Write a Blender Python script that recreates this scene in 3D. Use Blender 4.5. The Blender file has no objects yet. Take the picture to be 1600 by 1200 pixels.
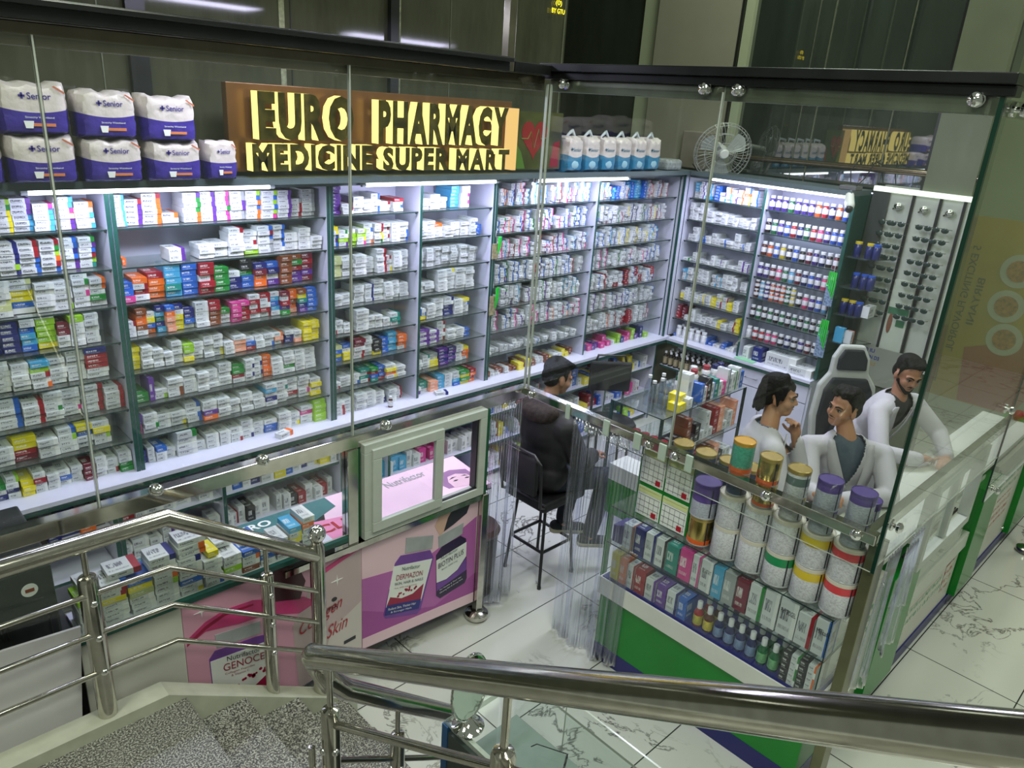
import bpy, bmesh, math, random
from mathutils import Vector, Matrix
R_ = random.Random(7)
sc = bpy.context.scene
COL = sc.collection
PI = math.pi

# ------------------------------------------------------------------ camera, world, lights, exposure
cam_d = bpy.data.cameras.new('camera'); cam = bpy.data.objects.new('camera', cam_d); COL.objects.link(cam)
cam_d.sensor_width = 36.0; cam_d.sensor_fit = 'HORIZONTAL'; cam_d.lens = 1174.93 / 1600 * 36; cam_d.clip_start = 0.02
cr = Vector((0.72118601, -0.6896572, 0.0652969)); cu = Vector((0.19827568, 0.29581332, 0.93444167)); cf = Vector((0.66376012, 0.66095947, -0.35007868))
mw = Matrix(((cr.x, cu.x, -cf.x, 0), (cr.y, cu.y, -cf.y, 0), (cr.z, cu.z, -cf.z, 3.1), (0, 0, 0, 1)))
cam.matrix_world = mw
sc.camera = cam
sc.view_settings.view_transform = 'Standard'; sc.view_settings.look = 'None'
sc.view_settings.exposure = 0.0; sc.view_settings.gamma = 1.0; sc.view_settings.use_curve_mapping = False
sc.cycles.transparent_max_bounces = 48; sc.cycles.max_bounces = 8; sc.cycles.diffuse_bounces = 3
sc.cycles.glossy_bounces = 4; sc.cycles.transmission_bounces = 4
sc.cycles.caustics_reflective = False; sc.cycles.caustics_refractive = False
sc.cycles.sample_clamp_indirect = 4.0; sc.cycles.use_denoising = True

world = bpy.data.worlds.new('hall_air'); sc.world = world; world.use_nodes = True
world.node_tree.nodes['Background'].inputs[0].default_value = (0.55, 0.62, 0.50, 1)
world.node_tree.nodes['Background'].inputs[1].default_value = 0.30

def area(name, loc, size, power, color, rot=(0, 0, 0), size_y=None, label=None):
    l = bpy.data.lights.new(name, 'AREA'); l.energy = power; l.color = color; l.size = size
    if size_y: l.shape = 'RECTANGLE'; l.size_y = size_y
    o = bpy.data.objects.new(name, l); COL.objects.link(o); o.location = loc; o.rotation_euler = rot
    return o
HALL = (0.95, 1.0, 0.84)
for (x, y, p) in [(1.5, 0.4, 105), (5.2, -0.8, 64), (8.3, 0.0, 64), (-1.5, 1.5, 120), (-0.6, -1.5, 80)]:
    area('hall_ceiling_lamp', (x, y, 5.6), 0.9, p, HALL)
area('hall_ceiling_lamp', (5.6, 3.0, 6.6), 1.0, 110, (0.9, 1.0, 0.84))  # unseen overhead light, added to brighten the right wall columns and the shop
# light given off by the fluorescent tubes of the shop
TUBE = (0.70, 0.70, 1.0)
for (x, y, z, L, rot, p) in [(1.51, 4.12, 2.535, 1.23, (math.radians(16), 0, 0), 13), (3.35, 4.12, 2.52, 1.13, (math.radians(16), 0, 0), 12.5),
                        (4.95, 4.12, 2.52, 1.14, (math.radians(16), 0, 0), 12.5)]:
    area('tube_glow', (x, y, z), L, p, TUBE, rot, 0.06)
area('tube_glow', (6.36, 3.31, 2.52), 0.06, 13, TUBE, (0, math.radians(-16), 0), 1.27)
area('shop_fill_light', (4.8, 2.6, 3.6), 1.2, 54, (0.75, 0.73, 1.0), (0, 0, 0), 0.3)  # two unseen lilac fill lights added above the shop to brighten its interior
area('shop_fill_light', (2.2, 3.6, 3.6), 1.2, 38, (0.75, 0.73, 1.0), (0, 0, 0), 0.3)

# ------------------------------------------------------------------ materials
_m = {}
def new_mat(name):
    m = bpy.data.materials.new(name); m.use_nodes = True; m.node_tree.nodes.clear()
    return m, m.node_tree
def node(nt, t, **kw):
    n = nt.nodes.new(t)
    for k, v in kw.items():
        if k.startswith('i_'):
            n.inputs[k[2:].replace('_', ' ')].default_value = v
        elif k[0] == 'n' and k[1:].isdigit(): n.inputs[int(k[1:])].default_value = v
        else: setattr(n, k, v)
    return n
def L(nt, a, b): nt.links.new(a, b)
def srgb(r, g, b):
    f = lambda c: (c / 255 / 12.92) if c <= 10.3 else ((c / 255 + 0.055) / 1.055) ** 2.4
    return (f(r), f(g), f(b), 1)
def plain(name, col, rough=0.5, metal=0.0, noise=0.06, nscale=14.0, emit=None, estr=1.0, spec=0.5, coat=0.0, bump=0.0):
    if name in _m: return _m[name]
    m, nt = new_mat(name)
    b = node(nt, 'ShaderNodeBsdfPrincipled', i_Roughness=rough, i_Metallic=metal)
    b.inputs['Specular IOR Level'].default_value = spec; b.inputs['Coat Weight'].default_value = coat
    out = node(nt, 'ShaderNodeOutputMaterial'); L(nt, b.outputs[0], out.inputs[0])
    if len(col) == 3: col = (*col, 1)
    if noise > 0:
        tc = node(nt, 'ShaderNodeTexCoord'); nz = node(nt, 'ShaderNodeTexNoise', i_Scale=nscale, i_Detail=4.0)
        L(nt, tc.outputs['Object'], nz.inputs['Vector'])
        cr_ = node(nt, 'ShaderNodeValToRGB'); L(nt, nz.outputs[0], cr_.inputs[0])
        cr_.color_ramp.elements[0].position = 0.3; cr_.color_ramp.elements[1].position = 0.7
        cr_.color_ramp.elements[0].color = tuple(c * (1 - noise) for c in col[:3]) + (1,)
        cr_.color_ramp.elements[1].color = tuple(min(1, c * (1 + noise)) for c in col[:3]) + (1,)
        L(nt, cr_.outputs[0], b.inputs['Base Color'])
        if bump > 0:
            bp = node(nt, 'ShaderNodeBump', i_Strength=bump, i_Distance=0.01); L(nt, nz.outputs[0], bp.inputs['Height']); L(nt, bp.outputs[0], b.inputs['Normal'])
    else:
        b.inputs['Base Color'].default_value = col
    if emit is not None:
        b.inputs['Emission Color'].default_value = (*emit[:3], 1); b.inputs['Emission Strength'].default_value = estr
    _m[name] = m
    return m
def glass(name, tint=(0.93, 0.97, 0.94), rough=0.01, refl=1.0, streak=0.0, haze=0.0):
    if name in _m: return _m[name]
    m, nt = new_mat(name)
    tr = node(nt, 'ShaderNodeBsdfTransparent'); tr.inputs[0].default_value = (*tint, 1)
    gl = node(nt, 'ShaderNodeBsdfGlossy', i_Roughness=rough); gl.inputs[0].default_value = (1, 1, 1, 1)
    fr = node(nt, 'ShaderNodeFresnel', i_IOR=1.5)
    gg = node(nt, 'ShaderNodeNewGeometry'); ir = node(nt, 'ShaderNodeMapRange'); ir.inputs['To Min'].default_value = 1.5; ir.inputs['To Max'].default_value = 1 / 1.5
    L(nt, gg.outputs['Backfacing'], ir.inputs[0]); L(nt, ir.outputs[0], fr.inputs['IOR'])
    mu = node(nt, 'ShaderNodeMath', operation='MULTIPLY', n1=refl); L(nt, fr.outputs[0], mu.inputs[0])
    mx = node(nt, 'ShaderNodeMixShader'); L(nt, mu.outputs[0], mx.inputs[0]); L(nt, tr.outputs[0], mx.inputs[1]); L(nt, gl.outputs[0], mx.inputs[2])
    last = mx
    if haze > 0:
        df = node(nt, 'ShaderNodeBsdfDiffuse'); df.inputs[0].default_value = (0.8, 0.85, 0.8, 1)
        tc = node(nt, 'ShaderNodeTexCoord'); mp = node(nt, 'ShaderNodeMapping'); mp.inputs['Scale'].default_value = (6, 6, 0.7); mp.inputs['Rotation'].default_value = (0.2, 0.35, 0.1)
        nz = node(nt, 'ShaderNodeTexNoise', i_Scale=3.0, i_Detail=6.0, i_Roughness=0.7)
        L(nt, tc.outputs['Object'], mp.inputs[0]); L(nt, mp.outputs[0], nz.inputs['Vector'])
        mr = node(nt, 'ShaderNodeMapRange'); mr.inputs['From Min'].default_value = 0.5; mr.inputs['From Max'].default_value = 0.8
        mr.inputs['To Min'].default_value = haze * 0.35; mr.inputs['To Max'].default_value = haze * 2.2
        L(nt, nz.outputs[0], mr.inputs[0])
        m2 = node(nt, 'ShaderNodeMixShader'); L(nt, mr.outputs[0], m2.inputs[0]); L(nt, mx.outputs[0], m2.inputs[1]); L(nt, df.outputs[0], m2.inputs[2]); last = m2
    out = node(nt, 'ShaderNodeOutputMaterial'); L(nt, last.outputs[0], out.inputs[0])
    _m[name] = m
    return m
def emis(name, col, s):
    if name in _m: return _m[name]
    m, nt = new_mat(name)
    e = node(nt, 'ShaderNodeEmission', i_Strength=s); e.inputs[0].default_value = (*col[:3], 1)
    out = node(nt, 'ShaderNodeOutputMaterial'); L(nt, e.outputs[0], out.inputs[0]); _m[name] = m
    return m

STEEL = plain('stainless_steel', (0.56, 0.54, 0.48), 0.14, 1.0, 0.10, 30)
CHROME = plain('chrome', (0.8, 0.8, 0.78), 0.05, 1.0, 0)
BLACKM = plain('black_metal', (0.012, 0.012, 0.014), 0.35)
DARKBEAM = plain('dark_beam_metal', srgb(30, 32, 32), 0.28, 0.3, 0.25, 8)
WHITELAM = plain('white_laminate', srgb(202, 202, 222), 0.35, 0, 0.03, 6)
WHITEP = plain('white_paint', srgb(205, 208, 200), 0.5, 0, 0.05, 5)
GREENEDGE = plain('green_glass_edge', srgb(30, 74, 66), 0.25, 0, 0.15, 20)
GLASSEDGE = plain('dark_glass_edge', srgb(34, 52, 52), 0.2, 0, 0.1, 20)
GREEN = plain('green_laminate', srgb(8, 122, 34), 0.22, 0, 0.08, 4)
BLUEB = plain('blue_laminate', srgb(26, 26, 100), 0.3, 0, 0.08, 4)
PANE = glass('clear_pane', (0.955, 0.975, 0.955), 0.015, 0.85, haze=0.008)
SHELFG = glass('shelf_glass', (0.88, 0.92, 0.90), 0.03, 1.2, haze=0.05)
CASEG = glass('case_glass', (0.965, 0.985, 0.975), 0.02, 0.8)
ALU = plain('grey_aluminium_frame', srgb(176, 182, 174), 0.4, 0.0, 0.04)

def floor_mat():
    m, nt = new_mat('marble_tile_floor')
    b = node(nt, 'ShaderNodeBsdfPrincipled', i_Roughness=0.12); out = node(nt, 'ShaderNodeOutputMaterial'); L(nt, b.outputs[0], out.inputs[0])
    g = node(nt, 'ShaderNodeNewGeometry'); sp = node(nt, 'ShaderNodeSeparateXYZ'); L(nt, g.outputs['Position'], sp.inputs[0])
    def grout(sock, off, per):
        a = node(nt, 'ShaderNodeMath', operation='ADD', n1=off); L(nt, sock, a.inputs[0])
        d = node(nt, 'ShaderNodeMath', operation='DIVIDE', n1=per); L(nt, a.outputs[0], d.inputs[0])
        f = node(nt, 'ShaderNodeMath', operation='FRACT'); L(nt, d.outputs[0], f.inputs[0])
        s = node(nt, 'ShaderNodeMath', operation='SUBTRACT', n1=0.5); L(nt, f.outputs[0], s.inputs[0])
        ab = node(nt, 'ShaderNodeMath', operation='ABSOLUTE'); L(nt, s.outputs[0], ab.inputs[0])
        c = node(nt, 'ShaderNodeMath', operation='GREATER_THAN', n1=0.5 - 0.0035 / per); L(nt, ab.outputs[0], c.inputs[0])
        return c, d
    gx, dx = grout(sp.outputs[0], -4.69 + 1.235 * 20, 1.235); gy, dy = grout(sp.outputs[1], -0.92 + 0.6 * 20, 0.6)
    mxg = node(nt, 'ShaderNodeMath', operation='MAXIMUM'); L(nt, gx.outputs[0], mxg.inputs[0]); L(nt, gy.outputs[0], mxg.inputs[1])
    # veins
    wn = node(nt, 'ShaderNodeTexNoise', i_Scale=1.6, i_Detail=3.0); L(nt, g.outputs['Position'], wn.inputs['Vector'])
    ad = node(nt, 'ShaderNodeVectorMath', operation='MULTIPLY_ADD'); ad.inputs[1].default_value = (0.9, 0.9, 0.9)
    L(nt, wn.outputs['Color'], ad.inputs[0]); L(nt, g.outputs['Position'], ad.inputs[2])
    n2 = node(nt, 'ShaderNodeTexNoise', i_Scale=1.25, i_Detail=7.0, i_Roughness=0.62); L(nt, ad.outputs[0], n2.inputs['Vector'])
    s2 = node(nt, 'ShaderNodeMath', operation='SUBTRACT', n1=0.5); L(nt, n2.outputs[0], s2.inputs[0])
    a2 = node(nt, 'ShaderNodeMath', operation='ABSOLUTE'); L(nt, s2.outputs[0], a2.inputs[0])
    r2 = node(nt, 'ShaderNodeValToRGB'); L(nt, a2.outputs[0], r2.inputs[0])
    r2.color_ramp.elements[0].position = 0.0; r2.color_ramp.elements[0].color = (1, 1, 1, 1)
    r2.color_ramp.elements[1].position = 0.011; r2.color_ramp.elements[1].color = (0, 0, 0, 1)
    n3 = node(nt, 'ShaderNodeTexNoise', i_Scale=0.9, i_Detail=2.0); L(nt, g.outputs['Position'], n3.inputs['Vector'])
    r3 = node(nt, 'ShaderNodeMapRange'); r3.inputs['From Min'].default_value = 0.44; r3.inputs['From Max'].default_value = 0.56; L(nt, n3.outputs[0], r3.inputs[0])
    mu = node(nt, 'ShaderNodeMath', operation='MULTIPLY'); L(nt, r2.outputs[0], mu.inputs[0]); L(nt, r3.outputs[0], mu.inputs[1])
    base = node(nt, 'ShaderNodeValToRGB'); L(nt, n3.outputs[0], base.inputs[0])
    base.color_ramp.elements[0].color = srgb(178, 180, 174); base.color_ramp.elements[1].color = srgb(200, 202, 196)
    m1 = node(nt, 'ShaderNodeMixRGB'); L(nt, mu.outputs[0], m1.inputs[0]); L(nt, base.outputs[0], m1.inputs[1]); m1.inputs[2].default_value = srgb(84, 82, 78)
    m2 = node(nt, 'ShaderNodeMixRGB'); L(nt, mxg.outputs[0], m2.inputs[0]); L(nt, m1.outputs[0], m2.inputs[1]); m2.inputs[2].default_value = srgb(52, 54, 48)
    L(nt, m2.outputs[0], b.inputs['Base Color'])
    return m
def granite_mat():
    m, nt = new_mat('speckled_granite')
    b = node(nt, 'ShaderNodeBsdfPrincipled', i_Roughness=0.35); out = node(nt, 'ShaderNodeOutputMaterial'); L(nt, b.outputs[0], out.inputs[0])
    g = node(nt, 'ShaderNodeNewGeometry')
    n = node(nt, 'ShaderNodeTexNoise', i_Scale=150.0, i_Detail=2.0, i_Roughness=0.6); L(nt, g.outputs['Position'], n.inputs['Vector'])
    r = node(nt, 'ShaderNodeValToRGB'); L(nt, n.outputs[0], r.inputs[0]); e = r.color_ramp.elements
    e[0].position = 0.40; e[0].color = srgb(44, 44, 42); e[1].position = 0.62; e[1].color = srgb(168, 168, 156)
    x = r.color_ramp.elements.new(0.5); x.color = srgb(92, 92, 86)
    L(nt, r.outputs[0], b.inputs['Base Color'])
    return m
def darkwall_mat(name, col, rough=0.07, ior=1.5):
    m, nt = new_mat(name)
    b = node(nt, 'ShaderNodeBsdfPrincipled', i_Roughness=rough, i_IOR=ior); out = node(nt, 'ShaderNodeOutputMaterial'); L(nt, b.outputs[0], out.inputs[0])
    g = node(nt, 'ShaderNodeNewGeometry')
    mp = node(nt, 'ShaderNodeMapping'); mp.inputs['Scale'].default_value = (2.5, 2.5, 0.5); L(nt, g.outputs['Position'], mp.inputs[0])
    n = node(nt, 'ShaderNodeTexNoise', i_Scale=2.0, i_Detail=6.0, i_Roughness=0.7); L(nt, mp.outputs[0], n.inputs['Vector'])
    r = node(nt, 'ShaderNodeValToRGB'); L(nt, n.outputs[0], r.inputs[0]); e = r.color_ramp.elements
    e[0].position = 0.3; e[0].color = tuple(c * 0.7 for c in col[:3]) + (1,); e[1].position = 0.75; e[1].color = tuple(c * 1.35 for c in col[:3]) + (1,)
    L(nt, r.outputs[0], b.inputs['Base Color'])
    return m
FLOOR = floor_mat(); GRANITE = granite_mat()
DARKWALL = darkwall_mat('dark_olive_glass_wall', srgb(62, 64, 50))
DARKWALL2 = darkwall_mat('dark_green_grey_wall', srgb(44, 52, 46), 0.02, 2.6)

# box print: colour attributes carry the pack's own colours, UV the face
def pack_mat():
    m, nt = new_mat('printed_carton')
    b = node(nt, 'ShaderNodeBsdfPrincipled', i_Roughness=0.42); out = node(nt, 'ShaderNodeOutputMaterial'); L(nt, b.outputs[0], out.inputs[0])
    base = node(nt, 'ShaderNodeVertexColor', layer_name='base'); acc = node(nt, 'ShaderNodeVertexColor', layer_name='accent')
    uv = node(nt, 'ShaderNodeUVMap', uv_map='UVMap'); sp = node(nt, 'ShaderNodeSeparateXYZ'); L(nt, uv.outputs[0], sp.inputs[0])
    def fr(s):
        n = node(nt, 'ShaderNodeMath', operation='FRACT'); L(nt, s, n.inputs[0]); return n.outputs[0]
    def cmp(s, op, v):
        n = node(nt, 'ShaderNodeMath', operation=op, n1=v); L(nt, s, n.inputs[0]); return n.outputs[0]
    def mul(a, c):
        n = node(nt, 'ShaderNodeMath', operation='MULTIPLY'); L(nt, a, n.inputs[0])
        if isinstance(c, float): n.inputs[1].default_value = c
        else: L(nt, c, n.inputs[1])
        return n.outputs[0]
    # u in 0..1 plus an integer seed ; v in 0..1 on the front, 2..3 on the top
    u = fr(sp.outputs[0]); v = fr(sp.outputs[1])
    band = cmp(u, 'GREATER_THAN', 0.76)
    m1 = node(nt, 'ShaderNodeMixRGB'); L(nt, mul(band, acc.outputs['Alpha']), m1.inputs[0]); L(nt, base.outputs['Color'], m1.inputs[1]); L(nt, acc.outputs['Color'], m1.inputs[2])
    # big word
    nz = node(nt, 'ShaderNodeTexNoise', i_Scale=26.0, i_Detail=1.0, noise_dimensions='2D')
    cx = node(nt, 'ShaderNodeCombineXYZ'); L(nt, sp.outputs[0], cx.inputs[0]); v2 = mul(sp.outputs[1], 0.12); L(nt, v2, cx.inputs[1]); L(nt, cx.outputs[0], nz.inputs['Vector'])
    word = cmp(nz.outputs[0], 'GREATER_THAN', 0.47)
    w = mul(word, mul(mul(cmp(v, 'GREATER_THAN', 0.42), cmp(v, 'LESS_THAN', 0.74)), mul(cmp(u, 'GREATER_THAN', 0.08), cmp(u, 'LESS_THAN', 0.56))))
    nz2 = node(nt, 'ShaderNodeTexNoise', i_Scale=60.0, i_Detail=1.0, noise_dimensions='2D')
    cx2 = node(nt, 'ShaderNodeCombineXYZ'); L(nt, sp.outputs[0], cx2.inputs[0]); v3 = mul(sp.outputs[1], 0.1); L(nt, v3, cx2.inputs[1]); L(nt, cx2.outputs[0], nz2.inputs['Vector'])
    small = cmp(nz2.outputs[0], 'GREATER_THAN', 0.5)
    s_ = mul(small, mul(mul(cmp(v, 'GREATER_THAN', 0.16), cmp(v, 'LESS_THAN', 0.27)), mul(cmp(u, 'GREATER_THAN', 0.08), cmp(u, 'LESS_THAN', 0.70))))
    mxx = node(nt, 'ShaderNodeMath', operation='MAXIMUM'); L(nt, w, mxx.inputs[0]); L(nt, mul(s_, 0.8), mxx.inputs[1])
    m2 = node(nt, 'ShaderNodeMixRGB'); L(nt, mul(mxx.outputs[0], 0.75), m2.inputs[0]); L(nt, m1.outputs[0], m2.inputs[1])
    ink = node(nt, 'ShaderNodeMixRGB'); L(nt, acc.outputs['Alpha'], ink.inputs[0]); ink.inputs[1].default_value = (0.8, 0.8, 0.8, 1); ink.inputs[2].default_value = (0.035, 0.035, 0.07, 1)
    L(nt, ink.outputs[0], m2.inputs[2])
    L(nt, m2.outputs[0], b.inputs['Base Color'])
    return m
PACK = pack_mat()

# ------------------------------------------------------------------ mesh builder
class MB:
    def __init__(s): s.v = []; s.f = []; s.m = []; s.base = []; s.acc = []; s.uv = []
    def face(s, idx, m=0, base=None, acc=None, uv=None):
        s.f.append(tuple(idx)); s.m.append(m); s.base.append(base); s.acc.append(acc); s.uv.append(uv)
    def obox(s, c, hx, hy, hz, M=None, m=0, fm=None):
        b = len(s.v); c = Vector(c)
        for dx, dy, dz in ((-1,-1,-1),(1,-1,-1),(1,1,-1),(-1,1,-1),(-1,-1,1),(1,-1,1),(1,1,1),(-1,1,1)):
            p = Vector((dx * hx, dy * hy, dz * hz))
            if M: p = M @ p
            s.v.append(tuple(c + p))
        for k, q in enumerate(((0,3,2,1),(4,5,6,7),(0,1,5,4),(1,2,6,5),(2,3,7,6),(3,0,4,7))):
            s.face([b + i for i in q], (fm or {}).get(k, m))     # 0 bottom 1 top 2 -y 3 +x 4 +y 5 -x
    def box(s, x0, x1, y0, y1, z0, z1, m=0, fm=None):
        s.obox(((x0+x1)/2, (y0+y1)/2, (z0+z1)/2), abs(x1-x0)/2, abs(y1-y0)/2, abs(z1-z0)/2, None, m, fm)
    def tube(s, pts, r, n=12, m=0, caps=True, closed=False):
        pts = [Vector(p) for p in pts]; rr = r if isinstance(r, (list, tuple)) else [r] * len(pts)
        rings = []; N = len(pts); prev = None
        for i, p in enumerate(pts):
            if closed: t = pts[(i+1) % N] - pts[i-1]
            elif i == 0: t = pts[1] - pts[0]
            elif i == N - 1: t = pts[-1] - pts[-2]
            else: t = (pts[i+1] - p).normalized() + (p - pts[i-1]).normalized()
            t.normalize()
            if prev is None:
                a = Vector((0, 0, 1)) if abs(t.z) < 0.9 else Vector((1, 0, 0)); e1 = t.cross(a).normalized()
            else:
                e1 = (prev - t * prev.dot(t)).normalized()
            prev = e1; e2 = t.cross(e1)
            b = len(s.v)
            k = 1.0
            if 0 < i < N - 1 and not closed:
                c_ = (pts[i+1] - p).normalized().dot(t); k = 1 / max(0.5, c_)
            for j in range(n):
                a = 2 * PI * j / n; s.v.append(tuple(p + (e1 * math.cos(a) + e2 * math.sin(a)) * rr[i]))
            rings.append(b)
        for i in range(N if closed else N - 1):
            a, b = rings[i], rings[(i+1) % N]
            for j in range(n): s.face((a + j, a + (j+1) % n, b + (j+1) % n, b + j), m)
        if caps and not closed:
            s.face([rings[0] + j for j in range(n)][::-1], m); s.face([rings[-1] + j for j in range(n)], m)
    def lathe(s, prof, c=(0, 0, 0), n=20, m=0, M=None, mats=None):
        c = Vector(c); rings = []
        for (r, z) in prof:
            b = len(s.v)
            for j in range(n):
                a = 2 * PI * j / n; p = Vector((r * math.cos(a), r * math.sin(a), z))
                if M: p = M @ p
                s.v.append(tuple(c + p))
            rings.append(b)
        for i in range(len(prof) - 1):
            a, b = rings[i], rings[i+1]
            for j in range(n): s.face((a + j, a + (j+1) % n, b + (j+1) % n, b + j), mats[i] if mats else m)
        if prof[0][0] > 1e-4: s.face([rings[0] + j for j in range(n)][::-1], mats[0] if mats else m)
        if prof[-1][0] > 1e-4: s.face([rings[-1] + j for j in range(n)], mats[-1] if mats else m)
    def ell(s, c, r, M=None, n=14, m=0, k=8):
        c = Vector(c); r = (r, r, r) if not isinstance(r, (tuple, list)) else r
        rings = []
        for i in range(k + 1):
            th = PI * i / k; b = len(s.v)
            if i in (0, k):
                p = Vector((0, 0, -r[2] * math.cos(th)));  p = M @ p if M else p; s.v.append(tuple(c + p)); rings.append((b, 1)); continue
            for j in range(n):
                a = 2 * PI * j / n; p = Vector((r[0] * math.sin(th) * math.cos(a), r[1] * math.sin(th) * math.sin(a), -r[2] * math.cos(th)))
                if M: p = M @ p
                s.v.append(tuple(c + p))
            rings.append((b, n))
        for i in range(k):
            (a, na), (b, nb) = rings[i], rings[i+1]
            for j in range(n):
                if na == 1: s.face((a, b + (j+1) % n, b + j), m)
                elif nb == 1: s.face((a + j, a + (j+1) % n, b), m)
                else: s.face((a + j, a + (j+1) % n, b + (j+1) % n, b + j), m)
    def cap(s, p0, p1, r0, r1, n=14):                    # tapered capsule
        p0, p1 = Vector(p0), Vector(p1)
        s.tube([p0, p1], [r0, r1], n); s.ell(p0, r0, None, n); s.ell(p1, r1, None, n)
    def prism(s, poly, fn, d0, d1, m=0, me=None):        # fn(u, v, d) -> point
        b = len(s.v); n = len(poly)
        for (u, v) in poly: s.v.append(tuple(fn(u, v, d0)))
        for (u, v) in poly: s.v.append(tuple(fn(u, v, d1)))
        s.face([b + i for i in range(n)], m); s.face([b + n + i for i in range(n)][::-1], m)
        for i in range(n):
            j = (i + 1) % n; s.face((b + i, b + n + i, b + n + j, b + j), m if me is None else me)
    def build(s, name, mats, parent=None, smooth=False, bevel=0.0, seg=2):
        me = bpy.data.meshes.new(name)
        org = Vector(parent['_o']) if parent is not None and '_o' in parent else Vector((0, 0, 0))
        me.from_pydata([tuple(Vector(p) - org) for p in s.v], [], s.f)
        mats = mats if isinstance(mats, (list, tuple)) else [mats]
        for m in mats: me.materials.append(m)
        me.polygons.foreach_set('material_index', s.m)
        if any(b is not None for b in s.base):
            ba = me.color_attributes.new('base', 'FLOAT_COLOR', 'CORNER'); ac = me.color_attributes.new('accent', 'FLOAT_COLOR', 'CORNER'); uvl = me.uv_layers.new(name='UVMap')
            B = []; A = []; U = []
            for f, b_, a_, u_ in zip(s.f, s.base, s.acc, s.uv):
                b_ = b_ or (0.8, 0.8, 0.8, 1); a_ = a_ or (0.8, 0.8, 0.8, 0)
                u_ = u_ or [(0, 0)] * len(f)
                for k in range(len(f)): B += b_; A += a_; U += u_[k]
            ba.data.foreach_set('color', B); ac.data.foreach_set('color', A); uvl.data.foreach_set('uv', U)
        fix_normals(me)
        if smooth:
            me.polygons.foreach_set('use_smooth', [True] * len(me.polygons))
            try: me.set_sharp_from_angle(angle=math.radians(40))
            except Exception: pass
        o = bpy.data.objects.new(name, me); COL.objects.link(o)
        if bevel > 0:
            bv = o.modifiers.new('bevel', 'BEVEL'); bv.width = bevel; bv.segments = seg; bv.limit_method = 'ANGLE'
        if parent is not None:
            o.parent = parent
            if '_o' in parent: o['_o'] = tuple(parent['_o'])
        return o
def fix_normals(me):
    if len(me.polygons) > 12000: me.update(); return
    bm = bmesh.new(); bm.from_mesh(me); bmesh.ops.recalc_face_normals(bm, faces=bm.faces); bm.to_mesh(me); bm.free(); me.update()
def thing(name, label, cat, loc=(0, 0, 0), group=None):
    o = bpy.data.objects.new(name, None); COL.objects.link(o); o.empty_display_size = 0.05; o.location = loc; o['_o'] = tuple(loc)
    return tag(o, label, cat, group)
def tag(o, label=None, cat=None, group=None, kind=None):
    if label: o['label'] = label
    if cat: o['category'] = cat
    if group: o['group'] = group
    if kind: o['kind'] = kind
    return o
def dup(root, loc, label=None, group=None, rz=None, mats=None):
    r = root.copy(); COL.objects.link(r); r.location = loc
    if rz is not None: r.rotation_euler = (0, 0, rz)
    if label: r['label'] = label
    if group: r['group'] = group
    for ch in list(root.children):
        c = ch.copy(); COL.objects.link(c); c.parent = r
        for g in ch.children:
            d = g.copy(); COL.objects.link(d); d.parent = c
    return r
def struct(name, mb, mats, **k): return tag(mb.build(name, mats, None, **k), kind='structure')
_tc = {}
def text_mesh(txt, extrude=0.0, bold=0.0, spacing=1.0, mirror=False):
    key = (txt, extrude, bold, spacing, mirror)
    if key in _tc: return _tc[key]
    cu_ = bpy.data.curves.new('t', 'FONT'); cu_.body = txt; cu_.size = 1; cu_.extrude = extrude; cu_.offset = bold; cu_.space_character = spacing
    cu_.resolution_u = 3; cu_.align_x = 'LEFT'
    o = bpy.data.objects.new('t', cu_); COL.objects.link(o); dg = bpy.context.evaluated_depsgraph_get(); dg.update()
    me = bpy.data.meshes.new_from_object(o.evaluated_get(dg)); bpy.data.objects.remove(o); 
    co = [v.co.copy() for v in me.vertices]
    if not co: return None
    x0 = min(c.x for c in co); x1 = max(c.x for c in co); y0 = min(c.y for c in co); y1 = max(c.y for c in co)
    for v in me.vertices:
        v.co.x = (v.co.x - x0) / (x1 - x0); v.co.y = (v.co.y - y0) / (y1 - y0)
    _tc[key] = (me, (x1 - x0) / (y1 - y0))
    return _tc[key]
def text(name, txt, origin, U, V, w, h, mat, parent=None, extrude=0.0, depth=0.0, bold=0.0, center=False, smooth=False):
    """flat or raised lettering: text fills a w x h box spanned by U (right) and V (up) from origin"""
    r = text_mesh(txt, 0.5 if depth else 0.0, bold)
    me, asp = r
    me = me.copy() if depth else me
    U = Vector(U).normalized(); V = Vector(V).normalized(); N = U.cross(V)
    if w is None: w = h * asp
    origin = Vector(origin)
    if center: origin = origin - U * w / 2 - V * h / 2
    me = me.copy(); me.materials.clear()
    org = Vector(parent['_o']) if parent is not None and '_o' in parent else Vector((0, 0, 0))
    for v in me.vertices:
        c = v.co; v.co = origin + U * c.x * w + V * c.y * h + N * (c.z * depth if depth else 0) - org
    mats = mat if isinstance(mat, (list, tuple)) else [mat]
    for m in mats: me.materials.append(m)
    if len(mats) > 1:
        me.update()
        for p in me.polygons: p.material_index = 0 if abs(p.normal.dot(N)) > 0.5 else 1
    o = bpy.data.objects.new(name, me); COL.objects.link(o)
    if parent is not None: o.parent = parent
    return o
PL = 2.914; PR = 3.054; PS = 0.82
def fl(u, v, d): return (u, PL - d, v)          # left glass plane: u = x, v = z, d towards the hall
def frr(u, v, d): return (PR - d, u, v)         # right glass plane: u = y
def fs(u, v, d): return (u, 0.936 - d, v)
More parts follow.
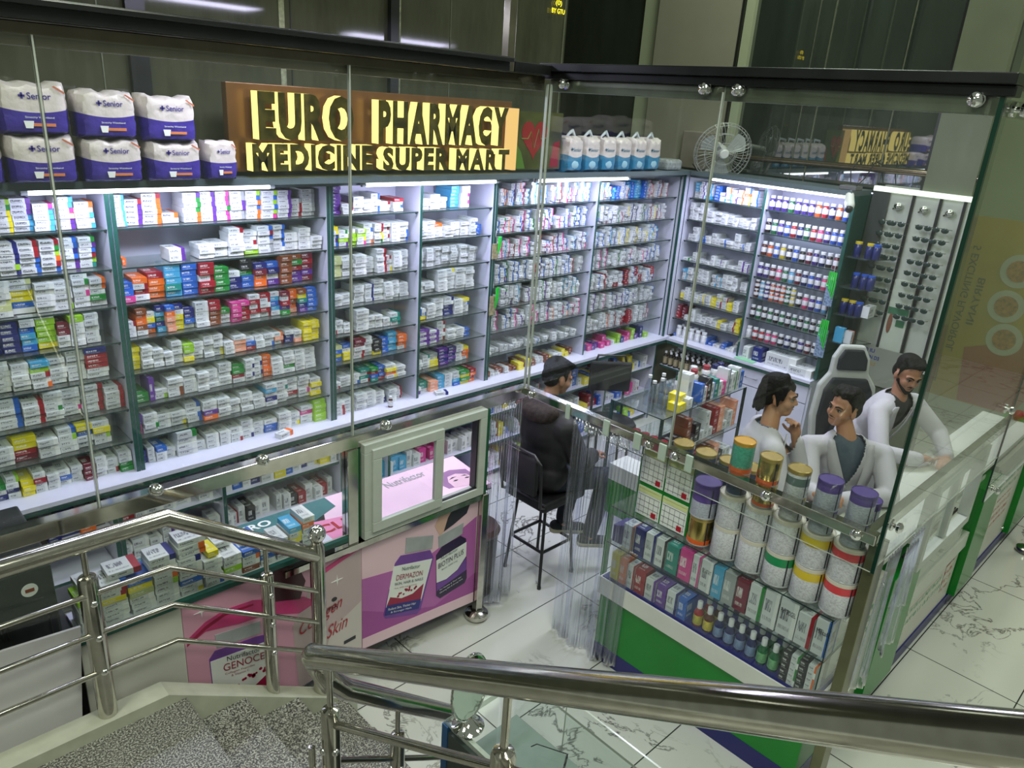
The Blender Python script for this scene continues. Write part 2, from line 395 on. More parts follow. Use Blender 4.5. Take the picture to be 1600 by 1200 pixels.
# ================================================================== setting
mb = MB(); mb.box(-3, 16, -5, 10, -0.06, 0); struct('floor', mb, FLOOR)
mb = MB(); mb.box(-3, 5.0, 4.64, 4.80, 0, 7.0); struct('wall_back', mb, DARKWALL)
mb = MB(); mb.box(6.95, 7.15, 1.85, 6.8, 0, 7.0); struct('wall_right', mb, DARKWALL2)
mb = MB(); mb.box(5.0, 6.95, 6.8, 6.95, 0, 7.0); struct('wall_far', mb, DARKWALL)
mb = MB(); mb.box(4.86, 5.0, 4.80, 6.8, 0, 7.0); struct('wall_recess', mb, DARKWALL)
PALE = plain('pale_green_render', srgb(158, 166, 136), 0.6, 0, 0.05, 3)
BEIGE = plain('beige_column_paint', srgb(136, 134, 116), 0.6, 0, 0.05, 3)
BLACKJ = plain('black_joint', (0.006, 0.007, 0.006), 0.4, noise=0)
mb = MB(); mb.box(12.2, 12.4, -4, 8, 0, 7); struct('wall_hall', mb, plain('pale_hall_wall', srgb(160, 172, 140), 0.6, 0, 0.06, 2))
n = 1
for (y0, y1, mt, d) in [(5.12, 5.32, PALE, 0.05), (4.18, 5.09, BEIGE, 0.12), (4.06, 4.15, PALE, 0.05), (1.86, 2.23, plain('dim_olive_paint', srgb(92, 98, 78), 0.5, 0, 0.08, 3), 0.10)]:
    mb = MB(); mb.box(6.95 - d, 6.95, y0, y1, 0, 7.0); struct('trim_%d' % n, mb, mt); n += 1
for y in (5.105, 4.165, 2.245):
    mb = MB(); mb.box(6.87, 6.95, y - 0.012, y + 0.012, 0, 7.0); struct('trim_%d' % n, mb, BLACKJ); n += 1
STRIP = plain('chipped_pale_strip', srgb(120, 124, 98), 0.5, 0, 0.4, 40)
JOINT = plain('pale_wall_joint', srgb(86, 90, 72), 0.4, 0, 0.2, 40)
for (y, w) in [(3.306, 0.006), (3.45, 0.003), (2.64, 0.005)]:
    mb = MB(); mb.box(6.944, 6.95, y - w, y + w, 0, 7.0); struct('trim_%d' % n, mb, JOINT); n += 1
for (x, w, mt, d) in [(2.46, 0.018, STRIP, 0.006), (2.52, 0.003, BLACKJ, 0.004), (3.27, 0.034, DARKBEAM, 0.04), (3.33, 0.008, STRIP, 0.01), (3.78, 0.003, JOINT, 0.004), (1.60, 0.05, DARKBEAM, 0.04), (1.42, 0.003, JOINT, 0.004), (4.97, 0.008, JOINT, 0.006)]:
    mb = MB(); mb.box(x - w, x + w, 4.64 - d, 4.64, 0, 7.0); struct('trim_%d' % n, mb, mt); n += 1
# small lit sign up on the dark wall
s = thing('neon_sign', 'small yellow glowing symbol and letters high on the dark wall', 'sign', (4.86, 4.62, 3.82))
YEL = emis('yellow_neon', (1.0, 0.8, 0.02), 3.0)
text('glowing_letters', 'BY GTU', (4.79, 4.615, 3.79), (1, 0, 0), (0, 0, 1), 0.15, 0.035, YEL, s)
text('glowing_symbol', '(0)', (4.83, 4.615, 3.84), (1, 0, 0), (0, 0, 1), 0.07, 0.045, YEL, s)

# ================================================================== glass enclosure
def beam(name, lab, boxes, mat, cat='beam'):
    mb = MB()
    for b in boxes: mb.box(*b)
    return tag(mb.build(name, mat, None, bevel=0.004), lab, cat)
beam('dark_beam', 'long black metal beam over the left glass wall', [(-1.2, 2.71, 2.86, 2.97, 3.24, 3.305), (-1.2, 2.71, 2.83, 2.86, 3.28, 3.30)], DARKBEAM)
beam('dark_beam', 'black metal beam over the right glass wall, ending at its front corner', [(3.02, 3.13, 0.78, 2.97, 3.262, 3.300), (2.76, 3.02, 2.88, 2.95, 3.24, 3.29), (3.045, 3.12, 0.78, 2.97, 3.225, 3.262)], DARKBEAM)
beam('steel_channel', 'brownish steel channel holding the top edge of the left glass wall', [(-1.2, 3.03, 2.93, 2.96, 3.165, 3.238)], plain('dull_steel', srgb(104, 98, 84), 0.25, 0.7, 0.15, 10), 'channel')
beam('steel_channel', 'grey steel channel behind the top edge of the right glass wall', [(3.07, 3.10, 0.86, 2.93, 3.165, 3.225)], plain('dull_steel_grey', srgb(112, 118, 104), 0.3, 0.6, 0.12, 10), 'channel')
beam('steel_channel', 'steel channel along the top of the side glass wall', [(3.07, 6.2, 0.85, 0.88, 3.165, 3.225)], _m['dull_steel_grey'], 'channel')
beam('dark_beam', 'black metal beam above the side glass wall running away', [(3.13, 6.3, 0.78, 0.86, 3.262, 3.300)], DARKBEAM)
beam('upper_post', 'slim metal post rising from the beam above the lit sign', [(2.71, 2.755, 2.88, 2.93, 3.24, 6.5)], plain('bronze_metal', srgb(96, 94, 76), 0.3, 0.6, 0.2, 12), 'post')
def pane(par, pts, mat=None):
    (x0, x1, y0, y1, z0, z1) = pts
    mb = MB()
    if (y1 - y0) < (x1 - x0): fm = {0: 1, 1: 1, 3: 1, 5: 1}
    else: fm = {0: 1, 1: 1, 2: 1, 4: 1}
    mb.box(x0, x1, y0, y1, z0, z1, 0, fm)
    return mb.build('pane', [mat or PANE, EDGEC], par)
EDGEC = plain('polished_glass_edge', srgb(170, 176, 168), 0.15, 0, 0.1, 10)
G = 0.008
gw = thing('glass_wall', 'clear glass wall along the left side, from the diaper packs to the inner corner', 'glass wall', (1.0, PL, 1.5))
for (x0, x1) in [(-1.2, 0.688), (0.700, 1.838), (1.850, 3.044)]: pane(gw, (x0, x1, PL, PL + G, 1.50, 3.20))
pane(gw, (0.1, 1.80, PL + 0.004, PL + 0.012, 0.96, 1.45))
for x in (0.694, 1.844): mb = MB(); mb.box(x - 0.003, x + 0.003, PL - 0.002, PL + G + 0.002, 1.50, 3.20); mb.build('joint', EDGEC, gw)
mb = MB(); mb.box(3.036, 3.042, PL - 0.004, PL + 0.012, 1.50, 3.20); mb.build('corner_joint', EDGEC, gw)
gw2 = thing('glass_wall', 'clear glass wall on the right, over the doorway and the tins', 'glass wall', (PR, 1.9, 1.5))
pane(gw2, (PR, PR + G, 1.890, 2.905, 1.50, 3.20)); pane(gw2, (PR, PR + G, 0.812, 1.878, 1.335, 3.245))
mb = MB(); mb.box(PR - 0.002, PR + G + 0.002, 1.881, 1.887, 1.50, 3.20); mb.build('joint', EDGEC, gw2)
mb = MB(); mb.box(PR - 0.004, PR + 0.010, 2.903, 2.909, 1.50, 3.20); mb.build('corner_joint', EDGEC, gw2)
gw3 = thing('glass_wall', 'clear greenish glass side wall with a dark green front edge, running away', 'glass wall', (4.5, PS, 1.4))
pane(gw3, (3.072, 4.84, PS - G, PS, 1.36, 3.235)); pane(gw3, (4.85, 6.1, PS - G, PS, 1.06, 3.2))
mb = MB(); mb.box(3.052, 3.070, PS - G - 0.004, PS + 0.004, 1.335, 3.245); mb.build('dark_green_edge', plain('dark_green_edge', srgb(12, 44, 34), 0.2), gw3)
mb = MB(); mb.box(4.84, 4.852, PS - G, PS, 1.06, 3.2); mb.build('joint', plain('dark_green_edge', (0, 0, 0)), gw3)
# rails
RAILTOP = plain('mirror_steel', (0.62, 0.60, 0.54), 0.10, 1.0, 0.08, 25)
def rail(lab, boxes): return beam('steel_rail', lab, boxes, RAILTOP, 'rail')
rail('wide mirror-steel rail along the foot of the left glass wall', [(-1.2, 3.04, 2.905, 2.965, 1.445, 1.515)])
rail('mirror-steel rail over the doorway and the tins on the right glass wall', [(3.030, 3.085, 0.83, 2.965, 1.468, 1.515)])
rail('steel rail along the foot of the side glass wall', [(3.085, 6.2, 0.86, 0.90, 1.44, 1.50)])
def bolt(loc, nrm, lab, group='bolts of the glass walls'):
    M = Vector(nrm).to_track_quat('Z', 'Y').to_matrix()
    t = thing('glass_bolt', lab, 'bolt', loc, group)
    a = MB(); a.lathe([(0.026, 0), (0.026, 0.008), (0.010, 0.010), (0.010, 0.022)], loc, 14, M=M); a.build('bolt_plate', CHROME, t, True)
    b = MB(); b.lathe([(0.012, 0.02), (0.022, 0.026), (0.024, 0.036), (0.014, 0.046), (0, 0.048)], loc, 14, M=M); b.build('bolt_head', CHROME, t, True)
for (y, z, l) in [(2.80, 3.205, 'round chrome bolt at the top inner corner of the right glass wall'), (1.967, 3.21, 'round chrome bolt left of the joint at the top of the right glass wall'),
                  (1.803, 3.21, 'round chrome bolt right of the joint at the top of the right glass wall'), (0.89, 3.212, 'round chrome bolt at the top front corner of the right glass wall'),
                  (2.847, 1.49, 'round chrome bolt on the door rail nearest the inner corner'), (1.992, 1.49, 'round chrome bolt on the rail left of the price lists'), (1.828, 1.49, 'round chrome bolt on the rail above the price lists'), (1.325, 1.49, 'round chrome bolt on the rail in front of the green-topped tins'), (0.908, 1.49, 'round chrome bolt at the rail front corner')]:
    bolt((PR, y, z), (-1, 0, 0), l)
for (x, z, l) in [(3.2, 3.19, 'round chrome bolt at the top of the side pane'), (3.12, 1.55, 'round chrome bolt low on the side pane'), (4.62, 1.72, 'round chrome bolt high on the far side pane'), (4.95, 1.12, 'round chrome bolt low on the far side pane')]:
    bolt((x, PS - G, z), (0, -1, 0), l)
for (x, l) in [(0.9, 'round chrome bolt on the left rail by the dark cupboard'), (1.36, 'round chrome bolt on the left rail near the kink of the handrail'), (2.02, 'round chrome bolt on the left rail above the sliding window')]:
    bolt((x, 2.905, 1.53), (0, -1, 0.3), l)
for (y, w) in [(2.55, 0.03), (2.27, 0.04), (2.06, 0.045), (1.90, 0.045), (1.74, 0.04)]:
    mb = MB(); mb.box(3.018, 3.030, y - w/2, y + w/2, 1.44, 1.53); tag(mb.build('rail_clip', plain('frosted_clip', srgb(170, 186, 172), 0.3), None, bevel=0.003), 'pale green clip on the door rail, %s' % {2.55: 'nearest the inner corner', 2.27: 'second from the inner corner', 2.06: 'just left of the right curtain edge', 1.90: 'beside the glass joint', 1.74: 'right of the glass joint'}[y], 'clip', 'clips on the door rail')
# corner posts of the left counter
mb = MB(); mb.box(1.80, 1.862, 2.895, 2.955, 0.86, 1.445); tag(mb.build('steel_post', RAILTOP, None, bevel=0.003), 'square mirror-steel post left of the sliding window', 'post')
t = thing('floor_stand', 'steel leg with round foot at the right end of the pink counter', 'leg', (2.74, 2.905, 0))
mb = MB(); mb.box(2.715, 2.765, 2.88, 2.925, 0.05, 0.90); mb.build('leg_tube', STEEL, t, bevel=0.004)
mb = MB(); mb.lathe([(0.062, 0), (0.075, 0.015), (0.075, 0.04), (0.045, 0.06), (0.03, 0.062)], (2.74, 2.905, 0), 20); mb.build('round_foot', STEEL, t, True)
mb = MB(); mb.box(2.71, 2.755, 2.90, 2.95, 0.885, 1.445); mb.box(1.862, 1.90, 2.915, 2.95, 0.885, 1.445); mb.box(1.862, 2.755, 2.915, 2.95, 0.885, 0.925)
tag(mb.build('window_surround', plain('green_surround', srgb(18, 84, 50), 0.4), None), 'green surround framing the grey sliding window', 'surround')
# sliding window
w = thing('sliding_window', 'grey aluminium sliding window over the pink counter', 'window', (1.9, PL, 0.92))
mb = MB()
x0, x1, z0, z1, b = 1.885, 2.712, 0.915, 1.462, 0.05
for q in [(x0, x1, z1 - b, z1), (x0, x1, z0, z0 + b), (x0, x0 + b, z0 + b, z1 - b), (x1 - b, x1, z0 + b, z1 - b)]: mb.box(q[0], q[1], 2.875, 2.935, q[2], q[3])
mb.build('outer_frame', ALU, w, bevel=0.003)
sash = MB(); sx0, sx1, sz0, sz1, sb = 1.925, 2.385, 0.955, 1.43, 0.055
for q in [(sx0, sx1, sz1 - sb, sz1), (sx0, sx1, sz0, sz0 + sb), (sx0, sx0 + sb, sz0 + sb, sz1 - sb), (sx1 - sb, sx1, sz0 + sb, sz1 - sb)]: sash.box(q[0], q[1], 2.858, 2.885, q[2], q[3])
so = sash.build('sash', ALU, w, bevel=0.003)
sg = MB(); sg.box(sx0 + sb, sx1 - sb, 2.868, 2.874, sz0 + sb, sz1 - sb); sg.build('sash_pane', CASEG, so)
tr = MB(); tr.box(2.385, 2.662, 2.885, 2.90, 0.965, 0.972); tr.box(2.645, 2.655, 2.885, 2.93, 0.97, 1.41); tr.box(2.385, 2.395, 2.89, 2.92, 0.97, 1.41); tr.box(1.93, 2.385, 2.905, 2.93, 0.965, 0.975)
tr.build('track', BLACKM, w)
# ------------------------------------------------------------------ pink counter panels (printed faces are flat prints)
c = thing('poster_counter', 'pink supplement poster counter front below the sliding window', 'counter', (1.9, PL, 0))
PINKP = plain('pale_pink_print', srgb(226, 192, 204), 0.3, 0, 0.03, 3); MAG = plain('magenta_print', srgb(178, 96, 168), 0.3, 0, 0.05, 3)
MAG2 = plain('deep_magenta_print', srgb(160, 72, 150), 0.3, 0, 0.04, 3); PINK1 = plain('pink_print', srgb(214, 158, 182), 0.3, 0, 0.06, 2)
GREYPINK = plain('grey_pink_print', srgb(190, 170, 172), 0.3, 0, 0.05, 2)
INK = plain('dark_ink', (0.02, 0.02, 0.03), 0.4, noise=0); WINK = plain('white_ink', (0.8, 0.8, 0.8), 0.4, noise=0)
WHITEPR = plain('white_print', srgb(225, 228, 225), 0.3, 0, 0.02, 3); SILV = plain('silver_print', srgb(160, 165, 168), 0.3, 0, 0.15, 9)
CRIM = plain('crimson_print', srgb(150, 20, 62), 0.35, 0, 0.1, 9); PURP = plain('purple_print', srgb(110, 62, 150), 0.3, 0, 0.1, 9); NAVYP = plain('navy_print', srgb(34, 38, 120), 0.35, 0, 0.05, 9)
def quadpanel(x0, x1, za0, za1, zb0, zb1): return [(x0, za0), (x1, zb0), (x1, zb1), (x0, za1)]
mb = MB(); mb.prism(quadpanel(1.89, 2.712, 0.19, 0.885, 0.125, 0.90), fl, -0.03, 0.0, 0); mb.build('pink_panel', PINKP, c)
mb = MB(); mb.prism(quadpanel(0.955, 1.888, 0.10, 0.93, 0.19, 0.885), fl, -0.03, 0.0, 0); mb.build('collagen_panel', PINK1, c)
mb = MB(); mb.prism([(0.55, 0.10), (0.953, 0.10), (0.953, 0.935), (0.55, 0.935)], fl, -0.03, 0.0, 0); mb.build('white_panel', plain('white_board', srgb(206, 206, 196), 0.4, 0, 0.04, 3), c)
mb = MB(); mb.box(0.55, 1.80, 2.895, 2.93, 0.932, 0.958); mb.build('green_edge_strip', GREENEDGE, c)
mb = MB(); mb.box(1.44, 2.71, 2.885, 2.925, 0.872, 0.905); mb.build('steel_edge', RAILTOP, c)
mb = MB(); mb.box(0.4, 2.70, 2.95, 3.16, 0.12, 0.74); mb.build('counter_body', plain('dark_board', srgb(48, 44, 44), 0.5), c)
def flat(name, poly, lay, mat, par=c, fn=fl):
    mb = MB(); mb.prism(poly, fn, 0.0002, 0.0006 * lay + 0.0006, 0); return mb.build(name, mat, par)
flat('purple_field', [(1.891, 0.653), (2.271, 0.597), (2.45, 0.65), (2.705, 0.75), (2.71, 0.128), (1.891, 0.195)], 1, MAG)
flat('purple_wave', [(1.891, 0.45), (2.1, 0.34), (2.4, 0.24), (2.71, 0.34), (2.71, 0.2), (1.891, 0.26)], 2, MAG2)
flat('pale_border', [(1.891, 0.195), (2.71, 0.128), (2.71, 0.2), (1.891, 0.262)], 3, PINKP)
flat('dark_hair', [(2.448, 0.739), (2.475, 0.82), (2.53, 0.895), (2.66, 0.895), (2.62, 0.80), (2.52, 0.76)], 3, INK)
flat('model_skin', [(2.42, 0.72), (2.448, 0.739), (2.475, 0.82), (2.53, 0.893), (2.43, 0.886), (2.38, 0.80)], 2, plain('skin_print', srgb(206, 168, 150), 0.4))
b1 = flat('printed_bottle', [(2.142, 0.70), (2.352, 0.652), (2.378, 0.592), (2.292, 0.271), (2.266, 0.251), (2.042, 0.325), (2.030, 0.353), (2.105, 0.664)], 5, PURP)
flat('printed_cap', [(2.179, 0.801), (2.37, 0.745), (2.365, 0.66), (2.172, 0.705)], 6, SILV)
flat('printed_label', [(2.097, 0.650), (2.366, 0.590), (2.292, 0.33), (2.045, 0.40)], 7, WHITEPR)
flat('crimson_band', [(2.073, 0.457), (2.15, 0.415), (2.23, 0.41), (2.308, 0.445), (2.289, 0.345), (2.050, 0.411)], 8, CRIM)
flat('navy_band', [(2.05, 0.411), (2.292, 0.345), (2.276, 0.285), (2.038, 0.349)], 9, NAVYP)
def sl(a, b): return Vector((b[0] - a[0], 0, b[1] - a[1])).normalized()
d1 = sl((2.117, 0.572), (2.286, 0.531)); up1 = Vector((0.12, 0, 1)).normalized()
def ptx(nm, s, x, z, w, h, mat, lay=11, U=d1, V=up1): return text(nm, s, (x, PL - 0.0006 * lay - 0.001, z), U, V, w, h, mat, c)
ptx('bottle_lettering', 'DERMAZON', 2.110, 0.553, 0.19, 0.034, CRIM); ptx('bottle_lettering', 'SKIN, HAIR & NAILS', 2.100, 0.520, 0.205, 0.020, INK); ptx('bottle_lettering', 'Fast, 5000 mcg gummies', 2.100, 0.497, 0.16, 0.011, CRIM)
ptx('bottle_lettering', 'Nutrifactor', 2.150, 0.600, 0.13, 0.024, plain('green_ink', srgb(20, 70, 50), 0.4, noise=0)); ptx('bottle_lettering', 'Radiant Skin, Thicker Hair', 2.058, 0.372, 0.20, 0.018, WINK); ptx('bottle_lettering', '& Stronger Nails', 2.075, 0.345, 0.15, 0.015, WINK)
for k in range(11):
    x, z = 2.13 + 0.012 * k + R_.uniform(-.008, .008), 0.438 + R_.uniform(-0.004, 0.032)
    r = R_.uniform(0.006, 0.010); flat('crimson_dot', [(x + r * math.cos(a * PI / 4), z + r * math.sin(a * PI / 4)) for a in range(8)], 9, CRIM)
flat('printed_bottle', [(2.396, 0.597), (2.438, 0.64), (2.580, 0.66), (2.624, 0.625), (2.646, 0.335), (2.63, 0.305), (2.437, 0.280), (2.409, 0.31)], 5, plain('black_purple_print', srgb(40, 22, 60), 0.3, 0, .1, 9))
flat('printed_cap', [(2.408, 0.722), (2.597, 0.745), (2.592, 0.67), (2.416, 0.640)], 6, SILV)
flat('printed_label', [(2.398, 0.563), (2.628, 0.60), (2.63, 0.50), (2.565, 0.43), (2.48, 0.40), (2.406, 0.405)], 7, WHITEPR)
flat('purple_band', [(2.406, 0.40), (2.48, 0.395), (2.565, 0.425), (2.63, 0.49), (2.64, 0.40), (2.41, 0.345)], 7, PURP)
d2 = sl((2.417, 0.53), (2.60, 0.555))
ptx('bottle_lettering', 'BIOTIN PLUS', 2.412, 0.500, 0.195, 0.036, INK, 11, d2, (0, 0, 1)); ptx('bottle_lettering', 'Nutrifactor', 2.43, 0.555, 0.13, 0.02, plain('green_ink', (0, 0, 0)), 11, d2, (0, 0, 1)); ptx('bottle_lettering', 'Biotin 5000 mcg', 2.44, 0.475, 0.12, 0.014, INK, 11, d2, (0, 0, 1))
ptx('bottle_lettering', 'For Healthy & Thick Hair', 2.43, 0.337, 0.17, 0.012, WINK, 11, d2, (0, 0, 1)); ptx('bottle_lettering', 'Glowing Skin & Strong Nails', 2.43, 0.316, 0.18, 0.012, WINK, 11, d2, (0, 0, 1))
# collagen panel art
flat('grey_print_field', [(1.5, 0.147), (1.885, 0.19), (1.885, 0.84), (1.62, 0.80), (1.48, 0.55)], 1, GREYPINK)
flat('white_glow', [(1.62, 0.17), (1.885, 0.19), (1.885, 0.52), (1.70, 0.42)], 2, plain('glow_print', srgb(205, 196, 192), 0.3, 0, 0.03, 2))
flat('crimson_swoosh', [(0.966, 0.736), (1.051, 0.79), (1.142, 0.815), (1.283, 0.804), (1.549, 0.700), (1.62, 0.64), (1.52, 0.615), (1.35, 0.69), (1.215, 0.705), (1.05, 0.74), (0.963, 0.70)], 3, plain('swoosh_print', srgb(196, 60, 120), 0.3, 0, .25, 6))
flat('crimson_swoosh', [(0.966, 0.716), (1.051, 0.77), (1.142, 0.80), (1.283, 0.785), (1.283, 0.775), (1.142, 0.782), (1.051, 0.75), (0.963, 0.70)], 4, CRIM)
flat('crimson_swoosh', [(1.60, 0.80), (1.75, 0.84), (1.885, 0.875), (1.885, 0.855), (1.75, 0.815), (1.62, 0.775)], 4, plain('swoosh_print', (0, 0, 0)))
flat('dark_red_hair', [(1.35, 0.90), (1.402, 0.93), (1.52, 0.90), (1.559, 0.793), (1.525, 0.700), (1.38, 0.75)], 5, plain('dark_red_print', srgb(62, 14, 26), 0.3, 0, .3, 6))
for (x, z, r) in [(1.04, 0.855, 0.035), (1.739, 0.716, 0.035)]:
    flat('printed_sparkle', [(x + (r if k % 2 == 0 else r * 0.14) * math.cos(k * PI / 4), z + (r if k % 2 == 0 else r * 0.14) * math.sin(k * PI / 4)) for k in range(8)], 5, WINK)
flat('printed_bottle', [(1.055, 0.578), (1.085, 0.612), (1.285, 0.590), (1.345, 0.575), (1.365, 0.530), (1.365, 0.20), (1.062, 0.20)], 5, PURP)
flat('printed_cap', [(1.090, 0.70), (1.310, 0.672), (1.312, 0.60), (1.094, 0.625)], 6, SILV)
flat('printed_label', [(1.058, 0.565), (1.363, 0.535), (1.363, 0.27), (1.062, 0.30)], 7, WHITEPR)
flat('crimson_band', [(1.062, 0.36), (1.15, 0.30), (1.25, 0.30), (1.363, 0.36), (1.363, 0.2), (1.062, 0.2)], 8, CRIM)
d3 = Vector((1, 0, -0.17)).normalized()
ptx('bottle_lettering', 'GENOCEL', 1.115, 0.478, 0.235, 0.042, CRIM, 11, d3, (0, 0, 1)); ptx('bottle_lettering', 'Nutrifactor', 1.135, 0.527, 0.17, 0.028, INK, 11, d3, (0, 0, 1)); ptx('bottle_lettering', 'Collagen Peptides', 1.12, 0.452, 0.15, 0.014, CRIM, 11, d3, (0, 0, 1)); ptx('bottle_lettering', '& Vitamin C', 1.15, 0.43, 0.09, 0.012, CRIM, 11, d3, (0, 0, 1))
for k in range(12):
    x, z = 1.19 + 0.013 * k + R_.uniform(-.01, .01), 0.375 + R_.uniform(-0.02, 0.03)
    r = R_.uniform(0.006, 0.011); flat('crimson_dot', [(x + r * math.cos(a * PI / 4), z + r * math.sin(a * PI / 4)) for a in range(8)], 9, CRIM)
d4 = sl((1.505, 0.47), (1.79, 0.40))
sk = Vector((0.25, 0, 1)).normalized()
CR2 = plain('red_script', srgb(170, 24, 44), 0.4, noise=0)
ptx('script_lettering', 'Collagen', 1.500, 0.450, 0.26, 0.105, CR2, 6, sl((1.5, 0.45), (1.74, 0.515)), sk); ptx('script_lettering', 'Skin', 1.665, 0.375, 0.125, 0.085, CR2, 6, sl((1.66, 0.36), (1.79, 0.385)), sk)
ptx('small_lettering', 'SUPER', 1.640, 0.545, 0.10, 0.028, INK, 6, (1, 0, 0.02), (0, 0, 1))
flat('small_dark_tag', [(1.773, 0.308), (1.846, 0.312), (1.846, 0.292), (1.773, 0.288)], 6, INK)
flat('berry_print', [(1.72 + 0.016 * math.cos(a * PI / 5), 0.607 + 0.012 * math.sin(a * PI / 5)) for a in range(10)], 6, INK)
# whiteboard leaning, printer cupboard
mb = MB(); mb.prism([(0.295, 1.07), (0.553, 1.05), (0.49, 0.56), (0.05, 0.50), (0.05, 1.05)], lambda u, v, d: (u, 2.83 - d + (0.04 if v > 0.8 else 0), v), 0, 0.012)
tag(mb.build('blank_board', plain('blank_grey_board', srgb(196, 194, 196), 0.5, 0, 0.03, 4), None), 'blank white board leaning behind the left stair railing', 'board')
# printed table inside
t = thing('poster_table', 'pink and teal poster-topped table behind the sliding window', 'table', (2, 3.3, 0.8))
mb = MB(); mb.prism([(0.7, 3.14), (3.0, 3.108), (3.055, 3.567), (1.2, 3.59), (0.7, 3.6)], lambda u, v, d: (u, v, d), 0.755, 0.795); mb.build('table_top', plain('black_edge', (0.01, 0.01, 0.012), 0.4), t)
def ft(name, poly, lay, mat): 
    mb = MB(); mb.prism(poly, lambda u, v, d: (u, v, d), 0.7952, 0.7956 + 0.0006 * lay); return mb.build(name, mat, t)
ft('pink_print', [(1.83, 3.14), (2.995, 3.112), (3.05, 3.56), (2.04, 3.58)], 1, plain('pink_top_print', srgb(236, 200, 220), 0.3, 0, 0.05, 2))
ft('magenta_print', [(1.72, 3.14), (2.2, 3.13), (2.15, 3.30), (1.86, 3.37)], 2, plain('hot_pink_print', srgb(226, 140, 180), 0.3, 0, 0.05, 2))
ft('teal_print', [(0.9, 3.34), (1.86, 3.37), (2.06, 3.45), (2.06, 3.578), (0.9, 3.595)], 2, plain('teal_print', srgb(66, 112, 116), 0.35, 0, 0.1, 4))
TU = Vector((1, 0.0, 0)); TV = Vector((0, 1, 0))
def tt(s, x, y, w, h, mat, bold=0.0): return text('table_lettering', s, (x, y, 0.799), TU, TV, w, h, mat, t, bold=bold)
tt('EURO', 1.44, 3.485, 0.24, 0.065, WINK, 0.03); tt('CLE', 1.60, 3.375, 0.21, 0.075, WINK, 0.03); tt('CLE', 1.84, 3.22, 0.22, 0.09, CR2, 0.02)
tt('Nutrifactor', 2.43, 3.44, 0.30, 0.075, SILV); 
ft('face_print', [(2.731, 3.212), (2.72, 3.29), (2.786, 3.40), (2.89, 3.41), (2.99, 3.36), (2.98, 3.25), (2.88, 3.19)], 3, plain('mauve_print', srgb(150, 112, 150), 0.4))
ft('face_skin', [(2.77, 3.20), (2.78, 3.28), (2.82, 3.34), (2.89, 3.345), (2.95, 3.30), (2.95, 3.22), (2.88, 3.17)], 4, plain('face_print_skin', srgb(226, 190, 204), 0.4))
ft('brow_print', [(2.80, 3.30), (2.84, 3.318), (2.87, 3.31), (2.84, 3.305)], 5, INK); ft('brow_print', [(2.90, 3.30), (2.93, 3.30), (2.945, 3.28), (2.92, 3.29)], 5, INK); ft('eye_print', [(2.81, 3.27), (2.835, 3.28), (2.855, 3.27), (2.835, 3.262)], 5, INK); ft('eye_print', [(2.90, 3.262), (2.92, 3.27), (2.94, 3.258), (2.92, 3.25)], 5, INK)
for x in (1.0, 2.9):
    for y in (3.2, 3.5):
        mb = MB(); mb.box(x - .02, x + .02, y - .02, y + .02, 0, 0.756); mb.build('leg', BLACKM, t)
# dark printer cupboard at far left
k = thing('dark_microwave', 'dark grey appliance with a vent and round sticker behind the left rail', 'appliance', (0.1, 3.1, 0.94))
mb = MB(); mb.box(-0.5, 0.505, 2.935, 3.42, 0.94, 1.36); mb.build('body', plain('black_plastic', srgb(28, 30, 34), 0.4), k, bevel=0.01)
mb = MB(); mb.box(-0.5, 0.500, 2.926, 2.934, 1.145, 1.325); mb.build('upper_panel', plain('slate_plastic', srgb(52, 62, 60), 0.35), k)
mb = MB()
for i in range(26): mb.box(-0.1 + i * 0.017, -0.092 + i * 0.017, 2.924, 2.934, 1.06, 1.12)
mb.tube([(-0.3, 2.93, 1.125), (0.44, 2.93, 1.125), (0.47, 2.93, 1.10), (0.47, 2.93, 0.99), (0.42, 2.93, 0.97), (-0.3, 2.93, 0.97)], 0.004, 6)
mb.build('vent', plain('vent_black', srgb(14, 15, 16), 0.5), k)
mb = MB(); mb.lathe([(0.028, 0), (0.028, 0.002)], (0.42, 2.926, 1.245), 20, M=Matrix.Rotation(PI / 2, 3, 'X')); mb.build('round_sticker', WHITEPR, k)
mb = MB(); mb.box(0.405, 0.435, 2.9225, 2.9235, 1.238, 1.252); mb.build('sticker_mark', plain('rust_ink', srgb(130, 60, 30), 0.5), k)
mb = MB(); mb.box(-0.6, 0.56, 2.93, 3.45, 0.0, 0.93); tag(mb.build('dark_cabinet', plain('near_black', (0.008, 0.008, 0.01), 0.5), None), 'dark low cabinet carrying the appliance at the left edge', 'cabinet')
mb = MB(); mb.box(0.56, 1.74, 2.93, 3.13, 0.90, 0.945); tag(mb.build('counter_ledge', WHITELAM, None), 'narrow white ledge behind the left glass carrying medicine boxes', 'shelf')
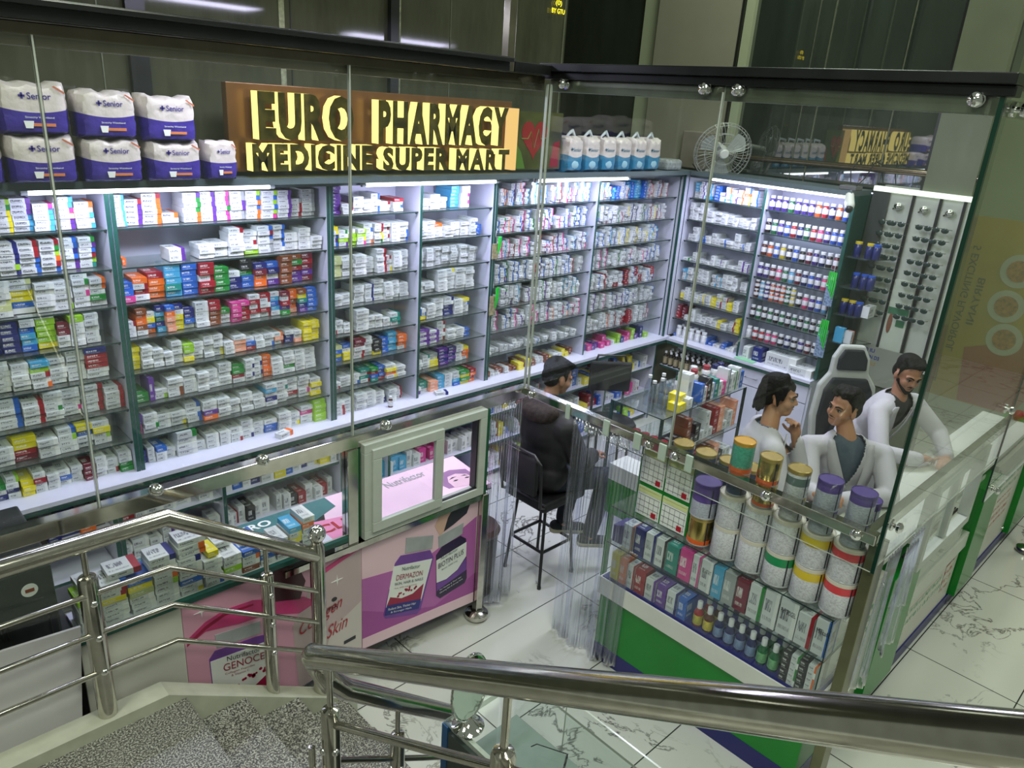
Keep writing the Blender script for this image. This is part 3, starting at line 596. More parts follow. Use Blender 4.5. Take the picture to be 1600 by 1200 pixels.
# ================================================================== shelving
ZS = [0.93, 1.13, 1.33, 1.53, 1.73, 1.93, 2.135, 2.345]
YB = 4.28; XB = 6.505
def shelf_unit(lab, axis, a0, a1, mids, thick_green=(True, True)):
    """axis 'x': runs along x, front at y=YB; axis 'y': runs along y (a0>a1), front at x=XB"""
    if axis == 'x': B = lambda m, u0, u1, d0, d1, z0, z1, k=0, fm=None: m.box(u0, u1, YB + d0, YB + d1, z0, z1, k, fm)
    else: B = lambda m, u0, u1, d0, d1, z0, z1, k=0, fm=None: m.box(XB + d0, XB + d1, u0, u1, z0, z1, k, fm)
    front = 2 if axis == 'x' else 5
    t = thing('medicine_shelf', lab, 'shelf', ((a0 + a1) / 2, YB, 0.93) if axis == 'x' else (XB, (a0 + a1) / 2, 0.93))
    m = MB(); B(m, a0, a1, 0.30, 0.325, 0.93, 2.54); m.build('back_panel', WHITELAM, t)
    for i, a in enumerate((a0, a1)):
        s = 1 if i == 0 else -1
        m = MB(); B(m, min(a, a + s * 0.022), max(a, a + s * 0.022), 0.0, 0.30, 0.93, 2.54, 0, {front: 1}); m.build('side_panel', [WHITELAM, GREENEDGE], t)
    for a in mids:
        m = MB(); B(m, a - 0.011, a + 0.011, 0.0, 0.30, 0.93, 2.54, 0, {front: 1}); m.build('divider', [WHITELAM, GREENEDGE], t)
    cuts = [a0] + list(mids) + [a1]
    for z in ZS[1:]:
        for p, q in zip(cuts[:-1], cuts[1:]):
            lo, hi = sorted((p, q)); lo += 0.022; hi -= 0.022
            m = MB(); B(m, lo, hi, 0.008, 0.295, z - 0.012, z - 0.003, 0, {front: 1})
            g = m.build('glass_shelf', [SHELFG, GLASSEDGE], t)
            m = MB()
            for e in (lo - 0.002, hi - 0.008): B(m, e, e + 0.010, 0.02, 0.035, z - 0.022, z - 0.012)
            m.build('shelf_pin', BLACKM, g)
    return t
shelf_unit('white glass-shelved unit at the far left under the diaper packs', 'x', -0.1, 1.262, [])
shelf_unit('wide glass-shelved unit with the rows of coloured boxes, second from the left', 'x', 1.266, 2.553, [])
shelf_unit('two-bay glass-shelved unit below the right end of the lit sign', 'x', 2.557, 3.985, [3.282])
shelf_unit('two-bay glass-shelved unit in the corner of the back wall', 'x', 3.989, 6.43, [5.207])
shelf_unit('two-bay glass-shelved unit on the right wall with supplement bottles', 'y', 4.235, 2.635, [3.418])
tg = lambda o, *a, **k: tag(o, *a, **k)
m = MB(); m.box(-0.1, 6.50, 4.19, 4.62, 0.872, 0.930, 0, {2: 1}); m.box(-0.1, 6.42, 4.184, 4.19, 0.905, 0.930, 0)
tg(m.build('worktop', [WHITELAM, GREENEDGE], None), 'long white worktop board under the back wall shelves', 'worktop')
m = MB(); m.box(6.42, 6.83, 2.62, 4.18, 0.872, 0.930, 0, {5: 1}); m.box(6.414, 6.42, 2.62, 4.18, 0.905, 0.930, 0)
tg(m.build('worktop', [WHITELAM, GREENEDGE], None), 'white worktop board under the right wall shelves', 'worktop')
HEAD = plain('header_board', srgb(92, 106, 112), 0.35, 0.1, 0.08, 6)
m = MB(); m.box(-0.1, 6.50, 4.19, 4.62, 2.56, 2.60); m.box(-0.1, 6.45, 4.262, 4.30, 2.535, 2.56)
tg(m.build('top_board', HEAD, None), 'grey top board over the back wall shelves carrying packs and the sign', 'board')
m = MB(); m.box(6.42, 6.83, 2.62, 4.18, 2.56, 2.60); m.box(6.485, 6.52, 2.63, 4.22, 2.535, 2.56)
tg(m.build('top_board', HEAD, None), 'grey top board over the right wall shelves', 'board')
m = MB(); m.box(6.43, 6.50, 4.24, 4.28, 0.93, 2.56); m.box(6.415, 6.43, 4.225, 4.245, 0.93, 2.56, 1)
tg(m.build('corner_filler', [WHITELAM, GREENEDGE], None), 'pale filler panel in the inner corner between the two shelf walls', 'panel')
m = MB(); m.box(6.50, 6.83, 2.605, 2.635, 0.93, 2.56, 1); tg(m.build('end_panel', [WHITELAM, GREENEDGE], None), 'green glass-edged end panel closing the right wall shelves', 'panel')
# lower cabinets
def lower(lab, x0, x1, mids, shelves):
    t = thing('open_cabinet', lab, 'cabinet', ((x0 + x1) / 2, 4.3, 0))
    m = MB(); m.box(x0, x1, 4.585, 4.605, 0.0, 0.87); m.build('back_panel', WHITELAM, t)
    for a in [x0 + 0.013] + mids + [x1 - 0.013]:
        m = MB(); m.box(a - 0.012, a + 0.012, 4.27, 4.58, 0.0, 0.87, 0, {2: 1}); m.build('upright', [WHITELAM, GREENEDGE], t)
    for z in shelves:
        m = MB(); m.box(x0 + 0.03, x1 - 0.03, 4.28, 4.58, z - 0.02, z, 0, {2: 1}); m.build('shelf_board', [WHITELAM, GREENEDGE], t)
lower('open white lower cabinet at the far left, behind the dark appliance', -0.1, 1.10, [0.55], [0.36, 0.62])
lower('open white lower cabinet behind the stacked counter boxes', 1.104, 2.62, [1.74], [0.06, 0.33, 0.60])
lower('open white lower cabinet behind the sliding window', 2.624, 4.0, [3.02], [0.06, 0.33, 0.60])
lower('open white lower cabinet behind the black office chair', 4.004, 6.40, [4.8, 5.6], [0.06, 0.33, 0.60])
t = thing('drawer_cabinet', 'white drawer cabinet with bar handles under the supplement bottles', 'cabinet', (6.46, 3.0, 0))
m = MB(); m.box(6.47, 6.82, 2.62, 3.39, 0.0, 0.87); m.build('body', WHITELAM, t)
for (y0, y1, z0, z1) in [(3.02, 3.38, 0.70, 0.86), (2.64, 3.0, 0.70, 0.86), (3.02, 3.38, 0.03, 0.69), (2.64, 3.0, 0.03, 0.69)]:
    m = MB(); m.box(6.452, 6.468, y0, y1, z0, z1); d = m.build('drawer' if z0 > .5 else 'door', WHITELAM, t, bevel=0.002)
    m = MB()
    if z0 > .5: ym = (y0 + y1) / 2; m.tube([(6.452, ym - .06, .78), (6.43, ym - .06, .78), (6.43, ym + .06, .78), (6.452, ym + .06, .78)], 0.005, 8)
    else: ym = y0 + 0.05 if y0 > 3 else y1 - 0.05; m.tube([(6.452, ym, .42), (6.43, ym, .42), (6.43, ym, .58), (6.452, ym, .58)], 0.005, 8)
    m.build('handle', STEEL, d, True)
t = thing('open_cabinet', 'open lower cabinet in the corner holding dark syrup bottles', 'cabinet', (6.5, 3.8, 0))
m = MB(); m.box(6.80, 6.82, 3.40, 4.25, 0, 0.87); m.build('back_panel', WHITELAM, t)
for z in (0.62, 0.30):
    m = MB(); m.box(6.44, 6.79, 3.41, 4.24, z - 0.02, z, 0, {5: 1}); m.build('shelf_board', [WHITELAM, GREENEDGE], t)

# ------------------------------------------------------------------ medicine boxes
SOL = dict(R=(150, 22, 40), O=(226, 104, 30), Y=(228, 212, 30), G=(30, 128, 50), L=(150, 200, 40), B=(40, 96, 186), N=(30, 36, 110), C=(70, 160, 204), T=(30, 130, 118), P=(206, 60, 140),
           M=(112, 22, 48), V=(92, 44, 140), K=(126, 66, 36), A=(150, 154, 156), S=(236, 160, 132), D=(36, 34, 40), W=(224, 226, 226), E=(190, 196, 140))
SOLN = dict(R='red', O='orange', Y='yellow', G='green', L='lime green', B='blue', N='navy', C='light blue', T='teal', P='pink', M='maroon', V='purple', K='brown', A='grey', S='peach', D='black', W='white', E='olive')
WHT = srgb(208, 211, 214)
def rnd(a, b): return R_.uniform(a, b)
SHN = ['worktop', 'first glass shelf', 'second glass shelf', 'third glass shelf', 'fourth glass shelf', 'fifth glass shelf', 'sixth glass shelf', 'top glass shelf']
ORD = ['bottom', 'second', 'third', 'fourth', 'fifth', 'sixth', 'seventh', 'eighth', 'ninth', 'tenth', 'eleventh']
ORD2 = ['first', 'second', 'third', 'fourth', 'fifth', 'sixth', 'seventh', 'eighth', 'ninth', 'tenth', 'eleventh', 'twelfth', 'thirteenth', 'fourteenth', 'fifteenth', 'sixteenth', 'seventeenth', 'eighteenth', 'nineteenth', 'twentieth', 'twenty-first', 'twenty-second', 'twenty-third', 'twenty-fourth']
BOXES = []      # dicts: c (centre), s (half size), rz, col code, text, label
def col_of(code):
    if code == 'w': return WHT, (0.7, 0.7, 0.7, 0), 'plain white'
    if code.islower(): return WHT, tuple(srgb(*SOL[code.upper()])[:3]) + (1.0,), 'white and ' + SOLN[code.upper()]
    return srgb(*SOL[code]), (0.8, 0.8, 0.8, 0), SOLN[code]
def boxes_quads(mb, c, s, rz, code, seed):
    """axis-aligned box rotated about z, with print uv on -y, top, +x, -x"""
    base, acc, _ = col_of(code)
    if code == 'w': acc = (0.75, 0.76, 0.76, 1)
    j = 0.93 + (seed * 37 % 13) / 100
    base = tuple(min(1, x * j) for x in base[:3]) + (1,)
    M = Matrix.Rotation(rz, 3, 'Z'); b = len(mb.v); c = Vector(c)
    for dx, dy, dz in ((-1,-1,-1),(1,-1,-1),(1,1,-1),(-1,1,-1),(-1,-1,1),(1,-1,1),(1,1,1),(-1,1,1)):
        mb.v.append(tuple(c + M @ Vector((dx * s[0], dy * s[1], dz * s[2]))))
    u0 = float(seed % 97); v0 = float(seed % 53)
    q = [(u0 + .001, v0 + .001), (u0 + .999, v0 + .001), (u0 + .999, v0 + .999), (u0 + .001, v0 + .999)]
    top = [(u0 + .001, v0 + .001), (u0 + .999, v0 + .001), (u0 + .999, v0 + .999), (u0 + .001, v0 + .999)]
    z = [(u0 + .01, v0 + .01)] * 4
    mb.face((b, b+3, b+2, b+1), 0, base, acc, z); mb.face((b+4, b+5, b+6, b+7), 0, base, acc, top)
    mb.face((b, b+1, b+5, b+4), 0, base, acc, q); mb.face((b+1, b+2, b+6, b+5), 0, base, acc, z if s[2] < s[1] else q)
    mb.face((b+2, b+3, b+7, b+6), 0, base, acc, z); mb.face((b+3, b, b+4, b+7), 0, base, acc, z)
def parse_row(spec, x0, x1, z, H, bay, sh, axis='x', yb=YB):
    """spec tokens  width|codes|TEXT  or _width ; codes bottom to top"""
    toks = spec.split(); x = x0; k = 0
    for tk in toks:
        if tk[0] == '_': x += float(tk[1:]) / 100; continue
        p = tk.split('|'); w = float(p[0]) / 100; codes = p[1]; tx = p[2] if len(p) > 2 else None
        hh = float(p[3]) / 100 if len(p) > 3 else H
        if x + w > x1 + 0.01: break
        dpt = rnd(0.06, 0.09); fr = rnd(0.045, 0.085); zz = z; lean = rnd(-0.02, 0.02)
        for i, cd in enumerate(codes):
            off = rnd(-0.003, 0.003); jy = rnd(-0.008, 0.008); rz = rnd(-0.03, 0.03) + lean
            if axis == 'x': c = (x + w / 2 + off, yb + fr + jy + dpt, zz + hh / 2); r = rz
            else: c = (XB + fr + jy + dpt, x0_y - (x - x0) - w / 2 + off, zz + hh / 2); r = -PI / 2 + rz
            BOXES.append(dict(c=c, s=(w / 2 - 0.001, dpt, hh / 2 - 0.0006), rz=r, code=cd, text=tx, bay=bay, sh=sh, k=k, i=i, n=len(codes)))
            zz += hh
        x += w + 0.002; k += 1
def rand_row(x0, x1, z, pal, H=None, bay='', sh=0, axis='x', hmin=2, hmax=5, solid=0.0, yb=YB, gap=0.04, wr=(0.045, 0.075)):
    x = x0; k = 0
    H0 = H or rnd(0.022, 0.03)
    while x < x1 - 0.045:
        if R_.random() < gap: x += rnd(0.02, 0.06)
        w = min(rnd(*wr), x1 - x); n = R_.randint(hmin, hmax); cd = R_.choice(pal); hh = H0 * rnd(0.85, 1.25)
        dpt = rnd(0.05, 0.09); fr = rnd(0.03, 0.08); z2 = z
        n = max(1, min(n, int(0.175 / hh)))
        for i in range(n):
            if R_.random() < 0.12: cd = R_.choice(pal)
            c_ = cd.upper() if (R_.random() < solid and cd != 'w') else cd
            jx, jy, rz = rnd(-.003, .003), rnd(-.01, .01), rnd(-.04, .04)
            if axis == 'x': c = (x + w / 2 + jx, yb + fr + jy + dpt, z2 + hh / 2); r = rz
            else: c = (XB + fr + jy + dpt, x0_y - (x - x0) - w / 2 + jx, z2 + hh / 2); r = -PI / 2 + rz
            BOXES.append(dict(c=c, s=(w / 2 - 0.001, dpt, hh / 2 - 0.0006), rz=r, code=c_, text=None, bay=bay, sh=sh, k=k, i=i, n=n)); z2 += hh
        x += w + 0.002; k += 1
B0 = 'far left bay'; B1 = 'wide bay with coloured rows'
# far left bay (x 0.30 .. 1.24), shelf from the top
rows0 = [(7, 0.027, '_40 6|aaalg 7|yyyygl 9|cccvvv|DUPREX 9|ccccp 9|vvspcc 9|cwcso 8|Dw||7'),
         (6, 0.027, '_30 7|www 7|nntbvo|Fastif 9|nlnnnn|Lopra 9|bbbrrr|Gablin 9|brolgr|Gablin 9|vvbnbb 8|tlrbvg|Gablin 8|vvnbbb'),
         (5, 0.030, '_20 9|bLwle 9|wYwww 9|wEewww 10|WBYYae 9|wwwww 8|lwwwa 8|wwpwgw 8|wGwoo 9|wwwwww'),
         (4, 0.032, '_14 9|wlwww 9|aGwaw 8|NNNNNW|BLANCE 8|NNNNN|BLANCE 7|BCCBww 9|YLLLLw 6|wwMM 7|wwwwL 7|wwwww 9|wwwwwk 9|www'),
         (3, 0.028, '_8 9|wPRw 8|YVww 8|wwwwww 8|wwwwww 8|wwwww 9|owrLC 8|wwwww 9|wwwwww 11|wwRRRN'),
         (2, 0.026, '_3 9|wdwdwd 9|llwlww 11|wwwwww 11|bbbbbb 10|rrrrr 9|wwgwww 9|wpwwww 11|rrrrrr 10|rrrrr'),
         (1, 0.034, '8|ww 9|ww 10|wwww 9|www 11|MRYY 10|www 9|wwlb 8|wwBY 9|wlYw 12|wTTTT'),
         (0, 0.030, '6|wNw 6|nOS 6|wbP 6|gLww 6|NwG 6|wNwl 6|YYY 6|wwRw 6|www 6|wBw 6|www 6|MMM 6|wwww 6|rww 7|GGww 7|wwww 7|YKw 8|www')]
for sh, H, sp in rows0: parse_row(sp, 0.30, 1.235, ZS[sh], H, B0, sh)
rows1 = [(7, 0.0275, '6|cccccc 9|vvvvr|Artan 10|ooooor|Artan 9|wo|Artan _2 10|oogggv 9|vvvvvv 8|ppgppp 9|aavvaa 9|oobobl 10|plblbl 9|vvvvvv 8|rrra 9|aaaaaa 10|cccccc'),
         (6, 0.027, '_2 2|O||4 _22 9|vv||3.6 _8 9|www 9|www 9|wwwwwr 9|Lwrww 10|aaabmb 8|wbbbbb 9|wwww 8|wwwww 7|www 8|wwww 10|wwwwww 10|wwwwww'),
         (5, 0.036, '6|PBB 8|wRrO||3.2 9|OOOR 9|CTCCC 9|BBBBB 9|RRrRR 9|GGGG 8|NNw 8|BBGDD 8|OOMN 8|VwNB 8|KKKKK 8|VVRGK 8|MVMRM'),
         (4, 0.030, '5|wwr 6|wKOOK 5|OBYw 5|CNTCN 5|SSSOB 5|YYYwN 6|wBNN 8|wwwww 7|KKKRR 6|wwG 6|PPPP 6|RRRP 7|wRrRw 7|rRwrR 6|wCBCw 6|GVRrM 6|SOKOO 6|VNTYK 7|BBBBB 8|TTTTT'),
         (3, 0.026, '6|YYYYY 6|wwwww 6|wwww 5|www 6|wwwww 6|YwLL 6|wwww 6|wwwww 6|yywww 6|www 8|SSSw 6|RBw 6|www 7|bww 6|rSo _1 6|NNw 5|Sww 6|YYYYY 6|YYYYY 7|wwwww 9|wwwww'),
         (2, 0.028, '8|GG 3|V||14 7|lw 9|kkww 8|wwwww 7|wwww 7|wwww 8|wwwww 8|wRGG 6|wnwnw 6|ananw 6|OOOOO 8|wwww 8|wGwww 7|wwwww 8|wwwww'),
         (1, 0.030, '3|PV||6 8|wgww 8|www 9|yww 9|bbwb 9|OVww 8|wwww 7|www 8|waww 8|www 8|wNwCw 8|wwwtw 8|wRwww 8|wpwww 8|YwYw 8|ewTw 8|pppw'),
         (0, 0.031, '4|NN||4 4|www 6|wwB||3 6|ww 12|wwwg||4 6|ww 8|www 7|www 8|rww 8|nwww 7|www 9|BBw 9|wwww 8|yww 9|wwPw 9|LLLLL')]
for sh, H, sp in rows1: parse_row(sp, 1.292, 2.525, ZS[sh], H, B1, sh)
rows2 = [(7, 0.022, '9|VVVVVVVV 8|wrr 8|www||3.6 8|wwww 7|bwb||4 8|wWr 8|wbwR'),
         (6, 0.026, '7|bvbyY 7|vLwg 6|LLLw 7|pyLl 7|owwbw 7|gyyrr 6|wrwrw 7|wwwww 8|bbbww'),
         (5, 0.027, '9|EEEEE 9|wwwww 9|wwwww 8|wwww 8|rrrrrr 6|ywwr 7|wwwww 7|wwwww'),
         (4, 0.024, '9|www 9|www _1 8|wwwww 7|nnnnn 8|wwwwww 7|wwwww 7|wwwww 8|wwww'),
         (3, 0.030, '5|rww 5|www 7|rw _2 10|wwwww 6|www 6|www 6|ww 8|tTt'),
         (2, 0.028, '9|BYBE 8|YYwB 9|rrwMM 7|wwwww 7|YDDD 6|BBBB 8|CCCCC 8|oOOO'),
         (1, 0.025, '6|rw 9|www 8|bww 8|rTrT 6|TBRG 6|RBNB 9|yOYw 8|www 9|wwwwww'),
         (0, 0.025, '9|rrrw 9|wwww 9|wwwww 8|wwwww 8|wwww 3|N||4 7|wwww 6|rrrr')]
for sh, H, sp in rows2: parse_row(sp, 2.585, 3.265, ZS[sh], H, 'bay with the purple stack', sh)
rows3 = [(7, 0.026, '9|www 9|wwww 9|www _3 8|CCCCCC 8|wpwpww'), (6, 0.025, '8|wwwww 8|wwwww 8|wwwO 8|www 8|wwww 8|wwww 6|wbwbw 6|BBB'),
         (5, 0.022, '8|aaaaaa 8|aaaaaa 8|aaaaaa 8|aaaaaa 8|aaaaaa 8|aaaaaa 8|aaaaa'), (4, 0.026, '8|www 9|aww _2 9|wwwwww 9|wwwwwy 9|wwwwww 9|wwwwww'),
         (3, 0.028, '5|YBB 4|YbW 8|wwww 9|wwwww 9|NNNwn 9|wwww 7|wwbY'), (2, 0.020, '12|vVvVvV 10|vVvVv 8|rwrwr||3 8|wwww 8|wwww 7|BBB'),
         (1, 0.026, '7|www 7|wwwt 9|YYeA 9|VNVNV 8|NVNVN 7|wwwww 7|oOOY'), (0, 0.028, '6|Vw 8|wTT 8|SSS 7|CCCC 8|wwww 7|BCww 9|YGYG 6|OROR')]
for sh, H, sp in rows3: parse_row(sp, 3.30, 3.955, ZS[sh], H, 'bay under the heart picture', sh)
P1_ = 'wwwwcpprvv'; P2_ = 'wwwpgbcc'; P3_ = 'wwwrb'
for sh in range(7, -1, -1):
    pal = {7: 'ppccvvrbos', 6: 'ppbbvggcsb', 5: 'prpbbrpcv', 4: 'bnbgarnb', 3: 'warcwgav', 2: 'pavapsab', 1: 'awawab', 0: 'wwYK'}[sh]
    rand_row(4.02, 5.16, ZS[sh], pal, 0.021, 'bay left of the back corner', sh, hmin=5 if sh > 1 else 2, hmax=8 if sh > 1 else 3, wr=(0.04, 0.062))
    pal = {7: 'rpobCBCc', 6: 'nnbarygg', 5: 'cbabby', 4: 'abagap', 3: 'waRRab', 2: 'abvapa', 1: 'arwoRa', 0: 'PPVBLwN'}[sh]
    rand_row(5.23, 6.30, ZS[sh], pal, 0.021 if sh else 0.05, 'bay in the back corner', sh, hmin=5 if sh else 1, hmax=7 if sh else 2, solid=0.0, wr=(0.04, 0.062))
# right wall, corner bay
x0_y = 4.20
RB = 'corner bay of the right wall'
for sh, pal, hm, hx in [(7, 'wvycbBCCow', 3, 6), (6, 'wwwwww', 3, 5), (5, 'wwwwBbw', 2, 4), (4, 'wwgwwav', 1, 3), (3, 'wwawwcw', 3, 5), (2, 'wrYewy', 3, 4), (1, 'wwYwrMw', 2, 4), (0, 'wwCwBb', 1, 2)]:
    rand_row(0.03, 0.75, ZS[sh], pal, 0.028, RB, sh, 'y', hmin=hm, hmax=hx, solid=0.1)
# lower cabinets
for (z, x0, x1, pal, H, h1, h2, wr) in [(0.60, 1.76, 2.58, 'wwWBYngyw', 0.12, 1, 1, (0.05, 0.09)), (0.33, 1.76, 2.58, 'wwwwRrwD', 0.10, 1, 1, (0.04, 0.07)), (0.60, 1.13, 1.72, 'wwRw', 0.05, 1, 2, (0.06, 0.1)), (0.33, 1.13, 1.72, 'wwrrv', 0.05, 1, 3, (0.05, 0.1)),
                                   (0.60, 2.66, 3.0, 'BCw', 0.08, 1, 2, (0.05, 0.08)), (0.60, 3.04, 3.96, 'LYOGw', 0.09, 1, 1, (0.05, 0.08)), (0.33, 2.66, 3.96, 'wwwPCww', 0.11, 1, 1, (0.05, 0.08)),
                                   (0.60, 4.05, 6.3, 'wwYRBrw', 0.07, 1, 3, (0.05, 0.08)), (0.33, 4.05, 6.3, 'wwYRPbw', 0.06, 1, 3, (0.05, 0.08)), (0.06, 4.05, 6.3, 'wwYlgBw', 0.06, 1, 3, (0.05, 0.08)), (0.62, 0.1, 1.05, 'DNwROG', 0.07, 1, 2, (0.06, 0.1))]:
    rand_row(x0, x1, z, pal, H, 'low', 9, hmin=h1, hmax=h2, yb=4.27, wr=wr, solid=0.4)
# stacks on the white ledge behind the left glass
LED = 'ledge behind the left glass'
def ledge(x, w, codes, hh, dpt=0.065, y=2.945, k=0, jit=0.004, text=None, z=0.945):
    zz = z
    for i, cd in enumerate(codes):
        BOXES.append(dict(c=(x + w / 2 + rnd(-jit, jit), y + dpt + rnd(0, jit), zz + hh / 2), s=(w / 2 - 0.001, dpt, hh / 2 - 0.0006), rz=rnd(-.04, .04), code=cd, text=text, bay=LED, sh=8, k=k, i=i, n=len(codes))); zz += hh
for k, (x, w, cds, hh) in enumerate([(0.572, 0.075, 'wwwwwL', 0.026), (0.66, 0.10, 'wwwwYrrb', 0.024), (0.765, 0.10, 'wwwEYB', 0.028), (0.87, 0.10, 'wwwlow', 0.029), (0.975, 0.10, 'ywBbwwn', 0.026), (1.08, 0.085, 'bwwww', 0.027), (1.17, 0.085, 'wLww', 0.03),
                                    (1.262, 0.085, 'KwoB', 0.028), (1.352, 0.075, 'wBw', 0.03), (1.432, 0.065, 'wVww', 0.028), (1.502, 0.065, 'wnYyC', 0.03), (1.572, 0.065, 'wwwwOw', 0.03)]):
    ledge(x, w, cds, hh, k=k)
for k, (x, w, cds, y, z) in enumerate([(0.59, 0.07, 'w', 2.99, 1.11), (0.70, 0.13, 'r', 2.96, 1.14), (0.86, 0.11, 'wn', 2.95, 1.12), (0.98, 0.12, 'oow', 2.95, 1.13), (1.11, 0.05, 'Y', 2.95, 1.09), (1.17, 0.08, 'w', 3.02, 1.075), (1.28, 0.08, 'b', 2.99, 1.06)]):
    ledge(x, w, cds, 0.028, 0.055, y, k + 12, 0.006, z=z)
# ---- pick the 300 that show largest, the rest is one mass
camp = Vector((0, 0, 3.1))
def seen(b):
    p = Vector(b['c']) - camp; d = p.dot(cf); x = 800 + 1174.9 * p.dot(cr) / d; y = 600 - 1174.9 * p.dot(cu) / d
    ins = (-15 < x < 1615 and -10 < y < 1210)
    return (b['s'][0] * b['s'][2] / (d * d)) * (1 if ins else 0), ins
cand = []
for b in BOXES:
    a, ins = seen(b); b['a'] = a * (0.0 if b['sh'] == 9 else 1.0); b['ins'] = ins; cand.append(b)
BOXES = [b for b in BOXES if b['ins']]
BOXES.sort(key=lambda b: -b['a'])
NIND = 296
stuff = MB()
seed = 1
boxcache = {}
for idx, b in enumerate(BOXES):
    seed = (seed * 31 + 7) % 9973
    if idx >= NIND:
        boxes_quads(stuff, b['c'], b['s'], b['rz'], b['code'], seed); continue
    mbb = MB(); boxes_quads(mbb, (0, 0, b['s'][2]), b['s'], 0, b['code'], seed)
    o = mbb.build('medicine_box', PACK); o.location = (b['c'][0], b['c'][1], b['c'][2] - b['s'][2]); o.rotation_euler = (0, 0, b['rz'])
    nm = col_of(b['code'])[2]
    pos = ORD[b['i']] + (' from bottom' if b['i'] else '')
    if b['n'] > 1 and b['i'] == b['n'] - 1: pos = 'topmost'
    if b['bay'] == LED:
        lab = '%s medicine box, %s in %s ledge stack%s' % (nm, pos, ORD2[b['k'] % 12], '' if b['k'] < 12 else ', laid on top')
    else:
        bay = {B0: 'far left bay', B1: 'wide bay'}.get(b['bay'], b['bay'])
        lab = '%s box, %s, %s stack, %s, %s' % (nm, pos, ORD2[b['k']], SHN[b['sh']].replace(' glass', ''), bay)
    tag(o, lab, 'medicine box', 'medicine boxes on the shelves' if b['bay'] != LED else 'medicine boxes on the ledge')
    if b['text'] and b['code'] != 'D':
        dk = b['code'].islower() or b['code'] == 'W'
        r = text_mesh(b['text']); s = b['s']; key = (b['text'], round(s[0], 4), dk)
        if key not in boxcache:
            me = r[0].copy(); me.materials.clear(); me.materials.append(INK if dk else WINK)
            for v in me.vertices:
                c_ = v.co.copy(); v.co = Vector((-s[0] * 0.86 + c_.x * s[0] * 1.15, 0, s[2] * 0.55 + c_.y * s[2] * 0.95))
            boxcache[key] = me
        to = bpy.data.objects.new('printed_name', boxcache[key]); COL.objects.link(to); to.parent = o; to.location = (0, -s[1] - 0.0006, 0)
tag(stuff.build('medicine_boxes', PACK), 'mass of small medicine boxes filling the far shelves and lower cabinets', 'medicine boxes', None, 'stuff')

# ------------------------------------------------------------------ fluorescent tubes
TUBEM = emis('lit_tube', (0.86, 0.90, 1.0), 9.0)
def tubelamp(lab, p0, p1):
    p0, p1 = Vector(p0), Vector(p1); t = thing('tube_lamp', lab, 'lamp', tuple((p0 + p1) / 2), 'fluorescent tubes over the shelves')
    d = (p1 - p0).normalized()
    a = MB(); a.tube([p0, p1], 0.012, 10); a.build('tube', TUBEM, t, True)
    a = MB(); a.tube([p0 + Vector((0, 0, 0.018)) - d * 0.03, p1 + Vector((0, 0, 0.018)) + d * 0.03], 0.010, 6); a.build('batten', WHITEP, t)
    a = MB(); a.tube([p0 - d * 0.03, p0], 0.013, 8); a.tube([p1, p1 + d * 0.03], 0.013, 8); a.build('end_caps', SILV, t)
tubelamp('white glowing tube over the far left shelves', (0.895, 4.235, 2.545), (2.128, 4.235, 2.545))
tubelamp('white glowing tube under the end of the lit sign', (2.79, 4.235, 2.54), (3.93, 4.235, 2.54))
tubelamp('white glowing tube under the light blue diaper packs', (4.38, 4.235, 2.535), (5.52, 4.235, 2.535))
tubelamp('white glowing tube over the right wall shelves', (6.455, 3.95, 2.545), (6.455, 2.68, 2.545))
# ================================================================== lit sign and things on the top board
s = thing('pharmacy_sign', 'brown sign with glowing gold letters EURO PHARMACY MEDICINE SUPER MART', 'sign', (3.2, 4.2, 2.62))
BRONZE = plain('brown_sign_board', srgb(96, 66, 34), 0.25, 0.35, 0.15, 5)
m = MB(); m.box(1.925, 4.10, 4.285, 4.345, 2.625, 3.105); m.build('sign_board', BRONZE, s, bevel=0.004)
m = MB(); m.box(4.045, 4.085, 4.19, 4.285, 2.625, 3.06); m.build('lit_end_strip', emis('warm_strip', (1.0, 0.62, 0.22), 1.1), s)
GOLD = plain('mirror_gold_face', (0.36, 0.27, 0.07), 0.08, 1.0, 0.5, 18); GLOW = emis('warm_letter_side', (1.0, 0.78, 0.22), 2.0)
def word(wd, x0, x1, z0, z1, bold):
    tot = 0; ws = []
    for ch in wd:
        a = text_mesh(ch, 0.5, bold)[1]; a = max(a, 0.25) * (1 if ch not in 'I' else 0.9); ws.append(a); tot += a
    gap = 0.10; tot += gap * (len(wd) - 1); x = x0; k = (x1 - x0) / tot
    for ch, a in zip(wd, ws):
        text('letter', ch, (x, 4.20 + 0.0, z0), (1, 0, 0), (0, 0, 1), a * k, z1 - z0, [GOLD, GLOW], s, depth=0.075, bold=bold); x += (a + gap) * k
word('EURO', 2.045, 2.66, 2.812, 3.068, 0.055); word('PHARMACY', 2.84, 3.955, 2.800, 3.060, 0.055)
word('MEDICINE', 2.00, 2.80, 2.640, 2.790, 0.055); word('SUPER', 2.875, 3.415, 2.635, 2.780, 0.055); word('MART', 3.48, 3.985, 2.632, 2.775, 0.055)
pc = thing('heart_picture', 'dark picture of a red heart with a pulse line beside the lit sign', 'picture', (4.35, 4.28, 2.62))
m = MB(); m.box(4.115, 4.62, 4.24, 4.30, 2.625, 3.045); m.build('panel', plain('dark_green_picture', srgb(62, 66, 30), 0.15, 0, 0.4, 6), pc)
def fp(u, v, d): return (u, 4.24 - d, v)
heart = []
for k in range(28):
    a = 2 * PI * k / 28; hx = 16 * math.sin(a) ** 3; hz = 13 * math.cos(a) - 5 * math.cos(2*a) - 2 * math.cos(3*a) - math.cos(4*a); heart.append((4.31 + hx * 0.0085, 2.86 + hz * 0.0098))
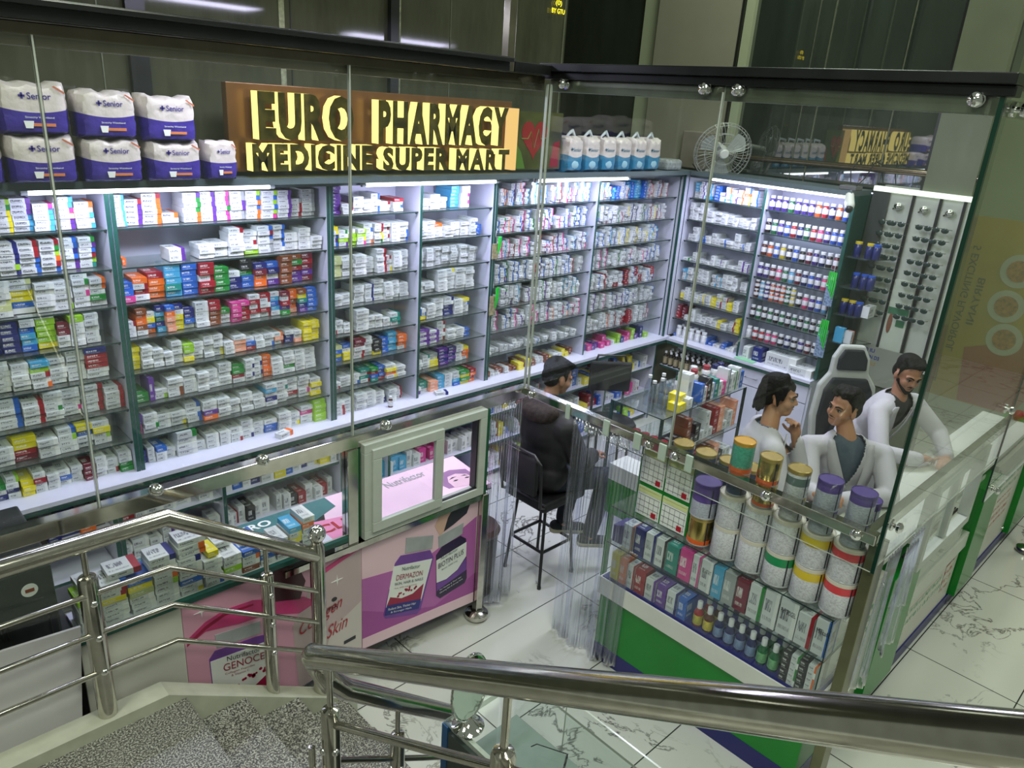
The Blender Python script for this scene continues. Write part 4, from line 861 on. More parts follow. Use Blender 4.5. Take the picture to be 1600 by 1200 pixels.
m = MB(); m.prism(heart, fp, 0.0005, 0.003); m.build('heart_print', plain('heart_red', srgb(128, 24, 26), 0.25), pc)
m = MB(); m.tube([(4.17, 4.235, 2.85), (4.24, 4.235, 2.85), (4.27, 4.235, 2.90), (4.31, 4.235, 2.78), (4.35, 4.235, 2.92), (4.38, 4.235, 2.85), (4.45, 4.235, 2.86)], 0.004, 6); m.build('pulse_line', plain('pulse_green', srgb(110, 110, 40), 0.3), pc)
m = MB(); m.prism([(4.12, 2.63), (4.23, 2.63), (4.18, 2.75), (4.12, 2.82)], fp, 0.0005, 0.002); m.build('leaf_print', plain('leaf_green', srgb(70, 110, 30), 0.3), pc)
m = MB(); m.prism([(4.50, 2.64), (4.60, 2.64), (4.60, 2.84), (4.53, 2.82)], fp, 0.0005, 0.002); m.build('red_print', _m['heart_red'], pc)

def bag_mat(name, low, zc, curve):
    mt, nt = new_mat(name)
    b = node(nt, 'ShaderNodeBsdfPrincipled', i_Roughness=0.32); out = node(nt, 'ShaderNodeOutputMaterial'); L(nt, b.outputs[0], out.inputs[0])
    tc = node(nt, 'ShaderNodeTexCoord'); sp = node(nt, 'ShaderNodeSeparateXYZ'); L(nt, tc.outputs['Object'], sp.inputs[0])
    a = node(nt, 'ShaderNodeMath', operation='MULTIPLY'); L(nt, sp.outputs[0], a.inputs[0]); L(nt, sp.outputs[0], a.inputs[1])
    a2 = node(nt, 'ShaderNodeMath', operation='MULTIPLY_ADD', n1=curve); L(nt, a.outputs[0], a2.inputs[0]); L(nt, sp.outputs[2], a2.inputs[2])
    g = node(nt, 'ShaderNodeMath', operation='LESS_THAN', n1=zc); L(nt, a2.outputs[0], g.inputs[0])
    mx = node(nt, 'ShaderNodeMixRGB'); L(nt, g.outputs[0], mx.inputs[0]); mx.inputs[1].default_value = srgb(205, 196, 192); mx.inputs[2].default_value = low
    L(nt, mx.outputs[0], b.inputs['Base Color'])
    nz = node(nt, 'ShaderNodeTexNoise', i_Scale=22.0, i_Detail=3.0); L(nt, tc.outputs['Object'], nz.inputs['Vector'])
    bp = node(nt, 'ShaderNodeBump', i_Strength=0.5, i_Distance=0.012); L(nt, nz.outputs[0], bp.inputs['Height']); L(nt, bp.outputs[0], b.inputs['Normal'])
    return mt
def bag(name, lab, cat, group, x, z, w, h, d, mat, ink, y=4.20, tear=0.03, kind=0):
    t = thing(name, lab, cat, (0, 0, 0), group)
    m = MB(); n, k = 14, 14
    rr = random.Random(int(x * 1000 + z * 77))
    def P(u, v, s_):   # u -1..1, v 0..1, side -1 front 1 back
        px = w / 2 * u * (1 - 0.03 * abs(2 * v - 1) ** 4 - 0.05 * max(0, v - 0.8) * 5 * (v > 0.8)) ; e = (1 - abs(u) ** 9) ** 0.5 * (1 - abs(2 * v - 1) ** 10) ** 0.35
        zz = h * v
        if v > 0.9: zz += tear * (math.sin(u * 7 + x * 9) * 0.25 + abs(u) * 0.25 - 0.2)
        return (px + rr.uniform(-.003, .003), s_ * d / 2 * (0.45 + 0.55 * e) + rr.uniform(-.003, .003), max(0.0, zz + rr.uniform(-.002, .002)))
    idx = {}
    for sd in (-1, 1):
        for i in range(n + 1):
            for j in range(k + 1):
                m.v.append(P(-1 + 2 * i / n, j / k, sd)); idx[(sd, i, j)] = len(m.v) - 1
    for sd in (-1, 1):
        for i in range(n):
            for j in range(k): m.face((idx[(sd, i, j)], idx[(sd, i+1, j)], idx[(sd, i+1, j+1)], idx[(sd, i, j+1)]))
    for j in range(k):
        for i in (0, n): m.face((idx[(-1, i, j)], idx[(1, i, j)], idx[(1, i, j+1)], idx[(-1, i, j+1)]))
    for i in range(n):
        for j in (0, k): m.face((idx[(-1, i, j)], idx[(1, i, j)], idx[(1, i+1, j)], idx[(-1, i+1, j)]))
    m.build('wrapper', mat, t, True)
    yy = -d / 2 - 0.004
    if kind == 0:
        text('brand_lettering', 'Senior', (-0.02 * w / 0.28 * 1.4, yy, h * 0.68), (1, 0, 0), (0, 0, 1), w * 0.33, h * 0.125, ink, t, bold=0.01)
        m = MB(); q = w * 0.045; cx, cz = -w * 0.17, h * 0.74; m.box(cx - q, cx + q, yy - .001, yy, cz - q / 3, cz + q / 3); m.box(cx - q / 3, cx + q / 3, yy - .001, yy, cz - q, cz + q); m.build('plus_logo', ink, t)
        m = MB(); m.box(-w * 0.12, w * 0.25, yy - .001, yy, h * 0.17, h * 0.23); m.build('lower_print', plain('orange_strip', srgb(200, 120, 80), 0.4), t)
        m = MB(); m.prism([(-w * 0.17, h * 0.13), (-w * 0.07, h * 0.13), (-w * 0.05, h * 0.27), (-w * 0.19, h * 0.27)], lambda u, v, d_: (u, yy - d_, v), 0.001, 0.002); m.build('product_print', WHITEPR, t)
        text('small_lettering', 'Stretchy Waistband', (-w * 0.16, yy, h * 0.31), (1, 0, 0), (0, 0, 1), w * 0.40, h * 0.05, WINK, t)
        m = MB(); m.prism([(w * 0.26, h * 0.93), (w * 0.42, h * 0.80), (w * 0.43, h * 0.84), (w * 0.29, h * 0.95)], lambda u, v, d_: (u, yy - d_, v), 0.001, 0.002); m.build('corner_stripe', plain('copper_stripe', srgb(180, 110, 80), 0.4), t)
    else:
        text('brand_lettering', 'Senior', (-w * 0.22, yy, h * 0.60), (1, 0, 0), (0, 0, 1), w * 0.52, h * 0.10, ink, t, bold=0.01)
        m = MB(); q = w * 0.07; cx, cz = -w * 0.30, h * 0.66; m.box(cx - q, cx + q, yy - .001, yy, cz - q / 3, cz + q / 3); m.box(cx - q / 3, cx + q / 3, yy - .001, yy, cz - q, cz + q); m.build('plus_logo', ink, t)
        m = MB(); m.ell((0, yy + 0.008, h * 0.22), (w * 0.24, 0.010, h * 0.12)); m.build('product_print', plain('pale_aqua_print', srgb(150, 190, 205), 0.4), t)
        m = MB(); m.tube([(-w * .3, 0, h * 0.97), (-w * .1, -0.02, h * 1.13), (w * .25, 0.02, h * 1.17), (w * .4, 0, h * 0.98)], [0.006, 0.012, 0.016, 0.004], 6); m.build('plastic_loop', plain('clear_loop', srgb(190, 200, 205), 0.25), t, True)
    t.location = (x, y, z); return t
BAGM = bag_mat('diaper_wrapper', srgb(62, 48, 140), 0.096, -1.0); BAGS = bag_mat('small_diaper_wrapper', srgb(66, 52, 140), 0.088, -1.0); BAGB = bag_mat('aqua_diaper_wrapper', srgb(44, 120, 156), 0.115, -2.5)
INKV = plain('purple_ink', srgb(52, 42, 130), 0.4, noise=0); INKT = plain('teal_ink', srgb(20, 100, 130), 0.4, noise=0)
GB = 'packs of adult diapers on the top board'
for (x, z, w, h, l) in [(0.955, 2.602, 0.285, 0.215, 'wide white and purple diaper pack, lower row, left of three'), (1.262, 2.602, 0.265, 0.205, 'wide white and purple diaper pack, lower row, middle of three'), (1.556, 2.602, 0.265, 0.195, 'wide white and purple diaper pack, lower row, right of three'),
                        (0.945, 2.820, 0.290, 0.225, 'wide white and purple diaper pack, upper row, left of three'), (1.255, 2.810, 0.265, 0.215, 'wide white and purple diaper pack, upper row, middle of three'), (1.545, 2.800, 0.265, 0.215, 'wide white and purple diaper pack, upper row, right of three'),
                        (0.655, 2.602, 0.285, 0.21, 'white and purple diaper pack cut off by the left edge, lower row'), (0.645, 2.816, 0.285, 0.22, 'white and purple diaper pack cut off by the left edge, upper row')]:
    bag('diaper_pack', l, 'diaper pack', GB, x, z, w, h, 0.24, BAGM, INKV)
bag('diaper_pack', 'small white and purple diaper pack beside the lit sign', 'diaper pack', GB, 1.815, 2.602, 0.165, 0.20, 0.16, BAGS, INKV, tear=0.01)
for k in range(6):
    bag('diaper_pack', ['light blue and white diaper pack nearest the heart picture', 'second light blue diaper pack from the heart picture', 'third light blue diaper pack from the heart picture', 'fourth light blue diaper pack from the heart picture', 'fifth light blue diaper pack from the heart picture', 'light blue diaper pack at the right end of the row of six'][k], 'diaper pack', 'light blue diaper packs', 4.75 + k * 0.213, 2.602, 0.188, 0.27, 0.17, BAGB, INKT, y=4.27, kind=1, tear=0.05)
m = MB(); m.box(6.05, 6.30, 4.2, 4.4, 2.60, 2.70); tag(m.build('plastic_bag', plain('clear_plastic_bag', srgb(150, 156, 156), 0.25, 0, 0.3, 30), None, bevel=0.03), 'small pale plastic bundle at the right end of the top board', 'bag')

# pedestal/wall fan
fan = thing('cage_fan', 'white metal-cage fan mounted high near the inner corner', 'fan', (6.55, 3.95, 2.78))
fc = Vector((6.55, 3.95, 2.79)); fn_ = Vector((-0.62, -0.66, -0.18)).normalized(); FM = fn_.to_track_quat('Z', 'Y').to_matrix()
m = MB(); WIRE = plain('fan_wire', srgb(170, 172, 168), 0.35, 0.3)
def fpt(r, a, d): return fc + FM @ Vector((r * math.cos(a), r * math.sin(a), d))
for r, d in [(0.27, 0.0), (0.25, 0.035), (0.18, 0.055), (0.10, 0.068), (0.25, -0.04), (0.16, -0.06)]:
    m.tube([fpt(r, 2 * PI * k / 28, d) for k in range(28)], 0.0028, 5, closed=True)
for k in range(44):
    a = 2 * PI * k / 44; m.tube([fpt(0.05, a, 0.072), fpt(0.15, a + .1, 0.062), fpt(0.235, a + .16, 0.042), fpt(0.27, a + .18, 0.0)], 0.0016, 4, caps=False)
for k in range(22):
    a = 2 * PI * k / 22; m.tube([fpt(0.05, a, -0.07), fpt(0.2, a, -0.055), fpt(0.27, a, 0.0)], 0.0016, 4, caps=False)
m.build('cage', WIRE, fan)
m = MB(); m.lathe([(0.0, 0.082), (0.035, 0.08), (0.045, 0.07), (0.045, 0.06)], fc, 18, M=FM); m.build('front_badge', WHITEP, fan, True)
for k in range(3):
    m = MB(); a0 = k * 2 * PI / 3
    for i in range(6):
        a = a0 + i * 0.17; m.v += [tuple(fpt(0.04, a, 0.02 - i * 0.007)), tuple(fpt(0.23 - abs(i - 3) * 0.01, a + 0.15, 0.02 - i * 0.007))]
    for i in range(5): m.face((2*i, 2*i+1, 2*i+3, 2*i+2))
    b = m.build('blade', plain('fan_blade', srgb(160, 166, 160), 0.35), fan); sd = b.modifiers.new('s', 'SOLIDIFY'); sd.thickness = 0.003
m = MB(); m.cap(fc - fn_ * 0.04, fc - fn_ * 0.2, 0.055, 0.045); m.build('motor_housing', WHITEP, fan, True)
m = MB(); m.tube([fc - fn_ * 0.16, fc - fn_ * 0.16 + Vector((0, 0.02, -0.19))], 0.016, 10); m.box(6.60, 6.76, 4.0, 4.14, 2.60, 2.615); m.build('stand', WHITEP, fan)
m = MB(); m.box(6.70, 6.86, 4.22, 4.52, 2.60, 2.95); tag(m.build('equipment_box', plain('beige_case', srgb(128, 122, 108), 0.5), None, bevel=0.01), 'beige box on the top board behind the fan', 'box')
# pipe, cables, camera
m = MB(); m.tube([(6.88, 4.06, 2.745), (6.88, 2.2, 2.775), (6.88, 1.83, 2.775)], 0.026, 14); tag(m.build('metal_pipe', plain('bronze_steel', srgb(116, 104, 88), 0.2, 0.85, 0.1, 20), None, True), 'long shiny pipe across the right wall above the shelves', 'pipe')
cb = MB()
for (pts) in [[(6.80, 2.75, 2.80), (6.7, 2.72, 2.86), (6.62, 2.75, 2.75), (6.60, 2.72, 2.64)], [(6.80, 2.55, 2.80), (6.72, 2.60, 2.84), (6.62, 2.62, 2.70), (6.5, 2.64, 2.62)], [(6.46, 4.2, 2.66), (6.45, 4.1, 2.58), (6.43, 3.95, 2.55)]]: cb.tube(pts, 0.005, 6)
tag(cb.build('loose_cables', BLACKM, None, True), 'loose black cables looping over the right wall shelves', 'cable')
cc = thing('security_camera', 'white security camera hanging at the end of the right wall shelves', 'camera', (6.40, 2.60, 2.50))
m = MB(); m.cap((6.44, 2.64, 2.56), (6.38, 2.60, 2.49), 0.035, 0.04); m.build('camera_body', WHITEP, cc, True)
m = MB(); m.ell((6.362, 2.592, 2.465), (0.032, 0.032, 0.035)); m.build('lens_front', BLACKM, cc, True)
m = MB(); m.tube([(6.44, 2.64, 2.56), (6.50, 2.66, 2.60)], 0.012, 8); m.build('bracket', WHITEP, cc)
m = MB(); m.box(6.48, 6.62, 2.62, 2.76, 2.602, 2.635); tag(m.build('power_box', plain('grey_plastic', srgb(96, 96, 98), 0.5), None, bevel=0.004), 'grey adapter box on the shelf top above the camera', 'box')

# ------------------------------------------------------------------ bottles
def bottle_proto(name, r, h, body, capm, label, lab, cat, group, capr=0.8, caph=0.2, neck=0.72, lab0=0.14, lab1=0.62, n=14):
    t = thing(name, lab, cat, (0, 0, 0), group)
    m = MB(); m.lathe([(r * 0.94, 0), (r, 0.004), (r, h * neck), (r * 0.8, h * (neck + 0.06)), (r * 0.55, h * (1 - caph))], (0, 0, 0), n); m.build('bottle_body', body, t, True)
    m = MB(); m.lathe([(r * capr, h * (1 - caph)), (r * capr, h * 0.985), (r * capr * 0.9, h), (0, h)], (0, 0, 0), n); m.build('bottle_cap', capm, t, True)
    if label: m = MB(); m.lathe([(r * 1.02, h * lab0), (r * 1.02, h * lab1)], (0, 0, 0), n); m.build('bottle_label', label, t, True)
    return t
def dist(o): o.location = o.location
def label_mat(nm, col):
    return plain('label_' + nm, col, 0.4, 0, 0.3, 60)
LABW = label_mat('white', srgb(214, 214, 220))
BC = {'V': srgb(64, 44, 120), 'G': srgb(24, 96, 56), 'O': srgb(190, 84, 40), 'R': srgb(150, 30, 44), 'N': srgb(30, 36, 90), 'B': srgb(44, 80, 170), 'D': srgb(34, 26, 30), 'K': srgb(84, 40, 28), 'P': srgb(190, 60, 110), 'M': srgb(96, 24, 44), 'W': srgb(208, 210, 214), 'Y': srgb(190, 170, 50), 'C': srgb(90, 150, 190)}
BN = {'V': 'purple', 'G': 'green', 'O': 'orange', 'R': 'red', 'N': 'navy', 'B': 'blue', 'D': 'black', 'K': 'brown', 'P': 'pink', 'M': 'maroon', 'W': 'white', 'Y': 'yellow', 'C': 'light blue'}
CAPW = plain('white_cap', srgb(222, 222, 228), 0.4, noise=0)
BM = {k: plain('bottle_' + BN[k], v, 0.2, 0, 0.1, 30, coat=0.3) for k, v in BC.items()}
protos = {}
def supp(code, y, z, h, r, lab, group, x=XB + 0.075, lo=(0.10, 0.58)):
    key = (code, round(h, 3))
    if key not in protos:
        o = bottle_proto('supplement_bottle', r, h, BM[code], CAPW, LABW, lab, 'bottle', group, 0.86, 0.2, 0.68, lo[0] + 0.12, lo[1]); o.location = (x, y, z); o['label'] = lab; protos[key] = o; return o
    return dup(protos[key], (x, y, z), lab, group)
rowsb = [(7, 'VVVGVVVORNOB', 0.125), (6, 'DGVBRNGRPVBB', 0.125), (5, 'KOBYDBDMVNDM', 0.125), (4, 'VVMPGCMNBVPN', 0.125)]
for sh, seq, h in rowsb:
    for k, c_ in enumerate(seq):
        y = 3.375 - k * 0.0625
        supp(c_, y, ZS[sh] - 0.002, h * rnd(0.98, 1.02), 0.026, '%s supplement bottle, %s from the left, %s of the right wall' % (BN[c_], ORD2[k], SHN[sh]), 'supplement bottles on the right wall')
for k, c_ in enumerate('KCVOROGY' ):
    for lv in range(2): supp(c_, 3.375 - k * 0.052, ZS[3] - 0.002 + lv * 0.083, 0.08, 0.023, '%s small bottle, %s from the left, %s layer of the doubled row' % (BN[c_], ORD2[k], ['lower', 'upper'][lv]), 'supplement bottles on the right wall')
for k, c_ in enumerate('DPVBC'): supp(c_, 2.95 - k * 0.062, ZS[3] - 0.002, 0.125, 0.026, '%s supplement bottle, %s of five right of the doubled row' % (BN[c_], ORD2[k]), 'supplement bottles on the right wall')
for k in range(12): supp('DG'[k % 2] , 3.375 - k * 0.06, ZS[2] - 0.002, 0.12, 0.024, '%s glass medicine bottle, %s from the left, %s of the right wall' % (BN['DG'[k % 2]], ORD2[k], SHN[2]), 'supplement bottles on the right wall')
for k, c_ in enumerate('WRRPPDNDVMD'): supp(c_, 3.375 - k * 0.066, ZS[1] - 0.002, 0.11, 0.027, '%s bottle, %s from the left, %s of the right wall' % (BN[c_], ORD2[k], SHN[1]), 'supplement bottles on the right wall')
for k, c_ in enumerate('WWWWWDDKK'): supp(c_, 4.14 - (k % 5) * 0.075 , ZS[0], 0.12, 0.03, '%s plastic bottle, %s in the %s row on the worktop corner' % (BN[c_], ORD2[k % 5], ['front', 'back'][k // 5]), 'bottles at the worktop corner', x=XB + 0.06 + (k // 5) * 0.08)
# cartons at the end of the worktop
def carton(name, lab, cat, x0, x1, y0, y1, z0, z1, code, group=None, rz=0.0, seed_=3):
    m = MB(); boxes_quads(m, (0, 0, (z1 - z0) / 2), ((x1 - x0) / 2, (y1 - y0) / 2, (z1 - z0) / 2), 0, code, seed_); o = m.build(name, PACK); o.location = ((x0 + x1) / 2, (y0 + y1) / 2, z0); o.rotation_euler = (0, 0, rz)
    return tag(o, lab, cat, group)
def cartony(name, lab, cat, xf, yc, w, d, z0, h, code, group=None, seed_=3, tilt=0):      # faces -x
    return carton(name, lab, cat, xf + d / 2 - w / 2, xf + d / 2 + w / 2, yc - d / 2, yc + d / 2, z0, z0 + h, code, group, -PI / 2 + tilt, seed_)
cartony('device_box', 'large white device box on the right worktop end', 'box', 6.50, 2.97, 0.30, 0.20, 0.93, 0.13, 'w', seed_=5)
cartony('device_box', 'flat white box with a pen picture on the right worktop end', 'box', 6.47, 2.76, 0.22, 0.2, 0.93, 0.075, 'w', seed_=6)
cartony('device_box', 'yellow and navy box on the right worktop', 'box', 6.52, 3.22, 0.10, 0.12, 0.93, 0.13, 'N', seed_=7)
cartony('device_box', 'cream box at the green mat on the right worktop', 'box', 6.50, 3.33, 0.06, 0.12, 0.93, 0.12, 'w', seed_=8)
m = MB(); m.box(6.42, 6.50, 3.20, 3.40, 0.93, 0.937); tag(m.build('green_mat', plain('pale_green_mat', srgb(130, 190, 150), 0.5), None), 'pale green strip mat at the front of the right worktop', 'mat')
# single items on the worktop of the back wall
bt = bottle_proto('syrup_bottle', 0.019, 0.085, BM['K'], CAPW, LABW, 'small brown bottle standing alone on the back worktop', 'bottle', None, 0.6, 0.2, 0.6); bt.location = (3.02, 4.26, 0.93)
carton('lone_box', 'small white box lying alone at the front edge of the worktop', 'box', 2.10, 2.21, 4.215, 4.27, 0.93, 0.965, 'o', seed_=9, rz=0.3)
carton('lone_box', 'small white and navy box lying alone under the heart picture', 'box', 3.44, 3.54, 4.22, 4.28, 0.93, 0.955, 'n', seed_=10, rz=-0.3)
# hanging key packets
KG = plain('bright_green_ribbon', srgb(40, 200, 60), 0.35, noise=0.1)
def packet(lab, x, y, z, h, kind):
    t = thing('hanging_packet', lab, 'packet', (x, y, z))
    m = MB(); m.box(x - 0.004, x + 0.004, y - h * 0.13, y + h * 0.13, z - h, z - h * 0.25) if kind else m.box(x - 0.03, x + 0.03, y - 0.006, y + 0.006, z - h, z - h * 0.3)
    m.build('card', plain('blue_card', srgb(120, 140, 170), 0.4, 0, 0.6, 60) if kind else plain('tan_card', srgb(150, 140, 110), 0.4, 0, 0.4, 40), t, bevel=0.002)
    m = MB()
    for k in range(5): 
        o_ = (k - 2) * 0.014; a = (x + (0 if kind else 0.04 + o_ * 0.4) - 0.008 * kind, y + (o_ if kind else -0.006), z); m.tube([a, (a[0] + 0.004 * k - 0.008, a[1] + o_ * 0.3, z - h * 0.4), (a[0], a[1], z - h * (0.75 - 0.08 * k))], 0.006, 6)
    m.build('green_ribbon', KG, t, True)
    m = MB(); m.tube([(x, y, z + 0.05), (x, y, z)], 0.003, 5); m.build('hook', SILV, t)
packet('green ribboned packet hanging high on the green post under the heart picture', 3.985, 4.255, 2.12, 0.17, 0)
packet('green ribboned packet hanging lower on the green post under the heart picture', 3.985, 4.25, 1.72, 0.22, 0)
packet('blue card packet with green ribbon hanging high at the right wall end', 6.46, 2.64, 1.92, 0.30, 1)
packet('blue and yellow card packet with green ribbon hanging low at the right wall end', 6.46, 2.62, 1.50, 0.34, 1)
# syrup bottles in the corner cabinet
first = None
for r_ in range(5):
    for k in range(12):
        l = 'dark syrup bottle on the upper board of the corner cabinet'
        loc = (6.475 + r_ * 0.058, 4.20 - k * 0.066 - (r_ % 2) * 0.02, 0.62)
        if first is None:
            first = bottle_proto('syrup_bottle', 0.026, 0.15, BM['D'], CAPW, label_mat('tan', srgb(150, 138, 110)), l, 'bottle', 'syrup bottles in the corner cabinet', 0.5, 0.14, 0.62); first.location = loc
        else: dup(first, loc, l)
for k in range(16):
    dup(first, (6.47 + (k // 8) * 0.06, 4.20 - (k % 8) * 0.07, 0.30), 'dark syrup bottle on the lower board of the corner cabinet', 'syrup bottles low in the corner cabinet')
# ================================================================== front display case
d = thing('display_case', 'green counter case with glass shelves full of creams and tins', 'display case', (3.25, 1.55, 0))
DY0, DY1, DX0, DX1 = 0.915, 2.19, PR + 0.001, 3.56
m = MB(); m.box(DX0, DX1, DY0, DY1, 0.11, 0.455); m.build('green_base', GREEN, d)
m = MB(); m.box(DX0 - 0.002, DX1, DY0 - 0.002, DY1 + 0.002, 0.0, 0.11); m.build('blue_plinth', BLUEB, d)
m = MB(); m.box(DX0 - 0.012, DX1, DY0 - 0.012, DY1 + 0.012, 0.455, 0.567); m.build('white_band', WHITEP, d)
m = MB(); m.box(DX0 - 0.004, DX1 - 0.02, DY0, DY1, 0.567, 0.572, 0); m.build('case_floor', BLUEB, d)
for z in (0.797, 1.027):
    m = MB(); m.box(DX0 - 0.003, DX1, DY0 - 0.003, DY1 + 0.003, z, z + 0.008, 0, {2: 1, 5: 1}); m.build('glass_shelf', [SHELFG, GLASSEDGE], d)
for (y0, y1) in ((DY0, DY0 + 0.006),):
    m = MB(); m.box(DX0, DX1, y0, y1, 0.572, 1.027, 0, {5: 1}); m.build('side_glass', [CASEG, GLASSEDGE], d)
m = MB(); m.box(DX0, DX0 + 0.005, DY0, DY1, 0.572, 1.027); m.build('front_glass', CASEG, d)
m = MB(); m.box(DX1 - 0.015, DX1, DY0, DY1, 0.572, 1.027); m.build('back_board', WHITEP, d)
m = MB(); m.box(3.575, 3.75, 2.30, 2.62, 0.62, 0.86); m.box(3.572, 3.75, 2.30, 2.62, 0.86, 0.97, 1)
for yy in (2.33, 2.59): m.box(3.60, 3.63, yy - .015, yy + .015, 0, 0.62)
tag(m.build('green_cabinet', [GREEN, WHITEP], None), 'green cabinet with white top band behind the right curtain', 'cabinet')
# cartons on the middle shelf
XF = 3.075
def dc(lab, y, w, z, h, code, sd, txt=None, dp=0.09, grp='cartons in the green case'):
    o = cartony('cream_carton', lab, 'carton', XF, y, w, dp, z, h, code, grp, sd, rnd(-.03, .03))
    if txt:
        tm, asp = text_mesh(txt); me = tm.copy(); me.materials.clear(); me.materials.append(WINK if code.isupper() and code != 'W' else INK)
        for v in me.vertices:
            c_ = v.co.copy(); v.co = Vector((-w * 0.42 + c_.x * w * 0.84, -dp / 2 - 0.001, h * 0.60 + c_.y * h * 0.13))
        to = bpy.data.objects.new('printed_name', me); COL.objects.link(to); to.parent = o
    return o
ys = 2.105; ZM = 0.805
m = MB()
for k in range(4): m.box(3.075, 3.20, 2.112 + k * 0.017, 2.126 + k * 0.017, 0.806, 0.93 - 0.006 * k)
tag(m.build('purple_pouches', plain('purple_pouch', srgb(70, 52, 130), 0.4), None, bevel=0.004), 'purple pouches at the curtain end of the middle glass shelf', 'pouches')
for k, (w, h, code, txt, nm) in enumerate([(0.085, 0.15, 'k', None, 'white carton with a burger picture'), (0.075, 0.165, 'N', None, 'dark blue toothpaste carton'), (0.075, 0.165, 'n', None, 'white and blue gel carton'), (0.075, 0.165, 'd', None, 'white and black gel carton'), (0.085, 0.165, 'T', None, 'teal mouthwash carton'),
                                         (0.085, 0.18, 'P', None, 'pink face cream carton'), (0.055, 0.18, 'p', None, 'white and pink cream carton'), (0.075, 0.18, 'w', 'CO-STAT', 'white cream carton'), (0.065, 0.18, 'C', None, 'light blue sun block carton'),
                                         (0.075, 0.18, 'A', None, 'grey and brown carton'), (0.075, 0.18, 'M', None, 'grey and dark red carton'), (0.085, 0.19, 'g', None, 'white green and pink gel carton'), (0.085, 0.20, 'w', None, 'tall white lotion carton with a grey swirl'), (0.10, 0.20, 'w', 'PHYSIOGEL', 'tall white lotion carton with dark lettering'), (0.09, 0.17, 'r', None, 'white carton with a red band'), (0.085, 0.19, 'b', 'Metafil', 'white carton with a blue Metafil emblem')]):
    w *= 0.90
    dc('%s on the middle glass shelf, %s from left' % (nm, ORD2[k]), ys - w / 2, w - 0.003, ZM, h, code, 11 + k, txt); ys -= w + (0.003 if k != 4 else 0.004)
    if ys < 0.93: break
# bottom row left cartons
ys = 2.16
for k, (w, h, code, txt, nm) in enumerate([(0.06, 0.17, 'Y', None, 'yellow and purple carton'), (0.05, 0.16, 'O', None, 'orange carton'), (0.05, 0.15, 'r', None, 'white carton with red stripes'), (0.07, 0.15, 'R', None, 'red and white carton'), (0.07, 0.13, 'v', None, 'white and violet carton'), (0.065, 0.13, 'V', None, 'dark purple carton'), (0.07, 0.13, 'n', None, 'white and navy tall carton'), (0.055, 0.13, 'B', None, 'yellow and blue cream carton')]):
    dc('%s on the floor of the green case, %s from left' % (nm, ORD2[k]), ys - w / 2, w - 0.003, 0.572, h, code, 41 + k, txt); ys -= w + 0.004
# small mouthwash bottles
for k, c_ in enumerate('RYNNNNGG'):
    y = ys - 0.05 - k * 0.062
    mm = {'R': 'R', 'Y': 'K', 'N': 'N', 'G': 'G'}[c_]
    for rw in range(2):
        key = ('mw', c_)
        l = '%s mouthwash bottle with white cap, %s of eight in the %s row' % ({'R': 'dark red', 'Y': 'brown', 'N': 'navy blue', 'G': 'green'}[c_], ORD2[k], ['front', 'back'][rw])
        if key not in protos:
            protos[key] = bottle_proto('mouthwash_bottle', 0.026, 0.145, BM[mm], CAPW, plain('label_' + c_ + 'm', {'R': srgb(180, 170, 60), 'Y': srgb(200, 180, 60), 'N': srgb(120, 140, 180), 'G': srgb(110, 170, 120)}[c_], 0.4, 0, 0.3, 60), l, 'bottle', 'mouthwash bottles in the green case', 0.55, 0.28, 0.55, 0.08, 0.46, 16); protos[key].location = (XF + 0.035 + rw * 0.075, y, 0.572)
        else: dup(protos[key], (XF + 0.035 + rw * 0.075, y - rw * 0.012, 0.572), l)
# stacked small packs at the right end of the case floor
ys = ys - 0.05 - 8 * 0.062 + 0.012
for k, code in enumerate('DgDoCtay'):
    w = 0.042
    if ys - w < DY0 + 0.005: break
    for i in range(5):
        cartony('ointment_pack', '%s ointment pack, %s layer of the %s column at the case corner' % ('black and white' if code == 'D' else col_of(code)[2], ORD[i], ORD2[k]), 'ointment pack', XF - 0.005, ys - w / 2, w - 0.003, 0.10, 0.572 + i * 0.034, 0.033, code if i % 3 else 'w' if code != 'D' else 'D', 'small ointment packs in the green case', 60 + k)
    ys -= w
# forms / price lists in holders
def frm(lab, y0, y1, z0, z1, hd):
    t = thing('price_list', lab, 'poster', (3.10, (y0 + y1) / 2, z0))
    m = MB(); m.box(3.098, 3.102, y0, y1, z0, z1); m.build('sheet', WHITEPR, t)
    m = MB(); m.box(3.0965, 3.0975, y0, y1, z1 - 0.035, z1); m.build('header_band', hd, t)
    m = MB()
    for k in range(5): m.box(3.0965, 3.0972, y0 + 0.004, y1 - 0.004, z0 + 0.02 + k * 0.034, z0 + 0.0215 + k * 0.034)
    for k in range(5): m.box(3.0965, 3.0972, y0 + 0.01 + k * (y1 - y0) / 5, y0 + 0.0112 + k * (y1 - y0) / 5, z0 + 0.01, z1 - 0.05)
    m.build('grid_lines', INK, t)
    m = MB(); m.box(3.0963, 3.0972, y0 + 0.02, y0 + 0.05, z0 + 0.01, z0 + 0.04); m.build('red_stamp', CR2, t)
HY = plain('yellow_green_header', srgb(206, 214, 150), 0.4)
frm('upper left white price list with yellow-green header above the cartons', 1.91, 2.06, 1.235, 1.43, HY); frm('upper right white price list with yellow-green header above the cartons', 1.745, 1.90, 1.235, 1.43, HY)
frm('lower left white price list standing on the top glass', 1.91, 2.06, 1.04, 1.21, HY); frm('lower right white price list standing on the top glass', 1.745, 1.90, 1.04, 1.21, HY)
m = MB(); m.box(3.104, 3.108, 1.735, 2.075, 1.036, 1.435); tag(m.build('list_holder', GREEN, None), 'green backing board holding the four price lists', 'board')
